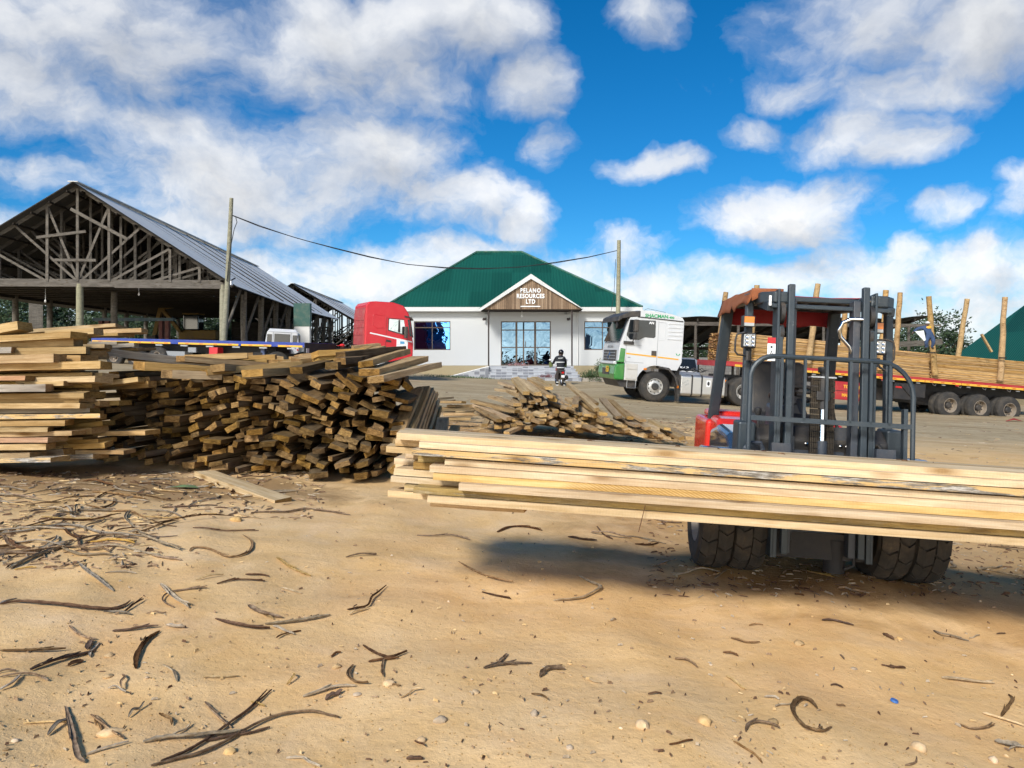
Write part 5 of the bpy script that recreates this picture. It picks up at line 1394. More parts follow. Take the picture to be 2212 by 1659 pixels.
def loaded_trailer():
    hd = math.pi + R(8.8)
    MX = ground_frame(5.35, 29.6, hd, slope=0.082, z=gz(5.35, 29.6) + .20)
    T = thing('flatbed_trailer', 'red flatbed semi trailer with yellow striped side rail carrying planks', 'trailer', mat=MX)
    x0, x1, W = -16.6, -2.28, 1.25
    q = MB(); q.box(x0, x1, -W + .08, W - .08, 1.40, 1.52); q.box(x0, x1 - 1.5, -.5, .5, 1.0, 1.40); q.build('deck', M['chassis'], T)
    for s in (1, -1):
        q = MB(); q.box(x0, x1, s * (W - .08), s * W, 1.36, 1.535) if s > 0 else q.box(x0, x1, -W, -W + .08, 1.36, 1.535); q.build('side_rail', M['red_trailer'], T)
    q = MB(); q.box(x1 - .02, x1 + .02, -W + .0, W - .09, 1.32, 1.53); q.build('front_rail', M['red_trailer'], T)
    x = x1 - .45; i = 0
    while x > x0 + .5:
        q = MB(); q.box(x - 1.55, x, W + .001, W + .006, 1.355, 1.435); tp = q.build('reflective_tape', M['tape'], T)
        for k in range(3):
            q = MB(); q.box(x - .35 - k * .48, x - .2 - k * .48, W + .0065, W + .008, 1.38, 1.408); q.build('tape_print', M['redlens'], tp)
        x -= 1.58
    for i in range(11):
        xx = x1 - 1.0 - i * 1.1
        q = MB(); q.tube([(xx, W - .06, 1.34), (xx, W + .0, 1.28), (xx - .1, W, 1.25), (xx - .14, W - .03, 1.31)], .014, 5); q.bar((xx - .4, W - .05, 1.30), (xx - .55, W - .05, 1.30), .05, .04); q.build('lashing_hook', M['galv'], T)
    for i, xx in enumerate((-5.1, -8.9, -12.1)):
        q = MB(); q.box(xx, xx + .14, W - .01, W + .01, 1.30, 1.35); q.build('side_marker', M['redlens'], T)
    # tool box
    q = MB(); q.box(-8.6, -6.9, .75, 1.2, .42, 1.12); tb = q.build('tool_box', M['red_trailer'], T, bevel=.02)
    q = MB(); q.box(-8.6, -6.9, 1.2, 1.21, .755, .775); q.build('box_seam', M['mark_black'], tb)
    text_mesh('box_lettering', 'TOOLS  BOX', .17, M['tape'], tb, (-7.72, 1.205, .93), (R(90), 0, math.pi), .004, .006, 1.0)
    text_mesh('box_lettering', 'MARCOE TRADE', .16, M['tape'], tb, (-7.75, 1.205, .60), (R(90), 0, math.pi), .004, .006, .95)
    q = MB()
    for yy in (.9, -.9): q.box(-4.9, -4.7, yy - .07, yy + .07, .15, 1.4)
    q.build('landing_leg', M['chassis'], T)
    q = MB(); q.box(-10.4, -9.4, .6, 1.15, .62, 1.25); q.box(-10.9, -9.0, -.5, .5, .5, 1.1); q.prism([(-9.6, 1.2), (-10.7, 1.28), (-10.7, .75), (-10.1, .75)], 'y', .7, 1.2); q.box(-14.6, -10.6, -.45, .45, .45, 1.0); q.build('suspension', M['chassis'], T)
    q = MB(); q.box(-9.72, -9.45, 1.15, 1.17, 1.05, 1.12); q.build('red_valve', M['redlens'], T)
    for x in (-11.8, -13.12, -14.44):
        for s in (1, -1):
            wheel(T, x, s * (W - .14), .53, .28, s, 'rear', 'rim_rust'); wheel(T, x, s * (W - .50), .53, .28, s, 'rear', 'rim_rust')
    # ------------ the planks on it (world objects: they rest on the deck)
    def P(x, y, z): return MX @ V((x, y, z))
    rows = 24; h0, h1 = 1.54, 2.50; dz = (h1 - h0) / rows
    bundles = [(-2.55, -6.7), (-6.76, -10.85), (-10.92, -16.4)]
    for bi, (a, b) in enumerate(bundles):
        nm = ('front', 'middle', 'rear')[bi]
        for r_ in range(rows + (3 if bi == 0 else 0)):
            z = h0 + dz * (r_ + .5)
            e0 = rnd.uniform(-.03, .05); e1 = rnd.uniform(-.05, .05)
            droop = -.02
            plank(P(a + e0, 1.05, z), P(b + e1, 1.05, z + rnd.uniform(-.008, .008)), .19, dz * rnd.uniform(.78, .95), M['pl_trailer'], M['pl_trailer_end'],
                  'long sawn board on the near side of the %s bundle on the red trailer' % nm, '%s bundle boards on the red trailer' % nm, rnd.gauss(0, .03), name='trailer_board', cat='board', bow=.002, wane=.15)
    # ends of the front bundle and the hidden inside of the bundles
    for r_ in range(rows + 3):
        for c in range(10):
            z = h0 + dz * (r_ + .5); y = .85 - c * .2; e = rnd.uniform(-.05, .08)
            q0 = P(-2.55 + e, y, z)
            if c < 9 and (r_ * 10 + c) % 1 == 0:
                plank(q0, P(-6.7, y, z), .18, dz * rnd.uniform(.78, .95), M['pl_trailer'], M['pl_trailer_end'], 'sawn board whose dark end shows in the front face of the red trailer load', 'board ends of the red trailer load', rnd.gauss(0, .03), name='load_board', cat='sawn board', bow=.001, seg=1, wane=.15)
    q = MB()
    for a, b in bundles[1:]: q.box(a, b, -.98, .94, h0, h1 - .03)
    q.box(-6.7, -2.65, -1.12, -1.05, h0, h1 - .03)
    o = q.build('board_mass', M['pl_trailer'], None, origin=(0, 0, 0)); o.matrix_world = MX; o['label'] = 'boards packed inside the bundles on the red trailer'; stuff(o)
    # stakes
    SK = [((1636, 616), (1617, 770), 28.5, 'first near side stake of the trailer, just behind the orange cloth of the forklift'), ((1767, 613), (1746, 785), 28.7, 'near side stake seen through the middle of the forklift mast'),
          ((1914, 627), (1902, 800), 29.1, 'near side stake right beside the right forklift mast'), ((2006, 640), (2020, 810), 29.4, 'near side stake leaning left in front of the man in blue'), ((2171, 642), (2160, 822), 29.9, 'knotty near side stake with a strap at the right end of the trailer'),
          ((1568, 631), (1550, 770), 31.2, 'far side stake showing left of the orange cloth'), ((1826, 660), (1821, 770), 31.4, 'far side stake hidden mostly by the right forklift mast'), ((1944, 632), (1934, 790), 31.7, 'far side stake just right of the right forklift mast'),
          ((2089, 646), (2066, 800), 32.2, 'far side stake leaning right before the green roof')]
    for (a, b, Y, lb) in SK:
        near = 'near' in lb; yl = 1.31 if near else -1.31
        def hit(px, py):
            lo, hi = -18.0, 0.0
            for _ in range(50):
                m_ = (lo + hi) / 2; p = P(m_, yl, 1.5); lo, hi = (lo, m_) if 1106 + FPX * p.x / p.y < px else (m_, hi)
            p = P(lo, yl, 1.5); return at(px, py, p.y)
        p1 = hit(*a); p0 = hit(*b); q = MB(); n = 7; pts = []; rs = []
        for i in range(n + 1):
            u = i / n; pts.append(p0.lerp(p1, u) + V((rnd.uniform(-.02, .02), rnd.uniform(-.02, .02), 0))); rs.append((.118 - .018 * u) * rnd.uniform(.94, 1.06))
        q.tube(pts, rs, 10); tag(q.build('wooden_stake', M['log'], origin=p0, smooth=50), lb, 'stake')
    q = MB(); p0, p1 = at(2120, 722, 29.9), at(2142, 760, 29.9); q.bar(p0, p1, .1, .07); tag(q.build('wedge_board', M['log'], origin=p1), 'short slanting board stuck behind the knotty stake at the right', 'board')
    for (x, y, Y) in ((2013.5, 762, 29.6), (2166, 773, 30.3)):
        c = at(x, y, Y); q = MB(); q.lathe([(.125, -.03), (.135, -.03), (.135, .03), (.125, .03)], c, (0, 0, 1), 14); o = q.build('stake_strap', M['grease'], origin=c); tag(o, 'rusty strap round the %s stake' % ('left leaning near side' if x < 2100 else 'knotty right end'), 'strap')
    return MX
TRMX = loaded_trailer()

def red_truck():
    T = thing('truck_tractor', 'red truck tractor with a white side stripe turned away behind the big stack', 'truck', mat=ground_frame(-6.6, 36.9, R(23.6), slope=0.045))
    W = 1.22
    cab = [(1.25, .75), (-.35, .85), (-.8, 1.1), (-.84, 2.95), (-.82, 3.40), (-.70, 3.56), (-.4, 3.60), (.45, 3.60), (.95, 3.47), (1.20, 3.15), (1.27, 2.95), (1.44, 2.0), (1.5, 1.7), (1.5, .75)]
    b = MB(); b.prism(cab, 'y', -W, W); b.build('cab', [M['red_paint']], T, bevel=.045, seg=2)
    b = MB(); b.prism([(-.86, 1.15), (-.87, 2.95), (-.83, 3.3), (-.80, 3.3), (-.82, 2.9), (-.80, 1.15)], 'y', -1.1, 1.1); b.build('rear_wall', M['red_dusty'], T)
    for z in (2.0, 2.35, 2.7):
        for y in (-.75, 0, .75):
            b = MB(); b.box(-.89, -.86, y - .3, y + .3, z, z + .2); b.build('rear_panel', M['red_dusty'], T, bevel=.02)
    y = -W
    def sp(poly, name, mat, t=.012, bev=0.0):
        q = MB(); q.prism(poly, 'y', y - t, y + .002); return q.build(name, mat, T, bevel=bev)
    w = sp([(.28, 2.82), (.28, 2.30), (1.05, 2.12), (1.10, 2.2), (.98, 2.80)], 'door_window', mirror_glass('cab_window_red', (.45, .5, .52), .1))
    sp([(.72, 2.79), (.72, 2.22), (.84, 2.2), (.80, 2.8)], 'window_bar', M['black'], .016)
    sp([(.24, 2.86), (.24, 2.84), (1.0, 2.83), (1.0, 2.85)], 'window_trim', M['black'], .014); sp([(.24, 2.86), (.28, 2.86), (.28, 2.28), (.24, 2.29)], 'window_trim', M['black'], .014); sp([(.24, 2.32), (.24, 2.27), (1.06, 2.08), (1.06, 2.13)], 'window_trim', M['black'], .014)
    sp([(-.6, 2.15), (-.6, 2.09), (1.42, 1.76), (1.42, 1.82)], 'side_stripe', M['white'], .008)
    sp([(.16, 2.9), (.17, 2.9), (.17, 1.0), (.16, 1.0)], 'door_seam', M['mark_black'], .006)
    q = MB(); q.tube([(-.5, y, 2.9), (-.45, y, 2.98), (.1, y, 2.96), (.1, y, 2.4), (-.3, y, 2.35), (-.48, y, 2.5), (-.5, y, 2.9)], .014, 6); q.build('pressed_panel', M['red_paint'], T)
    st = sp([(.68, 1.90), (.68, 1.46), (1.22, 1.42), (1.22, 1.82)], 'door_sticker', M['white'], .014)
    q = MB(); q.box(.85, 1.05, y - .018, y - .0145, 1.68, 1.8); q.build('sticker_emblem', plain('emblem_blue', (.1, .35, .6), .5), st)
    sp([(.18, 1.85), (.42, 1.82), (.42, 1.72), (.18, 1.75)], 'door_handle', M['black'], .016)
    m = MB(); m.box(.98, 1.12, y - .32, y - .10, 1.95, 2.5); m.build('side_mirror', M['black'], T, bevel=.03)
    b = MB(); b.prism([(1.0, 3.02), (1.35, 2.96), (1.45, 2.82), (1.42, 2.8), (1.28, 2.9), (1.0, 2.95)], 'y', -1.26, 1.26); b.build('sun_visor', M['black'], T)
    b = MB(); b.slab([(1.29, -1.12, 2.88), (1.29, 1.12, 2.88), (1.46, 1.14, 2.0), (1.46, -1.14, 2.0)], .05); b.build('windscreen', M['glass'], T)
    b = MB(); b.prism([(1.16, 2.85), (1.24, 2.85), (1.40, 2.05), (1.30, 2.05)], 'y', y - .008, y); b.build('corner_window', M['glass'], T)
    q = MB(); q.bar((-.3, -.4, 3.6), (.3, -.4, 3.6), .6, .05); q.build('roof_hatch', M['black'], T)
    q = MB()
    for s in (.42, -.42): q.box(-5.6, 1.1, s - .05, s + .05, .72, 1.0)
    q.build('chassis', M['chassis'], T)
    for s in (1, -1):
        wheel(T, 0, s * (W - .18), .54, .32, s, 'front', n=20)
        for x in (-3.3, -4.65): wheel(T, x, s * (W - .16), .54, .28, s, 'rear', n=20)
    q = MB()
    for k in range(3): q.tube([(-1.0 - .07 * i - .2 * k, -.5 + .12 * math.cos(i * 1.8) - .25 * k, 1.35 + .28 * math.sin(i * .45) + .09 * math.sin(i * 1.8)) for i in range(12)], .02, 5)
    q.build('air_hose', M['mark_black'], T)
red_truck()

def blue_trailer():
    hd = R(-19.0); n = V((.027, 0, 1)).normalized()
    mid = V((-14.35, 36.5, .70)); f = V((math.cos(hd), math.sin(hd), 0)); f = (f - n * f.dot(n)).normalized(); l = n.cross(f)
    MX = Matrix(((f.x, l.x, n.x, mid.x), (f.y, l.y, n.y, mid.y), (f.z, l.z, n.z, mid.z), (0, 0, 0, 1)))
    T = thing('flatbed_trailer', 'empty blue flatbed trailer with yellow striped edge before the sawmill shed', 'trailer', mat=MX)
    x0, x1, W = -6.0, 6.05, 1.25
    q = MB(); q.box(x0, x1, -W + .06, W, 1.22, 1.38); q.box(x0, x1 - 2, -.5, .5, .8, 1.22); q.build('deck', M['chassis'], T)
    q = MB(); q.box(x0, x1, -W, -W + .06, 1.19, 1.395); q.box(x0, x1, -W + .06, W, 1.381, 1.395); q.build('side_rail', M['blue_trailer'], T)
    for a, b in ((-5.95, -1.2), (-.75, 2.6), (2.75, 4.35), (4.7, 5.95)):
        q = MB(); q.box(a, b, -W - .006, -W - .001, 1.185, 1.265); tp = q.build('reflective_tape', M['tape'], T)
        xx = a + .4
        while xx < b - .2:
            q = MB(); q.box(xx, xx + .2, -W - .008, -W - .0065, 1.21, 1.235); q.build('tape_print', M['redlens'], tp); xx += .8
    q = MB()
    for i in range(8): q.bar((-5.0 + i * 1.45, -W + .05, 1.12), (-4.6 + i * 1.45, -W + .05, 1.12), .05, .06)
    q.build('lashing_hook', M['galv'], T)
    q = MB(); q.box(.95, 1.42, -1.2, -.8, .62, 1.08); q.build('tool_box', M['red_paint'], T, bevel=.02)
    q = MB(); q.box(-.25, .2, -1.18, -1.1, .82, 1.05); q.build('info_plate', M['mark_grey'], T)
    q = MB(); q.box(-2.0, -.5, -1.1, -.6, .5, .85); q.build('storage_box', M['mark_grey'], T)
    for y in (-.9, .9):
        q = MB(); q.box(3.6, 3.8, y - .08, y + .08, .1, 1.2); q.build('landing_leg', paint('leg_blue', (.03, .06, .15), .5), T)
    for x in (-4.6, -3.3, -2.0):
        for s in (1, -1): wheel(T, x, s * (W - .16), .52, .28, s, 'rear', 'rim_rust', n=20)
    q = MB(); q.box(x1 - .02, x1 + .02, -W, W, .95, 1.38); q.build('headboard', M['chassis'], T)
    q = MB(); q.box(x1 + .02, x1 + .05, -1.15, -.95, .95, 1.15); q.build('marker_lamp', M['lamp_white'], T)
blue_trailer()

def offroader():
    T = thing('off_road_car', 'white boxy off road car seen from behind over the blue trailer', 'car', mat=ground_frame(-12.55, 42.2, R(103), slope=.05))
    W = .87
    b = MB(); b.prism([(-2.1, .55), (-2.12, 1.25), (2.1, 1.25), (2.1, .55)], 'y', -W, W); b.build('body', M['white_paint'], T, bevel=.05)
    pr = [(-W, 1.25), (W, 1.25), (.77, 1.92), (.70, 2.02), (-.70, 2.02), (-.77, 1.92)]
    b = MB(); b.prism(pr, 'x', -2.12, .3); b.build('cabin', M['white_paint'], T, bevel=.05)
    b = MB(); b.slab([(-2.13, -.75, 1.93), (-2.13, .75, 1.93), (-1.9, .66, 2.09), (-1.9, -.66, 2.09)], .02); b.box(-2.0, .3, -.66, .66, 2.03, 2.08); b.build('roof', M['white_paint'], T, bevel=.03)
    for y0, y1, z0, z1 in ((-.76, -.52, 1.40, 1.80), (.52, .76, 1.40, 1.80), (-.40, .40, 1.38, 1.84)):
        b = MB(); b.box(-2.14, -2.115, y0, y1, z0, z1); b.build('rear_window', M['glass'], T, bevel=.02)
    b = MB(); b.tube([(-2.13, -.46, 1.0), (-2.13, -.46, 1.92), (-2.13, .46, 1.92), (-2.13, .46, 1.0)], .012, 5); b.build('door_seam', M['mark_grey'], T)
    for s in (1, -1):
        b = MB(); b.prism([(-1.9, 1.42), (-1.88, 1.82), (-.7, 1.82), (-.7, 1.42)], 'y', s * .80, s * .845); b.build('side_window', M['glass'], T)
    b = MB(); b.lathe([(.16, -.1), (.34, -.12), (.36, 0), (.34, .1), (.16, .08), (0, .08)], (-2.25, -.1, .98), (-1, 0, 0), 28); b.build('spare_wheel', M['rubber'], T, smooth=40)
    b = MB(); b.box(-2.15, -2.12, .52, .84, .78, .98); b.build('number_plate', M['plate_yellow'], T)
    text_mesh('plate_text', 'T 770', .09, M['mark_black'], T, (-2.152, .68, .925), (R(90), 0, R(-90)), .002, 0, .8); text_mesh('plate_text', 'BLV', .09, M['mark_black'], T, (-2.152, .68, .83), (R(90), 0, R(-90)), .002, 0, .8)
    for y in (-.8, .8):
        b = MB(); b.cyl((-2.12, y, 1.05), (-2.16, y, 1.05), .045, n=10); b.build('tail_lamp', M['redlens'], T)
    for x in (-1.3, 1.3):
        for s in (1, -1): wheel(T, x, s * .75, .38, .22, s, 'rear', n=20)
    q = MB(); q.box(-2.0, 1.9, -.5, .5, .4, .6); q.build('chassis', M['chassis'], T)
offroader()

def parked_car():
    T = thing('parked_car', 'silver car with lettering on its rear window, half hidden behind the white truck', 'car', mat=ground_frame(7.65, 35.6, R(80), slope=.06))
    b = MB(); b.prism([(-2.2, .35), (-2.25, .95), (-2.0, 1.05), (2.0, .98), (2.1, .4)], 'y', -.85, .85); b.build('body', M['silver_car'], T, bevel=.08)
    b = MB(); b.prism([(-1.95, 1.03), (-1.55, 1.60), (.1, 1.66), (.9, 1.03)], 'y', -.74, .74); b.build('cabin', M['silver_car'], T, bevel=.08)
    b = MB(); b.slab([(-1.56, -.62, 1.58), (-1.56, .62, 1.58), (-1.94, .70, 1.10), (-1.94, -.70, 1.10)][::-1], .03); b.build('rear_window', M['glass'], T)
    text_mesh('window_lettering', 'BACK-UP', .14, M['white'], T, (-1.90, 0, 1.22), (R(52), 0, R(-90)), .004, .004, 1.2)
    for s in (1, -1):
        b = MB(); b.prism([(-1.5, 1.12), (-1.3, 1.52), (.05, 1.57), (.65, 1.12)], 'y', s * .72, s * .755); b.build('side_window', M['glass'], T)
        b = MB(); b.box(-2.26, -2.2, s * .55, s * .82, .72, .92); b.build('tail_lamp', M['redlens'], T)
    for x in (-1.35, 1.35):
        for s in (1, -1): wheel(T, x, s * .74, .34, .2, s, 'rear', n=20)
parked_car()
# ---------------------------------------------------------------- forklift with its load (it faces the camera)
FX, FY = 2.10, 5.52
def fl_frame():
    n = V((.055, 0.0, 1)).normalized()
    yv = V((math.sin(R(5.0)), math.cos(R(5.0)), 0)); yv = (yv - n * yv.dot(n)).normalized(); xv = yv.cross(n)
    z = gz(FX, FY) - .0
    return Matrix(((xv.x, yv.x, n.x, FX), (xv.y, yv.y, n.y, FY), (xv.z, yv.z, n.z, z), (0, 0, 0, 1)))
FM = fl_frame()
TILT = Matrix.Translation((0, -.35, .2)) @ Matrix.Rotation(-R(5.0), 4, 'X') @ Matrix.Translation((0, .35, -.2))
def FP(x, y, z): return FM @ TILT @ V((x, y, z))
def forklift():
    T = thing('forklift', 'red and dark grey forklift with an orange cloth on its cab roof, holding long planks', 'forklift', mat=FM)
    # mast
    def rail(x0, x1, y0, y1, z0, z1, name, mat='steel', fl=None):
        q = MB(); q.box(x0, x1, y0, y1, z0, z1); return q.build(name, M[mat], T, bevel=.004)
    ZT = 2.0
    for s in (-1, 1):
        xo, xf, xa, xb, xp = (-.31, -.268, -.248, -.205, -.275) if s < 0 else (.35, .306, .243, .286, .313)
        q = MB()   # outer channel
        q.box(min(xo, xo - .016 * s), max(xo, xo - .016 * s), -.44, -.30, .19, ZT)
        a, b = sorted((xo - .016 * s, xf))
        q.box(a, b, -.44, -.42, .19, 1.74); q.box(a, b, -.32, -.30, .19, 1.74)
        q.build('outer_mast', M['steel'], T, bevel=.003)
        q = MB(); q.box(xa, xb, -.475, -.425, .22, ZT + .03); q.build('inner_mast', M['steel'], T, bevel=.006)
        if s > 0: rail(.192, .238, -.44, -.35, .22, 1.94, 'lift_cylinder', 'steel_dk')
        else: rail(-.20, -.172, -.40, -.34, .22, 1.94, 'lift_cylinder', 'steel_dk')
        q = MB(); q.lathe([(.0, -.014), (.075, -.014), (.075, .014), (0, .014)], (xp, -.39, 1.84), (1, 0, 0), 24); q.lathe([(.0, -.012), (.06, -.012), (.06, .012), (0, .012)], (xp, -.39, 1.70), (1, 0, 0), 18); q.build('chain_pulley', M['black'], T, smooth=40)
        q = MB(); q.cyl((xp - .03, -.40, 1.95), (xp + .03, -.40, 1.95), .014, n=8); q.build('pulley_bolt', M['chrome'], T)
    for z in (.32, .86):
        q = MB(); q.box(-.165, .185, -.34, -.30, z - .05, z + .05); q.build('mast_crossbar', M['steel_dk'], T, bevel=.004)
    q = MB(); q.box(-.29, .33, -.36, -.29, .19, .36); q.build('mast_foot', M['chassis'], T)
    # free lift cylinder and chains
    q = MB(); q.cyl((.005, -.43, .62), (.005, -.43, .98), .04); q.build('cylinder_barrel', M['steel_dk'], T, smooth=40)
    q = MB(); q.cyl((.005, -.43, .98), (.005, -.43, 1.19), .022); q.build('piston_rod', M['chrome'], T, smooth=40)
    q = MB(); q.cyl((.005, -.43, 1.19), (.005, -.43, 1.40), .028); q.box(-.045, .045, -.47, -.39, 1.25, 1.31); q.build('rod_head', M['black'], T, bevel=.004)
    q = MB(); q.box(-.08, .085, -.46, -.38, 1.402, 1.412); q.build('top_plate', M['galv'], T)
    q = MB(); q.cyl((.005, -.43, 1.41), (.005, -.43, 1.46), .022); q.cyl((.005, -.43, 1.44), (.005, -.43, 1.475), .034); q.build('cylinder_cap', M['black'], T, smooth=40)
    for x0, x1 in ((-.078, -.018), (.03, .08)):
        q = MB(); z = .55
        while z < 1.40:
            w2 = (x1 - x0)
            for j in range(5):
                xx = x0 + w2 * (j + .1) / 5; q.box(xx, xx + w2 * .14, -.455, -.425, z, z + .034)
            q.cyl((x0, -.44, z + .017), (x1, -.44, z + .017), .008, n=6); z += .038
        q.build('lift_chain', M['grease'], T)
    q = MB(); q.box(.008, .026, -.48, -.475, .62, .76); q.build('chain_tag', M['plate_yellow'], T)
    # carriage
    for a, b in ((-.16, -.06), (.13, .17)):
        pass
    q = MB(); q.box(-.40, -.07 - .10, -.52, -.485, .50, .62); q.box(-.50, .50, -.54, -.50, .46, .58); q.box(-.50, .50, -.54, -.50, .78, .84); q.build('fork_carriage', M['steel_dk'], T, bevel=.006)
    q = MB(); q.box(-.165, -.152, -.36, -.355, .3, 1.0); q.box(-.29, -.155, -.30, -.28, .35, 1.08); q.box(.13, .29, -.30, -.28, .35, 1.08); q.build('mast_plate', M['steel_dk'], T)
    q = MB()
    for x, z in ((-.16, .93), (-.16, .99), (-.06, .955), (.17, .95), (.21, .95)):
        q = MB(); q.lathe([(0, 0), (.011, 0), (.011, .008), (0, .012)], (x, -.31 if x < .15 and x > -.1 else -.31, z), (0, -1, 0), 8); q.build('bolt', M['chrome'], T)
    # forks
    for x in (-.30, .36):
        q = MB(); q.prism([(-.60, .495), (-1.34, .49), (-1.34, .482), (-.60, .455), (-.555, .455), (-.555, .95), (-.60, .95)], 'x', x - .06, x + .06); q.build('fork', M['steel_dk'], T)
    # load backrest
    q = MB(); yb = -.57; r = .02
    xl, xr = -.555, .485; zt, zb_ = 1.52, 1.105
    def fb(pts, w=.045, t=.02): 
        for a, b in zip(pts, pts[1:]): q.bar(a, b, w, t, up=(0, 1, 0))
    arcl = [(xl, yb, .60), (xl, yb, 1.37)] + [(xl + .15 - .15 * math.cos(R(a)), yb, 1.37 + .15 * math.sin(R(a))) for a in range(10, 91, 16)]
    arcr = [(xr - .22 + .22 * math.sin(R(a)), yb, 1.30 + .22 * math.cos(R(a))) for a in range(0, 91, 15)] + [(xr, yb, .60)]
    q.tube(arcl + arcr, .0165, 8)
    q.bar((xl, yb, zb_), (xr, yb, zb_), .025, .032, up=(0, 0, 1))
    q.bar((xr - .045, yb + .02, 1.22), (xr - .045, yb + .02, .62), .025, .045, up=(0, 1, 0))
    for x in (-.355, -.205, -.065, .085, .215, .335):
        q.bar((x, yb, zb_), (x, yb, zt - .01 if x < .3 else zt - .02), .017, .025, up=(0, 1, 0))
    q.build('load_backrest', M['steel'], T, smooth=35)
    q = MB(); q.box(.30, .53, -.56, -.44, .66, .80); q.build('carriage_box', M['steel_dk'], T, bevel=.006)
    q = MB(); q.box(-.52, -.375, -.50, -.42, .70, .82); q.build('carriage_box', M['steel_dk'], T, bevel=.006)
    q = MB(); q.tube([(-.50, -.46, .82), (-.50, -.46, .90), (-.47, -.46, .94), (-.40, -.46, .94), (-.385, -.46, .90), (-.385, -.46, .82)], .016, 6); q.box(-.48, -.40, -.40, -.36, .82, .92); q.build('hose_guard', M['steel_dk'], T)
    q = MB(); q.tube([(.30, -.30, .96), (.40, -.36, .97), (.425, -.36, .93), (.425, -.36, .80), (.40, -.36, .76), (.30, -.33, .75)], .017, 7); q.lathe([(0, 0), (.05, 0), (.05, .06), (0, .07)], (.36, -.30, .86), (0, -1, 0), 16); q.build('lift_hose', M['black'], T, smooth=45)
    q = MB(); q.tube([(.21, -.27, 1.99 - .05), (.1, -.27, 1.93), (.055, -.27, 1.90), (.045, -.27, 1.85), (.07, -.27, 1.79), (.14, -.27, 1.72), (.165, -.27, 1.62), (.168, -.27, 1.0)][0:0] + [(.20, -.32, 1.815), (.13, -.30, 1.815), (.075, -.29, 1.79), (.055, -.285, 1.74), (.07, -.28, 1.69), (.13, -.28, 1.63), (.158, -.28, 1.57), (.163, -.28, 1.4), (.163, -.28, 1.05)], .0135, 8); q.build('bent_pipe', M['chrome'], T, smooth=50)
    # stickers on the left outer mast
    q = MB(); q.box(-.372, -.318, -.442, -.4405, 1.62, 1.66); q.build('warning_sticker', M['redlens'], T); q = MB(); q.box(-.372, -.318, -.442, -.4405, 1.50, 1.618); ws = q.build('warning_sticker', M['white'], T)
    q = MB(); q.tube([(-.36, -.4425, 1.52), (-.345, -.4425, 1.57), (-.33, -.4425, 1.52)], .004, 4); q.ball((-.345, -.4425, 1.595), (.008, .002, .008)); q.build('sticker_mark', M['mark_black'], ws)
    q = MB(); q.box(-.372, -.355, -.442, -.4405, 1.88, 1.95); q.build('small_sticker', M['white'], T)
    # overhead guard
    g = MB(); zt = 1.955
    def beam(a, b, w=.06, t=.06): g.bar(a, b, w, t)
    fl_, fr_, bl, br = V((-.46, -.02, zt)), V((.46, -.02, zt)), V((-.44, 1.0, zt + .02)), V((.44, 1.0, zt + .02))
    beam(fl_, fr_, .06, .035); beam(bl, br); beam(fl_, bl, .07, .07); beam(fr_, br, .07, .07)
    for i in range(6):
        x = -.33 + i * .132; g.bar((x, .02, zt), (x, .98, zt + .02), .022, .05)
    g.bar((-.40, -.26, 1.885), (.40, -.26, 1.885), .03, .03); g.bar((-.40, -.26, 1.875), (-.42, -.02, 1.925), .05, .06); g.bar((.40, -.26, 1.875), (.42, -.02, 1.925), .05, .06)
    g.build('overhead_guard', M['steel'], T, bevel=.006)
    for s in (-1, 1):
        q = MB(); q.prism([(s * .26, -.02), (s * .26, -.27), (s * .38, -.26), (s * .455, -.16), (s * .455, .0), (s * .40, .04)], 'z', 1.905, 1.985); q.build('guard_corner', M['steel'], T, bevel=.012)
        q = MB(); q.bar((s * (.455 if s < 0 else .42), .98, 1.955), (s * .49, 1.33, .78), .085, .085, up=(0, 1, 0)); q.build('rear_pillar', M['steel'], T, bevel=.012)
        q = MB(); q.bar((s * .485, .02, 1.935), (s * .50, -.10, .55), .05, .065, up=(0, 1, 0)); q.build('front_pillar', M['steel'], T, bevel=.008)
        q = MB(); q.box(*sorted((s * .44, s * .56)), -.20, .0, .60, 1.07); q.build('pillar_base', M['steel'], T, bevel=.015)
        lx = .515 if s < 0 else .36
        # lamps
        q = MB(); q.box(s * lx - .042, s * lx + .042, -.145, -.07, 1.735, 1.815); am = q.build('turn_signal', M['black'], T, bevel=.006)
        q = MB(); q.box(s * lx - .034, s * lx + .034, -.153, -.146, 1.765, 1.808); q.build('amber_lens', M['amber'], am); q = MB(); q.box(s * lx - .034, s * lx + .034, -.153, -.146, 1.742, 1.764); q.build('clear_lens', M['lamp_white'], am)
        xx = s * (.508 if s < 0 else .375)
        q = MB(); q.box(xx - .048, xx + .048, -.15, -.09, 1.585, 1.695); wl = q.build('work_light', M['black'], T, bevel=.012)
        q = MB(); q.box(xx - .039, xx + .039, -.158, -.1505, 1.597, 1.683); q.build('lamp_lens', M['lamp_white'], wl, bevel=.006)
        q = MB()
        for i in range(3):
            for j in range(2): q.lathe([(.013, 0), (.012, .006), (.005, .004), (0, .004)], (xx - .02 + j * .04, -.1585, 1.612 + i * .028), (0, -1, 0), 10)
        q.build('lamp_diode', M['chrome'], wl)
        q = MB(); sx_ = xx + s * .048; q.tube([(xx, -.12, 1.69), (sx_ - .01 * s, -.16, 1.695), (sx_ + s * .04, -.16, 1.68), (sx_ + s * .05, -.16, 1.64), (sx_ + s * .05, -.16, 1.56), (sx_ + s * .03, -.16, 1.535), (xx, -.12, 1.53)], .007, 6); q.cyl((xx, -.12, 1.50), (xx, -.12, 1.565), .02, n=8); q.tube([(xx, -.08, 1.55), (xx + .03, -.1, 1.5), (xx + .07, -.1, 1.48)], .009, 5); q.build('lamp_guard', M['black'], T)
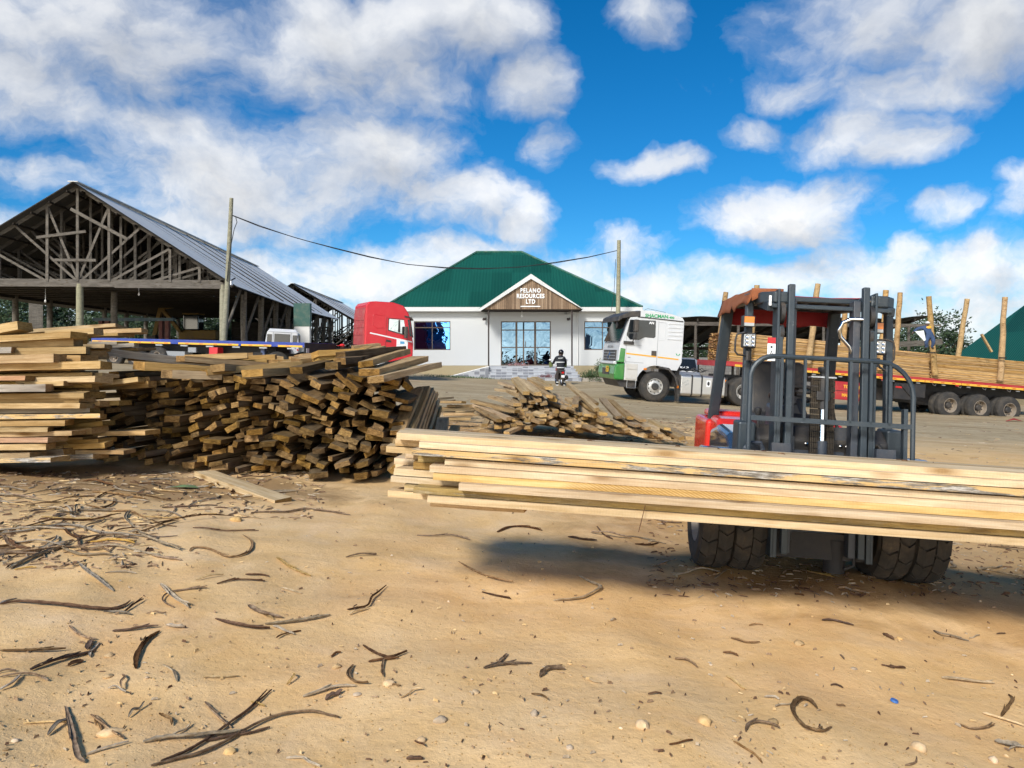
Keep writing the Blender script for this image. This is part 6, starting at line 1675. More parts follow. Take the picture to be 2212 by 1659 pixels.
    # roof cover: red tarp above, faded orange cloth on the left edge
    def cloth(grid, name, mat, th=.006):
        q = MB(); n = len(grid); m_ = len(grid[0]); vs = [p for r_ in grid for p in r_]
        fs = [(i*m_+j, i*m_+j+1, (i+1)*m_+j+1, (i+1)*m_+j) for i in range(n-1) for j in range(m_-1)]
        q.add(vs, fs); o = q.build(name, M[mat], T, smooth=60)
        md = o.modifiers.new('thickness', 'SOLIDIFY'); md.thickness = th; md.offset = 0
        return o
    gr = []
    for i in range(9):
        y = .04 + i * .13
        gr.append([V((-.45 + .9 * j / 10, y, zt + .045 - .02 * math.sin(math.pi * j / 10) + .008 * noise.noise(V((i * .7, j * .7, 2))))) for j in range(11)])
    for i in range(4):   # rear hang
        gr.append([V((-.45 + .9 * j / 10, 1.10 + .015 * math.sin(j * 1.7), zt - .005 - .032 * (i + 1) - (.015 * math.sin(j * 1.3) if i == 3 else 0))) for j in range(11)])
    cloth(gr, 'roof_tarp', 'cloth_red')
    gr = []
    for i in range(15):
        y = -.10 + i * .086; r_ = []
        for j in range(9):
            wob = .012 * noise.noise(V((i * .6, j * .5, 7.3)))
            if j < 4: p = V((-.28 - .06 * j, y, zt + .062 + wob + .008 * math.sin(i * .9)))
            else:
                ln = .026 + .014 * noise.noise(V((i * 0.9, 0, 1.1))) + .006 * sm(4, 11, i)
                p = V((-.485 - .008 * (j - 4) + wob, y, zt + .055 - (j - 4) * ln))
            r_.append(p)
        gr.append(r_)
    cloth(gr, 'cloth_cover', 'cloth_orange', .004)
    gr = [[V((-.28 - .055 * i + .0, -.105 + .01 * math.sin(i * 2 + j), zt + .06 - j * .028 - (.02 * math.sin(i * 1.7) if j == 3 else 0))) for j in range(4)] for i in range(5)]
    cloth(gr, 'cloth_flap', 'cloth_orange', .004)
    # body
    q = MB(); q.box(-.56, .56, 1.15, 1.78, .35, .98); q.prism([(1.3, .98), (1.74, .98), (1.66, 1.05), (1.3, 1.05)], 'x', -.5, .5); q.build('counterweight', M['fl_red'], T, bevel=.09, seg=4)
    q = MB(); q.prism([(.80, .60), (.80, .96), (.90, 1.01), (1.2, 1.02), (1.2, .60)], 'x', -.52, .52); q.build('engine_hood', M['fl_red'], T, bevel=.04, seg=3)
    for s in (-1, 1):
        q = MB(); prof = []
        for a in range(0, 145, 16): prof.append((-.02 + .50 * math.cos(R(a)) * 1.0, .38 + .50 * math.sin(R(a)) * .98))
        inner = [(-.02 + .43 * math.cos(R(a)), .38 + .43 * math.sin(R(a))) for a in range(144, -1, -16)]
        a, b = sorted((s * .44, s * .78)); 
        q.prism(prof + inner, 'x', a, b); q.build('front_fender', M['fl_blue'], T, bevel=.015, smooth=40)
        q = MB(); q.prism([(.02, .60), (.02, .88), (.18, .96), (.62, .985), (.90, .93), (.95, .60)], 'x', *sorted((s * .28, s * .57))); q.build('side_panel', M['fl_blue'], T, bevel=.05, seg=3)
    q = MB(); q.prism([(-.24, .35), (-.24, .98), (-.12, 1.06), (.10, 1.02), (.14, .35)], 'x', -.44, .44); q.build('dashboard', M['black'], T, bevel=.02)
    q = MB(); q.prism([(.05, 1.0), (.05, 1.10), (.14, 1.13), (.16, 1.0)], 'x', -.16, .16); q.tube([(0, .05, 1.0), (-.02, .30, 1.22)], .025, 8); q.build('steering_column', M['black'], T)
    q = MB(); c = V((-.06, .30, 1.26)); d = V((0, .45, 1)).normalized(); a_ = V((1, 0, 0)); b_ = d.cross(a_)
    q.tube([c + (a_ * math.cos(t) + b_ * math.sin(t)) * .17 for t in [2 * math.pi * k / 24 for k in range(25)]], .016, 7)
    for t in (0.4, 2.5, 4.6): q.bar(c, c + (a_ * math.cos(t) + b_ * math.sin(t)) * .165, .03, .015)
    q.build('steering_wheel', M['black'], T, smooth=50)
    q = MB(); q.box(-.25, .25, .55, 1.05, .95, 1.08); q.build('seat', M['black'], T, bevel=.05, seg=3); q = MB(); q.prism([(.98, 1.05), (1.12, 1.05), (1.2, 1.5), (1.1, 1.52)], 'x', -.24, .24); q.build('seat_back', M['black'], T, bevel=.04, seg=3)
    q = MB(); q.prism([(.0, 1.02), (.0, 1.18), (.16, 1.2), (.16, 1.02)], 'x', -.30, -.18); q.build('console', M['steel_dk'], T, bevel=.02)
    for x in (-.52, .10):
        pass
    q = MB(); q.tube([(-.41, -.16, .98), (-.42, -.14, 1.13)], .009, 6); q.lathe([(0, 0), (.018, 0), (.026, .03), (.024, .05), (0, .055)], (-.42, -.14, 1.12), (0, 0, 1), 12); q.build('gear_lever', M['black'], T, smooth=50)
    q = MB(); q.tube([(.13, -.20, .98), (.11, -.20, 1.06), (.08, -.19, 1.14)], [.022, .012, .012], 8); q.tube([(.08, -.19, 1.12), (.07, -.19, 1.16), (.055, -.18, 1.24)], [.017, .02, .015], 8); q.build('brake_lever', M['black'], T, smooth=50)
    q = MB(); q.tube([(-.30, -.2, 1.0), (-.34, -.2, 1.08), (-.33, -.22, 1.18), (-.29, -.22, 1.26), (-.33, -.2, 1.36)], .012, 6); q.tube([(-.1, -.25, 1.3), (-.18, -.2, 1.3), (-.25, -.1, 1.25)], .014, 6); q.build('hydraulic_hose', M['black'], T, smooth=50)
    q = MB(); q.ball((-.325, -.25, 1.0), .03); q.cyl((-.325, -.25, .96), (-.325, -.25, 1.0), .02); q.build('hose_fitting', M['chrome'], T, smooth=50)
    q = MB(); q.box(-.5, .5, -.2, 1.2, .25, .6); q.cyl((-.75, 0, .37), (.75, 0, .37), .10); q.build('chassis', M['chassis'], T)
    q = MB(); q.cyl((.10, -.30, .10), (.10, -.30, .32), .07); q.tube([(.16, -.34, .30), (.2, -.38, .26), (.2, -.38, .17), (.14, -.38, .14)], .012, 6); q.build('drain_pipe', M['chassis'], T, smooth=50)
    # tyres with chevron lugs
    def tyre(x, r=.365, w=.215, y=0.0, zoff=0.0):
        q = MB()
        q.lathe([(.19, -w/2), (.30, -w/2 - .012), (.335, -w/2 + .012), (.342, -w/2 + .03), (.342, w/2 - .03), (.335, w/2 - .012), (.30, w/2 + .012), (.19, w/2)], (0, 0, 0), (1, 0, 0), 40)
        n = 17
        for k in range(n):
            for s in (-1, 1):
                t0 = 2 * math.pi * (k + (.5 if s > 0 else 0)) / n; dt = 2 * math.pi / n * .86
                def pt(u, v, h):   # u across (0 centre - 1 edge), v around (0-1), zigzag block
                    t = t0 + dt * v + .17 * (0.5 - abs(u - .55)) 
                    rr = r - (.018 if u > .9 else 0) * 1 + h
                    return V((s * u * w / 2, rr * math.cos(t), rr * math.sin(t)))
                us = (.04, .55, .98); vs = []; 
                for h in (-.026, 0.0):
                    for v in (0, 1):
                        for u in us: vs.append(pt(u, v, h))
                fs = [(6,7,10,9),(7,8,11,10),(0,1,7,6),(1,2,8,7),(3,9,10,4),(4,10,11,5),(2,5,11,8),(0,6,9,3)]
                q.add(vs, fs)
        o = q.build('front_tyre', M['rubber_fl'], T); o.location = (x, y, r + zoff); o.rotation_euler = (rnd.uniform(0, 1), 0, 0)
        q = MB(); q.lathe([(.19, w/2), (.18, w/2 - .05), (.06, w/2 - .06), (.05, w/2), (0, w/2)] if x > 0 else [(.19, -w/2), (.18, -w/2 + .05), (.06, -w/2 + .06), (.05, -w/2), (0, -w/2)], (0, 0, 0), (1, 0, 0), 24); q.build('rim', M['rim_rust'], o, smooth=40)
    for x, zo in ((-.685, 0.0), (-.455, 0.0), (.50, 0), (.735, 0.0)): tyre(x, zoff=zo)
    for s in (-1, 1):
        q = MB(); q.lathe([(.0, -.09), (.14, -.09), (.25, -.1), (.27, -.06), (.27, .06), (.25, .1), (.14, .09), (0, .09)], (0, 0, 0), (1, 0, 0), 30); o = q.build('rear_tyre', M['rubber_fl'], T, smooth=40); o.location = (s * .45, 1.45, .27)
forklift()
def tilt_mast():
    names = ('outer_mast', 'inner_mast', 'lift_cylinder', 'chain_pulley', 'pulley_bolt', 'mast_crossbar', 'mast_foot', 'cylinder_barrel', 'piston_rod', 'rod_head', 'top_plate', 'cylinder_cap', 'lift_chain', 'chain_tag',
             'fork_carriage', 'mast_plate', 'bolt', 'fork', 'load_backrest', 'carriage_box', 'hose_guard', 'lift_hose', 'warning_sticker', 'small_sticker')
    for o in bpy.data.objects:
        if o.parent and o.parent.name == 'forklift' and o.name.split('.')[0] in names: o.matrix_basis = (Matrix.Translation((-.05, 0, 0)) if o.name.split('.')[0] != 'load_backrest' else Matrix.Identity(4)) @ TILT
tilt_mast()

def fork_load():
    # rows read from the front face: left end px, y of the row at the left end and at the right edge of the photo
    rows = [ # (xL, yL centre, material, height px at left, label)
     (0.0, 'pl_fresh', 853, 'uppermost board on the front of the forklift load'),
     (1, 'pl_fresh', 900, 'second board from the top on the front of the forklift load'),
     (2, 'pl_bark', 892, 'bark speckled board third from the top on the front of the forklift load'),
     (3, 'pl_fresh', 957, 'fourth board from the top of the forklift load, peeling bark at its left end'),
     (4, 'pl_fresh', 928, 'fifth board from the top on the front of the forklift load'),
     (5, 'pl_saw', 935, 'board with diagonal saw marks in the middle of the forklift load'),
     (6, 'pl_fresh', 991, 'board set proud of the others under the saw marked one on the forklift load'),
     (7, 'pl_mould', 895, 'dark mould stained board second from the bottom of the forklift load'),
     (8, 'pl_fresh', 922, 'lowest board on the front of the forklift load')]
    n = 9; z0 = .512; t = .0418; yf = -1.56
    def px_to_x(px, y, z):   # local x whose picture column is px
        lo, hi = -4.0, 3.0
        for _ in range(50):
            m_ = (lo + hi) / 2; p = FP(m_, y, z); q = 1106 + FPX * p.x / p.y
            if q < px: lo = m_
            else: hi = m_
        return lo
    mats = {'pl_fresh': M['pl_fresh'], 'pl_bark': M['pl_bark'], 'pl_saw': M['pl_saw'], 'pl_mould': M['pl_mould']}
    def bend(x): return -.012 * (x - .0)
    for i, mt, pxl, lb in rows:
        k = n - 1 - int(i); z = z0 + t * (k + .5)
        dy = {2: .0, 3: .03, 4: .01, 5: .0, 6: -.05, 7: .02, 8: .0, 1: -.01, 0: .05}[int(i)]
        w = .145 if int(i) != 6 else .17
        y = yf + dy + w / 2
        xl = px_to_x(pxl, yf + dy, z)
        plank(FP(xl, y + .02, z), FP(2.75 + rnd.uniform(-.2, .2), y - .01, z), w, t * rnd.uniform(.86, .93), M[mt], M['pl_fresh_end'], lb, None, rnd.gauss(0, .012), name='load_plank', cat='plank', bow=.0012, wane=.06, skew=.012)
    # second column, some reaching further left, then the rest of the load
    left2 = {0: 880, 1: 858, 2: 838, 3: 905, 4: 895, 5: 860, 6: 852, 7: 880, 8: 845}
    for c in range(1, 6):
        for i in range(n):
            k = n - 1 - i; z = z0 + t * (k + .5); y = yf + .075 + c * .152 + rnd.uniform(-.006, .006)
            if c == 1: xl = px_to_x(left2[i], y, z); 
            else: xl = px_to_x(rnd.uniform(858, 930), y, z)
            top = i == 0
            lb = ('board number lying flat on the top of the forklift load' if top else 'board inside the forklift load with only its left end showing')
            if top: lb = ('front', 'second', 'third', 'fourth', 'fifth', 'rearmost')[c] + ' flat board from the camera on top of the forklift load'
            plank(FP(xl, y + rnd.uniform(-.01, .01), z), FP(2.75 + rnd.uniform(-.2, .2), y, z), .147, t * rnd.uniform(.86, .94), M['pl_mould'] if (c == 1 and i in (3, 7)) else M['pl_fresh'] if rnd.random() < .8 else M['pl_left'], M['pl_fresh_end'],
                  lb, None if top else 'inner boards of the forklift load', rnd.gauss(0, .01), name='load_plank', cat='plank', bow=.001, wane=.06, skew=.012)
    plank(FP(-2.50, -1.2, .488), FP(-1.95, -1.15, .484), .2, .04, M['pl_fresh'], M['pl_fresh_end'], 'short board end with a slanted tip under the left end of the forklift load', None, .0, name='load_plank', cat='plank')
    q = MB(); q.cyl(FP(-1.3, -1.575, .58), FP(-1.33, -1.59, .44), .002, n=4)
    tag(q.build('dangling_twig', M['bark_dark'], origin=FP(-1.3, -1.575, .58)), 'thin dark splinter hanging below the forklift load', 'twig')
fork_load()
def load_crumbs():
    for k in range(16):
        x = rnd.uniform(-2.0, 2.2); y = rnd.uniform(-1.5, -.8); z = .512 + .0418 * 9
        p = FP(x, y, z); L = rnd.uniform(.02, .06); a = rnd.uniform(0, 3.1); q = MB(); d = V((math.cos(a), math.sin(a), 0)) * L / 2; e = V((-math.sin(a), math.cos(a), 0)) * L * .22; h = V((0, 0, .012))
        q.add([-d - e, d - e * .5, d + e * .5, -d + e, -d * .5 + h, d * .6 + h], [(0, 1, 5, 4), (1, 2, 5), (2, 3, 4, 5), (3, 0, 4), (0, 3, 2, 1)])
        o = q.build('bark_chip', M['bark_dark']); o.location = p; tag(o, 'dark bark chip lying on top of the forklift load', 'bark chip', 'bark chips on the forklift load')
load_crumbs()
# ---------------------------------------------------------------- people and the motorcycle
def person(label, joints, edges, root, paint_fn, mats, loc, rz=0.0, scale=1.0):
    """One continuous skinned body: joints {name: (pos, radius)}; painted face by face."""
    names = list(joints); idx = {n: i for i, n in enumerate(names)}
    me = bpy.data.meshes.new('person'); me.from_pydata([joints[n][0] for n in names], [(idx[a], idx[b]) for a, b in edges], [])
    tmp = bpy.data.objects.new('person_tmp', me); COL.objects.link(tmp)
    md = tmp.modifiers.new('skin', 'SKIN'); md.use_smooth_shade = True; md.branch_smoothing = .3
    sk = me.skin_vertices[0].data
    for n in names:
        r = joints[n][1]; sk[idx[n]].radius = (r, r) if isinstance(r, (int, float)) else r
        sk[idx[n]].use_root = (n == root)
    sb = tmp.modifiers.new('sub', 'SUBSURF'); sb.levels = 2; sb.render_levels = 2
    dg = bpy.context.evaluated_depsgraph_get()
    m2 = bpy.data.meshes.new_from_object(tmp.evaluated_get(dg)); bpy.data.objects.remove(tmp)
    m2.name = 'person'; m2.materials.clear()
    for m in mats: m2.materials.append(m)
    for p in m2.polygons:
        p.material_index = paint_fn(p.center); p.use_smooth = True
    o = bpy.data.objects.new('person', m2); COL.objects.link(o)
    o.location = loc; o.rotation_euler = (0, 0, rz); o.scale = (scale,) * 3
    return tag(o, label, 'person')

def hand(o, at_, d, mat, flip=1):
    """A slightly curled hand of palm, four fingers and a thumb, pointing along d."""
    q = MB(); d = V(d).normalized(); u = V((0, 0, 1)); s = d.cross(u).normalized(); n = s.cross(d); c = V(at_)
    q.tube([c, c + d * .05, c + d * .09], [.022, .036, .034], 8)
    for k, L in enumerate((.065, .078, .072, .055)):
        b = c + d * .085 + s * (.03 - .02 * k); q.tube([b, b + d * L * .5 - n * .006, b + d * L * .85 - n * .03], [.010, .009, .007], 6)
    q.tube([c + d * .03 + s * .03 * flip, c + d * .06 + s * .06 * flip, c + d * .09 + s * .065 * flip - n * .01], [.011, .010, .008], 6)
    return q.build('hand', mat, o, smooth=60)

# rider standing astride a motorcycle, seen from behind
def rider():
    g = on_ground(1211, 832.5)
    J = {'pelvis': ((0, 0, .93), (.17, .13)), 'waist': ((-.0, .03, 1.08), (.175, .13)), 'chest': ((-.01, .08, 1.30), (.215, .15)), 'neck': ((.03, .12, 1.46), .07), 'head': ((.05, .16, 1.58), .10), 'crown': ((.06, .18, 1.68), .085),
         'sl': ((-.19, .09, 1.38), .085), 'el': ((-.28, .24, 1.16), .068), 'wl': ((-.30, .46, 1.06), .05), 'sr': ((.19, .10, 1.37), .085), 'er': ((.31, .20, 1.14), .07), 'wr': ((.26, .44, 1.02), .05),
         'hl': ((-.10, .0, .86), .115), 'kl': ((-.16, .03, .48), .085), 'al': ((-.16, -.02, .10), .062), 'tl': ((-.17, .16, .05), .045), 'hr': ((.10, .0, .86), .115), 'kr': ((.15, .06, .48), .085), 'ar': ((.14, -.04, .10), .062), 'tr': ((.17, .14, .05), .045)}
    E = [('pelvis', 'waist'), ('waist', 'chest'), ('chest', 'neck'), ('neck', 'head'), ('head', 'crown'), ('chest', 'sl'), ('sl', 'el'), ('el', 'wl'), ('chest', 'sr'), ('sr', 'er'), ('er', 'wr'),
         ('pelvis', 'hl'), ('hl', 'kl'), ('kl', 'al'), ('al', 'tl'), ('pelvis', 'hr'), ('hr', 'kr'), ('kr', 'ar'), ('ar', 'tr')]
    def pf(c):
        if c.z > 1.47 and abs(c.x - .05) < .12: return 2
        if c.z > .86: return 0
        if c.z > .13: return 1
        return 3
    o = person('person in a black jacket with pale bands and a black helmet, standing astride a motorcycle', J, E, 'pelvis', pf, [M['jacket'], M['trousers'], M['skin'], M['mark_black']], g, R(8), 1.0)
    q = MB(); q.ball((.055, .165, 1.625), (.135, .15, .145), n=18, k=12); q.prism([(-.02, 1.56), (.14, 1.56), (.12, 1.50), (0, 1.50)], 'y', .26, .30); q.build('helmet', M['helmet'], o, smooth=50)
    def band(z, cx, cy, rx, ry, h, name='jacket_band'):
        q = MB(); q.lathe([(1, -h / 2), (1.0, h / 2)], (0, 0, 0), (0, 0, 1), 28)
        q.v = [V((cx + p.x * rx, cy + p.y * ry, z + p.z)) for p in q.v]; return q.build(name, M['hi_vis'], o)
    q = MB(); q.lathe([(.185, .82), (.195, .86), (.19, .98), (.205, 1.12), (.225, 1.28), (.20, 1.40), (.10, 1.47)], (0, .05, 0), (0, 0, 1), 24)
    q.v = [V((p.x, (p.y - .05) * .78 + .02 + (p.z - .9) * .12, p.z)) for p in q.v]; jk = q.build('jacket_body', M['jacket'], o, smooth=50)
    band(1.14, 0, .049, .212, .168, .042); band(.875, 0, .018, .199, .158, .04)
    text_mesh('jacket_print', 'SECURITY', .055, M['hi_vis'], o, (-.02, -.118, 1.335), (R(97), R(-4), 0), .002, .003, 1.0)
    for s in (-1, 1):
        q = MB(); q.lathe([(.068, -.02), (.068, .02)], (s * .155, -.01, .16), (0, 0, 1), 14); q.build('trouser_band', M['hi_vis'], o)
        q = MB(); q.box(s * .165 - .045, s * .165 + .045, -.09, .2, -.005, .035); q.build('shoe_sole', M['white'], o, bevel=.01)
    hand(o, (-.30, .46, 1.06), (-.05, 1, -.15), M['hi_green'], 1); hand(o, (.26, .44, 1.02), (.05, 1, -.15), M['hi_green'], -1)
    # motorcycle pointing away from the camera
    B = thing('motorcycle', 'small motorcycle standing between the legs of the rider by the office steps', 'motorcycle', g + V((.0, .0, 0)), R(8))
    def mw(y, nm):
        q = MB(); q.lathe([(.21, -.03), (.27, -.045), (.29, 0), (.27, .045), (.21, .03)], (0, y, .29), (1, 0, 0), 28); w = q.build('wheel', M['rubber'], B, smooth=50)
        q = MB(); q.lathe([(.205, -.02), (.215, 0), (.205, .02)], (0, y, .29), (1, 0, 0), 24)
        for k in range(9): q.bar((0, y, .29), (0, y + .2 * math.cos(k * .7), .29 + .2 * math.sin(k * .7)), .006, .006)
        q.build('rim', M['chrome'], w)
    mw(-.28, 'r'); mw(.95, 'f')
    q = MB(); q.prism([(-.30, .78), (.40, .72), (.42, .66), (-.34, .70)], 'x', -.12, .12); q.build('seat', M['black'], B, bevel=.03)
    q = MB(); q.prism([(.36, .70), (.42, .90), (.72, .92), (.80, .70)], 'x', -.11, .11); q.build('fuel_tank', M['red_dusty'], B, bevel=.04)
    q = MB(); q.box(-.14, .14, .1, .55, .28, .62); q.tube([(.14, .4, .3), (.17, .1, .24), (.18, -.5, .32)], .04, 8); q.build('engine', M['grease'], B, bevel=.02)
    q = MB(); q.prism([(-.55, .60), (-.30, .68), (-.25, .62), (-.52, .52)], 'x', -.08, .08); q.box(-.07, .07, -.56, -.52, .36, .52); q.build('rear_mudguard', M['black'], B)
    q = MB(); q.box(-.06, .06, -.57, -.53, .60, .68); q.build('tail_lamp', M['redlens'], B)
    q = MB(); q.box(-.08, .08, -.575, -.565, .40, .52); q.build('number_plate', M['white'], B)
    q = MB(); q.tube([(-.38, .50, 1.05), (-.25, .62, 1.07), (0, .70, 1.0), (.25, .62, 1.07), (.36, .50, 1.05)], .014, 6); q.tube([(0, .95, .29), (0, .72, 1.0)], .03, 6); q.build('handlebar', M['chrome'], B, smooth=50)
    for s in (-1, 1):
        q = MB(); q.prism([(s * .26, .92), (s * .44, .86), (s * .46, 1.12), (s * .34, 1.16), (s * .25, 1.05)], 'y', .62, .66); q.build('hand_guard', M['hi_green'], B, bevel=.02)
        q = MB(); q.tube([(s * .30, .55, 1.07), (s * .38, .5, 1.22)], .007, 5); q.ball((s * .42, .48, 1.25), (.07, .02, .045)); q.build('mirror', M['white'], B, smooth=50)
    q = MB(); q.ball((.26, -.18, .40), (.09, .12, .12)); q.build('side_bag', M['black'], B, bevel=.03)
rider()

def load_worker():
    base = at(2009, 754, 29.9)
    J = {'pelvis': ((0, 0, .62), (.16, .13)), 'waist': ((-.06, .02, .76), (.16, .13)), 'chest': ((-.14, .06, .92), (.19, .14)), 'neck': ((-.10, .08, 1.04), .07), 'head': ((-.06, .10, 1.12), .095), 'crown': ((-.04, .10, 1.21), .075),
         'sl': ((-.32, .05, .98), .085), 'el': ((-.55, .05, .92), .07), 'wl': ((-.70, .08, .78), .05), 'sr': ((.06, .08, .98), .085), 'er': ((.20, .12, .80), .07), 'wr': ((.16, .2, .62), .05),
         'hl': ((-.09, 0, .56), .115), 'kl': ((-.20, -.04, .32), .085), 'al': ((-.14, .04, .08), .06), 'tl': ((-.22, -.04, .04), .045), 'hr': ((.10, 0, .56), .115), 'kr': ((.13, -.06, .32), .09), 'ar': ((.12, .05, .08), .06), 'tr': ((.10, -.08, .04), .045)}
    E = [('pelvis', 'waist'), ('waist', 'chest'), ('chest', 'neck'), ('neck', 'head'), ('head', 'crown'), ('chest', 'sl'), ('sl', 'el'), ('el', 'wl'), ('chest', 'sr'), ('sr', 'er'), ('er', 'wr'),
         ('pelvis', 'hl'), ('hl', 'kl'), ('kl', 'al'), ('al', 'tl'), ('pelvis', 'hr'), ('hr', 'kr'), ('kr', 'ar'), ('ar', 'tr')]
    def pf(c):
        if c.z > 1.05 and abs(c.x + .06) < .12: return 1
        if c.z < .09: return 2
        return 0
    o = person('person in blue overalls and pale cap crouching on the red trailer load', J, E, 'pelvis', pf, [M['overall'], M['skin'], M['mark_black']], base, 0, .86)
    q = MB(); q.ball((-.05, .10, 1.19), (.105, .115, .075), n=14, k=8); q.box(-.15, -.02, -.06, .0, 1.17, 1.185); q.build('cap', M['hi_vis'], o, smooth=50)
    q = MB(); q.slab([(-.68, .02, .80), (-.30, -.02, .84), (-.22, -.05, .40), (-.30, -.05, .36)], .02); q.build('pale_cloth', M['hi_vis'], o)
    q = MB(); q.ball((-.10, -.09, .98), (.12, .02, .06)); q.build('back_patch', M['tape'], o)
    hand(o, (-.70, .08, .78), (-.6, .1, -.7), M['skin'], 1); hand(o, (.16, .2, .62), (-.1, .4, -.8), M['skin'], -1)
load_worker()

def capped_man():
    Y = 35.2; x = (740 - 1106) / FPX * Y; zt = at(0, 744, Y).z; g = V((x, Y, zt - 1.62))
    J = {'pelvis': ((0, 0, .88), (.16, .12)), 'waist': ((0, 0, 1.02), (.15, .11)), 'chest': ((0, 0, 1.22), (.19, .13)), 'neck': ((0, -.01, 1.38), .06), 'head': ((-.01, -.03, 1.49), .095), 'crown': ((0, -.02, 1.57), .08),
         'sl': ((-.18, 0, 1.30), .075), 'el': ((-.24, .02, 1.04), .06), 'wl': ((-.25, -.06, .82), .045), 'sr': ((.18, 0, 1.30), .075), 'er': ((.24, .02, 1.04), .06), 'wr': ((.25, -.06, .82), .045),
         'hl': ((-.09, 0, .80), .11), 'kl': ((-.10, -.01, .45), .08), 'al': ((-.10, .03, .08), .055), 'tl': ((-.11, -.12, .04), .04), 'hr': ((.09, 0, .80), .11), 'kr': ((.10, -.01, .45), .08), 'ar': ((.10, .03, .08), .055), 'tr': ((.11, -.12, .04), .04)}
    E = [('pelvis', 'waist'), ('waist', 'chest'), ('chest', 'neck'), ('neck', 'head'), ('head', 'crown'), ('chest', 'sl'), ('sl', 'el'), ('el', 'wl'), ('chest', 'sr'), ('sr', 'er'), ('er', 'wr'),
         ('pelvis', 'hl'), ('hl', 'kl'), ('kl', 'al'), ('al', 'tl'), ('pelvis', 'hr'), ('hr', 'kr'), ('kr', 'ar'), ('ar', 'tr')]
    def pf(c):
        if c.z > 1.38: return 1
        if c.z > .82: return 0
        return 2 if c.z > .1 else 3
    o = person('person in a red cap whose head shows over the big stack behind the red truck', J, E, 'pelvis', pf, [M['jacket'], M['skin'], M['trousers'], M['mark_black']], g, R(-40))
    q = MB(); q.ball((0, -.02, 1.575), (.115, .13, .075), n=14, k=8); q.box(-.09, .09, -.26, -.10, 1.555, 1.57); q.build('cap', M['cap_red'], o, smooth=50)
    hand(o, (-.25, -.06, .82), (0, -.2, -1), M['skin'], 1); hand(o, (.25, -.06, .82), (0, -.2, -1), M['skin'], -1)
capped_man()
# ---------------------------------------------------------------- bark, sticks and stones on the dirt
def strip_mesh(pts, w, curl=.5, taper=(0.35, 0.2), th=.0025, r=rnd):
    pts = [V(p) for p in pts]; n = len(pts); vs = []; fs = []
    tw = r.uniform(-.7, .7)
    for i, p in enumerate(pts):
        d = (pts[min(i+1, n-1)] - pts[max(i-1, 0)]).normalized()
        s = d.cross(V((0, 0, 1))).normalized(); u = s.cross(d)
        k = i / (n - 1); a = tw * math.sin(k * 2.5)
        s2 = s * math.cos(a) + u * math.sin(a); u2 = s2.cross(d)
        ww = w * (min(1, taper[0] + k * 4)) * (min(1, taper[1] + (1 - k) * 4)) * r.uniform(.75, 1.15) / 2
        for off, lift in ((-1, curl), (-.5, .18 * curl), (0, 0), (.5, .18 * curl), (1, curl)): vs.append(p + s2 * off * ww + u2 * (lift * ww + th))
        for off, lift in ((1, curl), (.5, .18 * curl), (0, 0), (-.5, .18 * curl), (-1, curl)): vs.append(p + s2 * off * ww * .96 + u2 * (lift * ww - th))
    for i in range(n - 1):
        for j in range(10): fs.append((i*10+j, i*10+(j+1) % 10, (i+1)*10+(j+1) % 10, (i+1)*10+j))
    fs.append(tuple(range(10))[::-1]); fs.append(tuple(range((n-1)*10, n*10)))
    return vs, fs
def bark(px_pts, w, mat, label, group=None, lift=.010, curl=.5, name='bark_strip', cat='bark strip', world=None):
    if world is None:
        g = [on_ground(*p) for p in px_pts]
    else: g = world
    # smooth the line
    pts = []
    m_ = len(g)
    for i in range(m_ - 1):
        p0, p1, p2, p3 = g[max(i-1, 0)], g[i], g[i+1], g[min(i+2, m_-1)]
        for k in range(5):
            t = k / 5
            pts.append(0.5 * ((2*p1) + (p2-p0)*t + (2*p0-5*p1+4*p2-p3)*t*t + (3*p1-p0-3*p2+p3)*t**3))
    pts.append(g[-1])
    N_ = len(pts) - 1; ar = rnd.uniform(.2, 1.0); L_ = sum((pts[i+1] - pts[i]).length for i in range(N_)); am = min(lift, .12 * L_)
    ph = rnd.uniform(.5, 1.6)
    for i, p in enumerate(pts): p.z = gz(p.x, p.y) + .004 + am * (.25 + ar * math.sin(math.pi * i / N_ * ph) ** 2)
    vs, fs = strip_mesh(pts, w, curl)
    q = MB(); q.add(vs, fs)
    if L_ > .18 and N_ >= 8:      # frayed fibres splitting off the strip
        for k in range(rnd.choice((1, 2, 2, 3))):
            i0 = rnd.randint(1, N_ - 4); n_ = rnd.randint(3, min(9, N_ - i0)); sd = rnd.choice((-1, 1)); fr = []
            for j in range(n_ + 1):
                p = pts[i0 + j]; d = (pts[min(i0 + j + 1, N_)] - pts[max(i0 + j - 1, 0)]).normalized(); s_ = V((-d.y, d.x, 0))
                fr.append(p + s_ * sd * w * (.25 + .35 * (j / n_) ** 2 * rnd.uniform(.8, 1.6)) + V((0, 0, .002 + .008 * (j / n_) ** 2)))
            if len(fr) > 2:
                v2, f2 = strip_mesh(fr, w * rnd.uniform(.2, .45), curl, (.8, .15)); q.add(v2, f2)
    o = q.build(name, M[mat], origin=pts[len(pts)//2], smooth=60)
    return tag(o, label, cat, group)
def z2(*a): return [(x * .3472, 987.4 + y * .3472) for x, y in a]
def z3(*a): return [(x * .3472, 1274.8 + y * .3472) for x, y in a]
def z4(*a): return [(713 + x * .3472, 1097 + y * .3472) for x, y in a]
def z5(*a): return [(1443.8 + x * .3472, 1220 + y * .3472) for x, y in a]
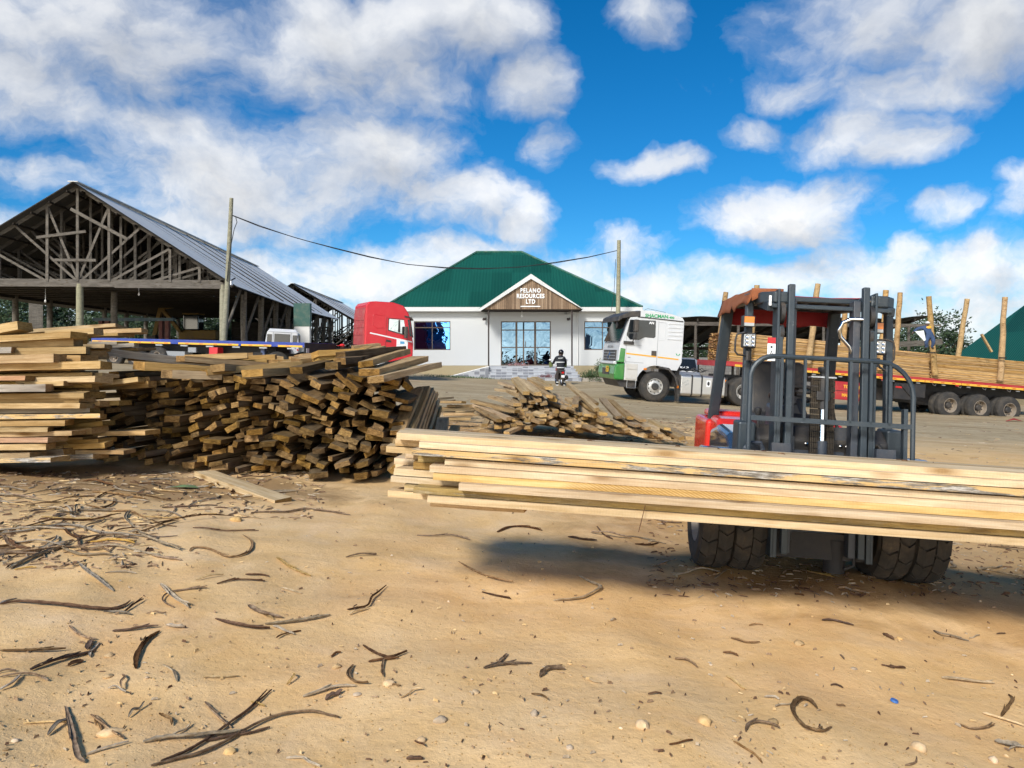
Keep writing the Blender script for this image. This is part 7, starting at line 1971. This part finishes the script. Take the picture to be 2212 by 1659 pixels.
BK = [
 (z3((940, 1104), (1090, 1065), (1240, 1030), (1400, 960), (1520, 890), (1640, 830), (1760, 790), (1930, 772), (2060, 795), (2110, 806)), .028, 'bark', 'longest grey bark strip curving across the bottom left foreground'),
 (z3((1000, 1075), (1150, 1020), (1300, 935), (1430, 840), (1560, 750), (1690, 630)), .022, 'bark_dark', 'long dark bark strip crossing under the longest grey strip'),
 (z3((890, 955), (1040, 935), (1180, 935), (1330, 912), (1520, 880)), .045, 'bark_grey', 'broad grey bark strip lying across the crossed strips at bottom left'),
 (z3((1275, 705), (1330, 770), (1380, 820), (1440, 868)), .018, 'bark', 'short frayed bark piece at the upper end of the crossed strips'),
 (z3((1280, 950), (1440, 920), (1560, 900), (1680, 865)), .02, 'bark_dark', 'thin dark bark strip between the two crossed strips'),
 (z3((408, 735), (435, 850), (460, 960), (485, 1060), (525, 1085)), .03, 'bark', 'upright lying bark strip with a pale cross piece in the lower left corner'),
 (z3((298, 912), (370, 845), (450, 800)), .022, 'bark_grey', 'pale splinter crossing the strip in the lower left corner'),
 (z3((565, 785), (640, 850), (700, 900), (770, 935)), .022, 'bark', 'bark strip half under a clod of earth at lower left'),
 (z3((0, 95), (110, 82), (260, 95), (420, 112), (560, 125), (680, 128), (760, 110), (812, 75)), .03, 'bark_dark', 'long black bark strip curling up at its right end on the left side'),
 (z3((0, 92), (50, 75), (105, 60)), .03, 'bark_grey', 'grey bark flake on the thick end of the long black strip'),
 (z3((770, 145), (830, 105), (893, 68)), .016, 'bark_dark', 'short dark twig right of the long black strip'),
 (z3((845, 495), (850, 430), (890, 350), (940, 300), (995, 262)), .038, 'bark_dark', 'thick brown bark strip bent like a boomerang on the left'),
 (z3((700, 262), (800, 258), (880, 250), (985, 240)), .034, 'bark_dark', 'frayed reddish bark lying left of the boomerang shaped strip'),
 (z3((430, 230), (480, 280), (545, 310), (600, 315)), .022, 'bark', 'bark strip with a kink above the dark slanted one at left'),
 (z3((570, 320), (555, 355), (545, 388)), .045, 'bark_dark', 'short broad dark bark pointing down from the kinked strip'),
 (z3((190, 505), (320, 460), (450, 425), (600, 385)), .038, 'bark_dark', 'dark slanted bark strip at the left with a pale end'),
 (z3((425, 478), (470, 460), (520, 448)), .03, 'bark_dark', 'small black bark chip under the slanted strip'),
 (z3((0, 385), (140, 388), (280, 388), (410, 380)), .022, 'bark', 'straight bark strip touching the left edge'),
 (z3((0, 628), (70, 600), (130, 535)), .02, 'bark_grey', 'pale curled bark at the left edge below the slanted strip'),
 (z3((0, 550), (130, 535), (230, 545), (300, 570)), .014, 'bark', 'thin root like twig at the left edge'),
 (z3((1340, 185), (1450, 222), (1560, 243), (1680, 245)), .026, 'bark_dark', 'dark curved bark strip left of the middle, joining a grey one'),
 (z3((1650, 218), (1800, 210), (1940, 190), (2055, 162)), .026, 'bark_grey', 'grey bark strip rising to the right from the dark curved one'),
 (z3((1700, 230), (1760, 258), (1830, 285)), .024, 'bark_grey', 'short grey strip hanging below the joined pair'),
 (z3((1545, 100), (1590, 140), (1660, 165), (1760, 178)), .04, 'bark', 'thick bark chunk above the joined pair of strips'),
 (z3((1885, 672), (2000, 645), (2110, 612), (2212, 605)), .028, 'bark_grey', 'pale edged bark strip in the lower middle left'),
 (z3((2025, 692), (2080, 665), (2130, 640)), .03, 'bark_dark', 'dark bark flake under the pale edged strip'),
 (z3((1040, 225), (1090, 240), (1150, 240)), .05, 'bark_grey', 'greenish grey oval bark piece'),
 (z2((480, 655), (540, 720), (600, 765), (650, 800), (705, 840)), .035, 'bark_grey', 'grey bark strip with a broad sandy end on the left'),
 (z2((1000, 795), (1050, 850), (1110, 900), (1170, 945)), .04, 'bark_grey', 'broad grey bark strip crossing a brown hooked twig'),
 (z2((1080, 940), (1010, 900), (1060, 850), (1160, 830), (1290, 825)), .014, 'bark', 'brown hooked twig under the broad grey strip'),
 (z2((1720, 630), (1780, 680), (1850, 715), (1935, 745)), .038, 'bark_pale', 'tan bark strip with a thin tail near the middle left'),
 (z2((1180, 590), (1210, 570), (1310, 585), (1440, 630), (1540, 600), (1570, 540), (1510, 490)), .03, 'bark', 'long bark strip looping like a hook on the left'),
 (z2((1200, 445), (1320, 455), (1450, 465), (1610, 462)), .022, 'bark_dark', 'dark bark strip above the hooked loop'),
 (z2((1350, 795), (1430, 775), (1530, 770), (1650, 778)), .018, 'bark_dark', 'thin dark twig left of the tan strip'),
 (z2((1560, 350), (1740, 348), (1900, 330), (2050, 345), (2180, 365)), .035, 'bark', 'long thick bark strip in front of the loose plank'),
 (z2((1480, 255), (1600, 240), (1720, 225), (1850, 212)), .05, 'bark_pale', 'curled orange bark strip lying across the loose plank'),
 (z2((0, 480), (200, 460), (420, 430), (640, 480), (900, 500)), .035, 'bark_grey', 'long grey bark strip on the left litter'),
 (z2((60, 700), (180, 640), (320, 590), (450, 535)), .05, 'bark_grey', 'wide pale bark strip slanting over the left litter'),
 (z4((108, 640), (180, 630), (240, 615), (270, 560), (350, 492)), .02, 'bark_dark', 'dark twig bent like a tick mark left of centre'),
 (z4((120, 672), (180, 652), (235, 635)), .018, 'bark_pale', 'orange splinter beneath the tick shaped twig'),
 (z4((205, 862), (260, 905), (320, 935), (380, 940), (480, 900)), .022, 'bark_dark', 'forked dark root in the middle foreground'),
 (z4((340, 935), (322, 1000), (330, 1060)), .016, 'bark', 'brown stem pointing down from the forked root'),
 (z4((145, 985), (112, 1050), (150, 1090), (240, 1105)), .022, 'bark', 'bark strip bent like an L in the lower middle left'),
 (z4((945, 530), (1030, 555), (1125, 575)), .024, 'bark_dark', 'short straight dark strip in the centre of the dirt'),
 (z4((1550, 430), (1620, 470), (1680, 505), (1600, 560), (1520, 578), (1390, 585)), .032, 'bark_grey', 'grey bark strip hooked like a sickle in the centre'),
 (z4((955, 1005), (1040, 990), (1140, 980), (1255, 975)), .024, 'bark', 'straight bark strip with a twig standing on it in the centre foreground'),
 (z4((1045, 975), (1075, 945), (1102, 915)), .02, 'bark', 'little twig on the straight strip in the centre foreground'),
 (z4((1305, 1060), (1340, 1020), (1400, 1005), (1460, 1015)), .035, 'bark', 'frayed root curl right of the centre foreground'),
 (z4((475, 1570), (520, 1572), (580, 1570)), .03, 'bark_dark', 'dark bark chip at the bottom edge'),
 (z4((540, 175), (640, 180), (760, 178), (870, 205)), .022, 'bark', 'bark strip at the left end of the load shadow'),
 (z4((800, 340), (870, 385), (960, 430), (1060, 460), (1140, 472)), .024, 'bark', 'long thin bark strip trailing away from the load shadow'),
 (z4((1040, 155), (1120, 125), (1220, 125), (1320, 145)), .05, 'bark_dark', 'dark crumpled bark in the load shadow'),
 (z4((1480, 185), (1560, 200), (1660, 210)), .045, 'bark_dark', 'dark bark clump under the middle of the load'),
 (z4((1660, 120), (1700, 170), (1760, 200)), .02, 'bark_dark', 'thin root under the middle of the load'),
 (z4((100, 312), (190, 300), (290, 298)), .018, 'bark', 'thin straight strip left of the load shadow'),
 (z5((925, 900), (880, 855), (820, 848), (770, 895), (780, 950), (830, 1010), (910, 1045), (970, 1045), (1015, 1018)), .034, 'bark', 'curled bark shaped like the letter C at the lower right'),
 (z5((480, 1045), (500, 1005), (560, 992), (640, 1010), (692, 1030)), .022, 'bark', 'arched twig left of the C shaped bark'),
 (z5((1955, 930), (2060, 965), (2212, 1015)), .024, 'bark_pale', 'pale split strip near the lower right corner'),
 (z5((2070, 950), (2110, 900), (2140, 850), (2115, 815)), .024, 'bark', 'brown leaf like bark standing on the pale split strip'),
 (z5((1810, 1000), (1880, 1030), (1960, 1030), (2025, 1010)), .014, 'bark', 'bowed twig at the lower right'),
 (z5((2030, 1105), (2110, 1135), (2200, 1140)), .035, 'bark_grey', 'grey stick end at the lower right corner'),
 (z5((40, 592), (110, 605), (180, 650)), .028, 'bark', 'frayed bark tuft right of the middle'),
 (z5((390, 462), (470, 488), (570, 492)), .016, 'bark', 'reddish twig below the left front tyre'),
 (z5((340, 552), (390, 562), (435, 576)), .016, 'bark_dark', 'short dark twig below the reddish one'),
 (z5((955, 350), (1040, 355), (1155, 385)), .018, 'bark_dark', 'knobbly dark twig in front of the forklift'),
 (z5((360, 700), (420, 745), (480, 785)), .018, 'bark_pale', 'half pale half brown strip in the right foreground'),
 (z5((1375, 635), (1420, 648), (1475, 650)), .03, 'bark_dark', 'black and grey bark flake in the right foreground'),
 (z5((1335, 435), (1370, 455), (1405, 472)), .03, 'bark_dark', 'dark chip with a pale stone beside it on the right'),
 (z5((1700, 710), (1860, 735), (2030, 745)), .03, 'bark_grey', 'crumbled grey bark line at right'),
 (z5((1650, 415), (1700, 445), (1780, 460), (1870, 480)), .022, 'bark_grey', 'grey root like stem at the right'),
 (z5((290, 90), (330, 65), (362, 40)), .03, 'bark_grey', 'curled bark standing up before the left front tyre'),
 (z5((780, 150), (830, 155), (880, 162)), .018, 'bark_dark', 'dark strip in the shade before the forklift'),
 (z5((785, 188), (815, 192), (845, 196)), .03, 'bark_dark', 'black chip in the shade before the forklift'),
]
for pts, w, mt, lb in BK:
    bark(pts, w * .62, mt, lb)
LG = 'small bark pieces scattered on the dirt'
def scatter(n, box, lens, ws, group=LG, label='small curled piece of dry bark lying on the dirt', ymode=None):
    for _ in range(n):
        px = rnd.uniform(box[0], box[2]); py = rnd.uniform(box[1], box[3])
        if ymode: py = box[1] + (box[3] - box[1]) * ymode(rnd.random())
        p = on_ground(px, py); a = rnd.gauss(0, .7) + (math.pi if rnd.random() < .5 else 0); L = rnd.uniform(*lens)
        g = [p]; aa = a
        for k in range(3):
            aa += rnd.gauss(0, .35); p = p + V((math.cos(aa), math.sin(aa), 0)) * L / 3; g.append(p)
        bark(None, rnd.uniform(*ws), rnd.choice(['bark', 'bark', 'bark_dark', 'bark_grey', 'bark_grey', 'bark_pale']), label, group, world=g, lift=rnd.choice([.006, .006, .02, .035]), curl=rnd.uniform(.2, .9))
scatter(45, (0, 1085, 330, 1205), (.2, .8), (.008, .026), 'bark litter at the left', 'dry bark strip in the tangled litter left of the dirt')
scatter(40, (0, 1035, 560, 1100), (.15, .6), (.008, .026), 'bark litter before the stacks', 'dry bark strip in the litter in front of the timber stacks')
scatter(30, (0, 1110, 800, 1659), (.05, .18), (.005, .012))
scatter(22, (800, 1260, 2212, 1659), (.04, .14), (.004, .010))
scatter(40, (1350, 1110, 2212, 1240), (.12, .4), (.008, .022), 'bark litter under the forklift load', 'dark bark strip lying in the shade of the forklift load')
# tiny chips that nobody could count
def chips():
    q = MB()
    def chip(p, L, w, ms=(0, 0, 1, 2, 3)):
        a = rnd.uniform(0, math.pi); c, s = math.cos(a), math.sin(a); t = rnd.uniform(-.4, .4)
        z = gz(p.x, p.y) + .004; d = V((c, s, 0)) * L / 2; e = V((-s, c, t)) * w / 2; h = V((0, 0, rnd.uniform(.003, .012)))
        o = V((p.x, p.y, z))
        q.add([o - d - e, o + d - e * .6, o + d + e * .6, o - d + e, o - d * .6 + h, o + d * .7 + h], [(0, 1, 5, 4), (1, 2, 5), (2, 3, 4, 5), (3, 0, 4), (0, 3, 2, 1)], rnd.choice(ms))
    for _ in range(1200):
        px = rnd.uniform(-40, 700); py = 1020 + 210 * rnd.random() ** 1.3 
        if px > 350 and py > 1120: continue
        chip(on_ground(px, py), rnd.uniform(.03, .13), rnd.uniform(.005, .016))
    for _ in range(700):
        px = rnd.uniform(-20, 2240); py = rnd.uniform(1080, 1680)
        chip(on_ground(px, py), rnd.uniform(.008, .03), rnd.uniform(.002, .006))
    for _ in range(900):
        px = rnd.uniform(930, 1560); py = rnd.uniform(900, 965)
        chip(on_ground(px, py), rnd.uniform(.05, .22), rnd.uniform(.015, .05))
    for _ in range(900):
        px = rnd.uniform(1400, 2240); py = rnd.uniform(1110, 1290)
        chip(on_ground(px, py), rnd.uniform(.015, .08), rnd.uniform(.004, .010), (0, 1, 1, 2))
    for _ in range(700):
        px = rnd.uniform(880, 2240); py = rnd.uniform(835, 1000)
        chip(on_ground(px, py), rnd.uniform(.04, .2), rnd.uniform(.02, .05))
    o = q.build('bark_litter', [M['bark'], M['bark_dark'], M['bark_grey'], M['bark_pale']]); stuff(o); o['label'] = 'small chips and crumbs of bark strewn over the dirt'
chips()
def stone_mesh(q, p, r, m=0, n=7, k=5):
    o = len(q.v); sx, sy, sz = r * rnd.uniform(.8, 1.3), r * rnd.uniform(.7, 1.1), r * rnd.uniform(.45, .8); a = rnd.uniform(0, 6.28)
    sd = rnd.uniform(0, 99)
    q.ball((0, 0, 0), (1, 1, 1), m, None, n, k)
    for i in range(o, len(q.v)):
        v = q.v[i]; d = 1 + .35 * noise.noise(v * 1.3 + V((sd, 0, 0)))
        x, y, z = v.x * sx * d, v.y * sy * d, v.z * sz * d
        q.v[i] = V((p.x + x * math.cos(a) - y * math.sin(a), p.y + x * math.sin(a) + y * math.cos(a), p.z + z + sz * .25))
ST = [(z4((690, 1327)), .024, 'pale squarish stone at the lower left of centre'), (z4((568, 1455)), .022, 'tan stone below the pale squarish one'), (z4((365, 1100)), .026, 'round earth clod under the forked root'), (z4((40, 995)), .02, 'clod near the left forked root'), (z4((168, 1165)), .018, 'pale stone beside the L shaped bark'),
      (z4((1945, 1360)), .026, 'flat sandy stone at lower right of centre'), (z4((1270, 1290)), .02, 'pale pebble in the crumbly patch'), (z4((905, 1150)), .018, 'tan pebble in the centre foreground'), (z4((1490, 1497)), .018, 'tiny white shell like stone near the bottom'), (z3((685, 895)), .036, 'sandy clod sitting on a bark strip at lower left'),
      (z3((1430, 1010)), .026, 'grey flat stone under the crossed strips'), (z3((675, 540)), .02, 'pale clod on the left'), (z3((680, 412)), .02, 'grey pebble left of the boomerang strip'), (z3((92, 940)), .014, 'white pebble in the lower left corner'), (z5((1560, 1145)), .028, 'dark grey stone near the lower right corner'), (z5((1440, 462)), .018, 'white stone beside a dark chip at right'),
      (z5((2025, 1222)), .02, 'pale stone at the lower right edge'), (z5((650, 988)), .022, 'pale flat pebble above the arched twig'), (z5((225, 980)), .028, 'stone in a nest of grass at lower middle'), (z5((1155, 648)), .014, 'small white pebble right of centre'), (z2((1465, 395)), .05, 'small wood block with a pale side'), (z2((707, 660)), .018, 'dark red pebble on the left'), (z5((815, 495)), .024, 'crumbly pale clod in front of the forklift')]
for p, r, lb in ST:
    g = on_ground(*p[0]); q = MB(); stone_mesh(q, V((0, 0, 0)), r, 0, 10, 7); o = q.build('stone', M['stone'], smooth=50); o.location = g; tag(o, lb, 'stone')
for i in range(50):
    px = rnd.uniform(0, 2212); py = 1180 + 479 * rnd.random() ** .8
    g = on_ground(px, py); q = MB(); stone_mesh(q, V((0, 0, 0)), rnd.uniform(.004, .011), 0, 8, 5); o = q.build('pebble', M['stone'], smooth=50); o.location = g; tag(o, 'small tan pebble lying on the bare dirt', 'pebble', 'pebbles on the dirt')
def gravel():
    q = MB()
    for _ in range(2200):
        px = rnd.uniform(-40, 2250); py = 1090 + 590 * rnd.random() ** .75
        g = on_ground(px, py); stone_mesh(q, g, rnd.uniform(.002, .005), 0, 5, 3)
    o = q.build('gravel', M['stone']); stuff(o); o['label'] = 'fine grit and crumbs lying on the dirt'
gravel()
# leaf, bottle cap, rag
g = on_ground(*z2((1145, 200))[0]); q = MB(); q.add([V((-.13, 0, .02)), V((-.04, .05, .035)), V((.09, .04, .03)), V((.14, 0, .015)), V((.05, -.04, .03)), V((-.06, -.04, .03)), V((0, 0, .045))], [(0, 1, 6), (1, 2, 6), (2, 3, 6), (3, 4, 6), (4, 5, 6), (5, 0, 6)])
o = q.build('leaf', M['leaf_dry']); o.modifiers.new('t', 'SOLIDIFY').thickness = .003; o.location = g; tag(o, 'single green leaf lying in the bark litter before the big stack', 'leaf')
g = on_ground(*z5((1405, 855))[0]); q = MB(); q.lathe([(0, .008), (.016, .008), (.018, 0), (.016, 0)], (0, 0, .004), (.25, -.1, 1), 16); o = q.build('bottle_cap', M['blue_cap'], smooth=40); o.location = g; tag(o, 'blue bottle cap on the dirt at the lower right', 'bottle cap')
g = on_ground(2190, 911); q = MB()
q.add([V((-.35, -.1, .03)), V((-.1, -.16, .10)), V((.2, -.1, .05)), V((.35, .05, .02)), V((.1, .14, .06)), V((-.2, .12, .03)), V((0, 0, .13))], [(0, 1, 6), (1, 2, 6), (2, 3, 6), (3, 4, 6), (4, 5, 6), (5, 0, 6)])
o = q.build('rag', M['cloth_red']); o.modifiers.new('t', 'SOLIDIFY').thickness = .01; o.location = g; tag(o, 'crimson rag lying on the yard near the rear trailer wheels', 'rag')
# ---------------------------------------------------------------- trees and shrubs
def leaf_cloud(n_clump, per, rx, ry, rz, size, seed, hollow=.35):
    r = random.Random(seed); q = MB()
    for _ in range(n_clump):
        while True:
            d = V((r.uniform(-1, 1), r.uniform(-1, 1), r.uniform(-1, 1)))
            if hollow < d.length < 1: break
        d *= 1 + .28 * noise.noise(d * 2.1 + V((seed, 0, 0)))
        c = V((d.x * rx, d.y * ry, d.z * rz))
        cs = r.uniform(.5, 1.0) * size * 3.2
        for _ in range(per):
            p = c + V((r.gauss(0, cs * .5), r.gauss(0, cs * .5), r.gauss(0, cs * .38)))
            a = V((r.gauss(0, 1), r.gauss(0, 1), r.gauss(0, .7))).normalized(); b = a.cross(V((r.gauss(0, 1), r.gauss(0, 1), r.gauss(0, 1)))).normalized()
            L = size * r.uniform(.6, 1.3); w = L * .45
            q.add([p - a * L / 2, p + b * w / 2, p + a * L / 2, p - b * w / 2], [(0, 1, 2, 3)])
    return q
def mk(q, name, mat):
    me = bpy.data.meshes.new(name); me.from_pydata([tuple(p) for p in q.v], [], q.f); me.materials.append(mat); return me
CR = [mk(leaf_cloud(150, 26, 3.2, 3.0, 3.2, .34, 11 + i), 'crown', M['leaf']) for i in range(3)]
def trunk_mesh(h, seed):
    r = random.Random(seed); q = MB()
    q.tube([(0, 0, -1.5), (.05, .02, h * .4), (-.05, .05, h * .75), (.03, 0, h)], [.24, .19, .13, .06], 9)
    for k in range(6):
        z = h * r.uniform(.45, .85); a = r.uniform(0, 6.28); q.tube([(0, 0, z), (math.cos(a) * .9, math.sin(a) * .9, z + .8), (math.cos(a) * 1.9, math.sin(a) * 1.9, z + 1.9)], [.09, .06, .02], 6)
    me = bpy.data.meshes.new('trunk'); me.from_pydata([tuple(p) for p in q.v], [], q.f); me.materials.append(M['trunk']); return me
TR = [trunk_mesh(6.2, 3 + i) for i in range(2)]
def tree(px, top_py, Y, hgt, label, group, k, wide=1.0):
    x = (px - 1106) / FPX * Y; zt = at(px, top_py, Y).z; s = hgt / 8.4
    T = thing('tree', label, 'tree', (x, Y, zt - hgt), rnd.uniform(0, 6.28), group)
    c = bpy.data.objects.new('crown', CR[k % 3]); COL.objects.link(c); c.parent = T; c.location = (0, 0, 5.1 * s); c.scale = (s * wide, s * wide, s)
    t = bpy.data.objects.new('trunk', TR[k % 2]); COL.objects.link(t); t.parent = T; t.scale = (s, s, s)
    return T
i = 0
for px, top, Y, h in [(-60, 560, 82, 12), (40, 610, 80, 9.5), (120, 640, 84, 9), (190, 625, 86, 10), (255, 648, 84, 8.5), (320, 640, 88, 9), (385, 655, 86, 8), (440, 650, 90, 8.5), (505, 668, 88, 8), (560, 672, 92, 8), (20, 640, 74, 7), (220, 668, 76, 6.5), (360, 676, 78, 6.5), (-20, 668, 66, 5.5), (470, 690, 80, 6), (620, 700, 96, 7), (690, 708, 98, 7), (760, 712, 100, 7), (95, 690, 70, 5), (290, 692, 72, 5), (530, 700, 84, 5.5)]:
    tree(px, top, Y, h, 'dark leafy tree standing beyond the sawmill shed', 'trees beyond the sawmill shed', i, 1.25); i += 1
for px, top, Y, h in [(1440, 722, 75, 6.5), (1490, 735, 72, 5.5), (1540, 728, 78, 6.5), (1600, 730, 76, 6), (1660, 725, 78, 6.5), (1730, 730, 76, 6), (1800, 726, 78, 6.5), (1870, 730, 76, 6), (1930, 724, 78, 6.5)]:
    tree(px, top, Y, h, 'dark tree seen under the open shed beyond the block wall', 'trees beyond the open shed', i, 1.35); i += 1
tree(2025, 676, 56, 6.6, 'leafy dark tree rising right of the open shed behind the man in blue', None, 1, 1.0)
tree(1985, 690, 60, 6.0, 'lower tree at the end of the open shed roof', None, 2, .9)
tree(2048, 712, 58, 5.4, 'small tree next to the tall one before the green roof', None, 0, .8)
def shrub(px, py, Y, rx, rz, label, seed):
    x = (px - 1106) / FPX * Y; g = gz(x, Y); T = thing('shrub', label, 'shrub', (x, Y, g))
    q = leaf_cloud(46, 22, rx, rx * .8, rz, .09, seed, .2); q.v = [p + V((0, 0, rz * .8)) for p in q.v if True]
    o = q.build('leaves', M['leaf2'], T)
    q = MB()
    for k in range(5): q.tube([(0, 0, -.1), (rnd.uniform(-.4, .4) * rx, rnd.uniform(-.3, .3), rz)], [.02, .008], 5)
    q.build('stem', M['trunk'], T)
shrub(1272, 815, 42.4, .55, .32, 'low green shrub right of the office steps', 5)
shrub(1290, 815, 42.2, .6, .42, 'larger green shrub touching the nose of the white truck', 8)
shrub(1296, 800, 43.6, .45, .75, 'taller dark shrub against the office plinth', 12)
# plant pots of red flowers on the steps
for px, py, Y, lb in ((1119, 788, 43.6, 'row of pink flowers on the landing left of the glass door'), (1185, 813, 42.0, 'dark red plants lying along the second step')):
    p = at(px, py, Y); T = thing('flower_row', lb, 'plants', p)
    q = leaf_cloud(26, 16, .6, .12, .10, .06, int(px), .1); q.build('blossom', plain('flower_%d' % px, (.22, .06, .06) if py > 800 else (.45, .25, .25), .8), T)
    q = MB(); q.box(-.55, .55, -.08, .08, -.10, -.06); q.build('trough', M['grease'], T)
# tufts of grass at the foot of the office ramp
q = MB()
for _ in range(500):
    p = V((rnd.gauss(at(985, 0, 42).x, 1.1), rnd.uniform(41.0, 42.4), 0)); p.z = gz(p.x, p.y); h = rnd.uniform(.04, .14); d = V((rnd.uniform(-.06, .06), rnd.uniform(-.05, .05), h))
    q.add([p + V((-.012, 0, 0)), p + V((.012, 0, 0)), p + d], [(0, 1, 2)])
o = q.build('grass', M['leaf2']); stuff(o); o['label'] = 'sparse grass at the foot of the ramp'
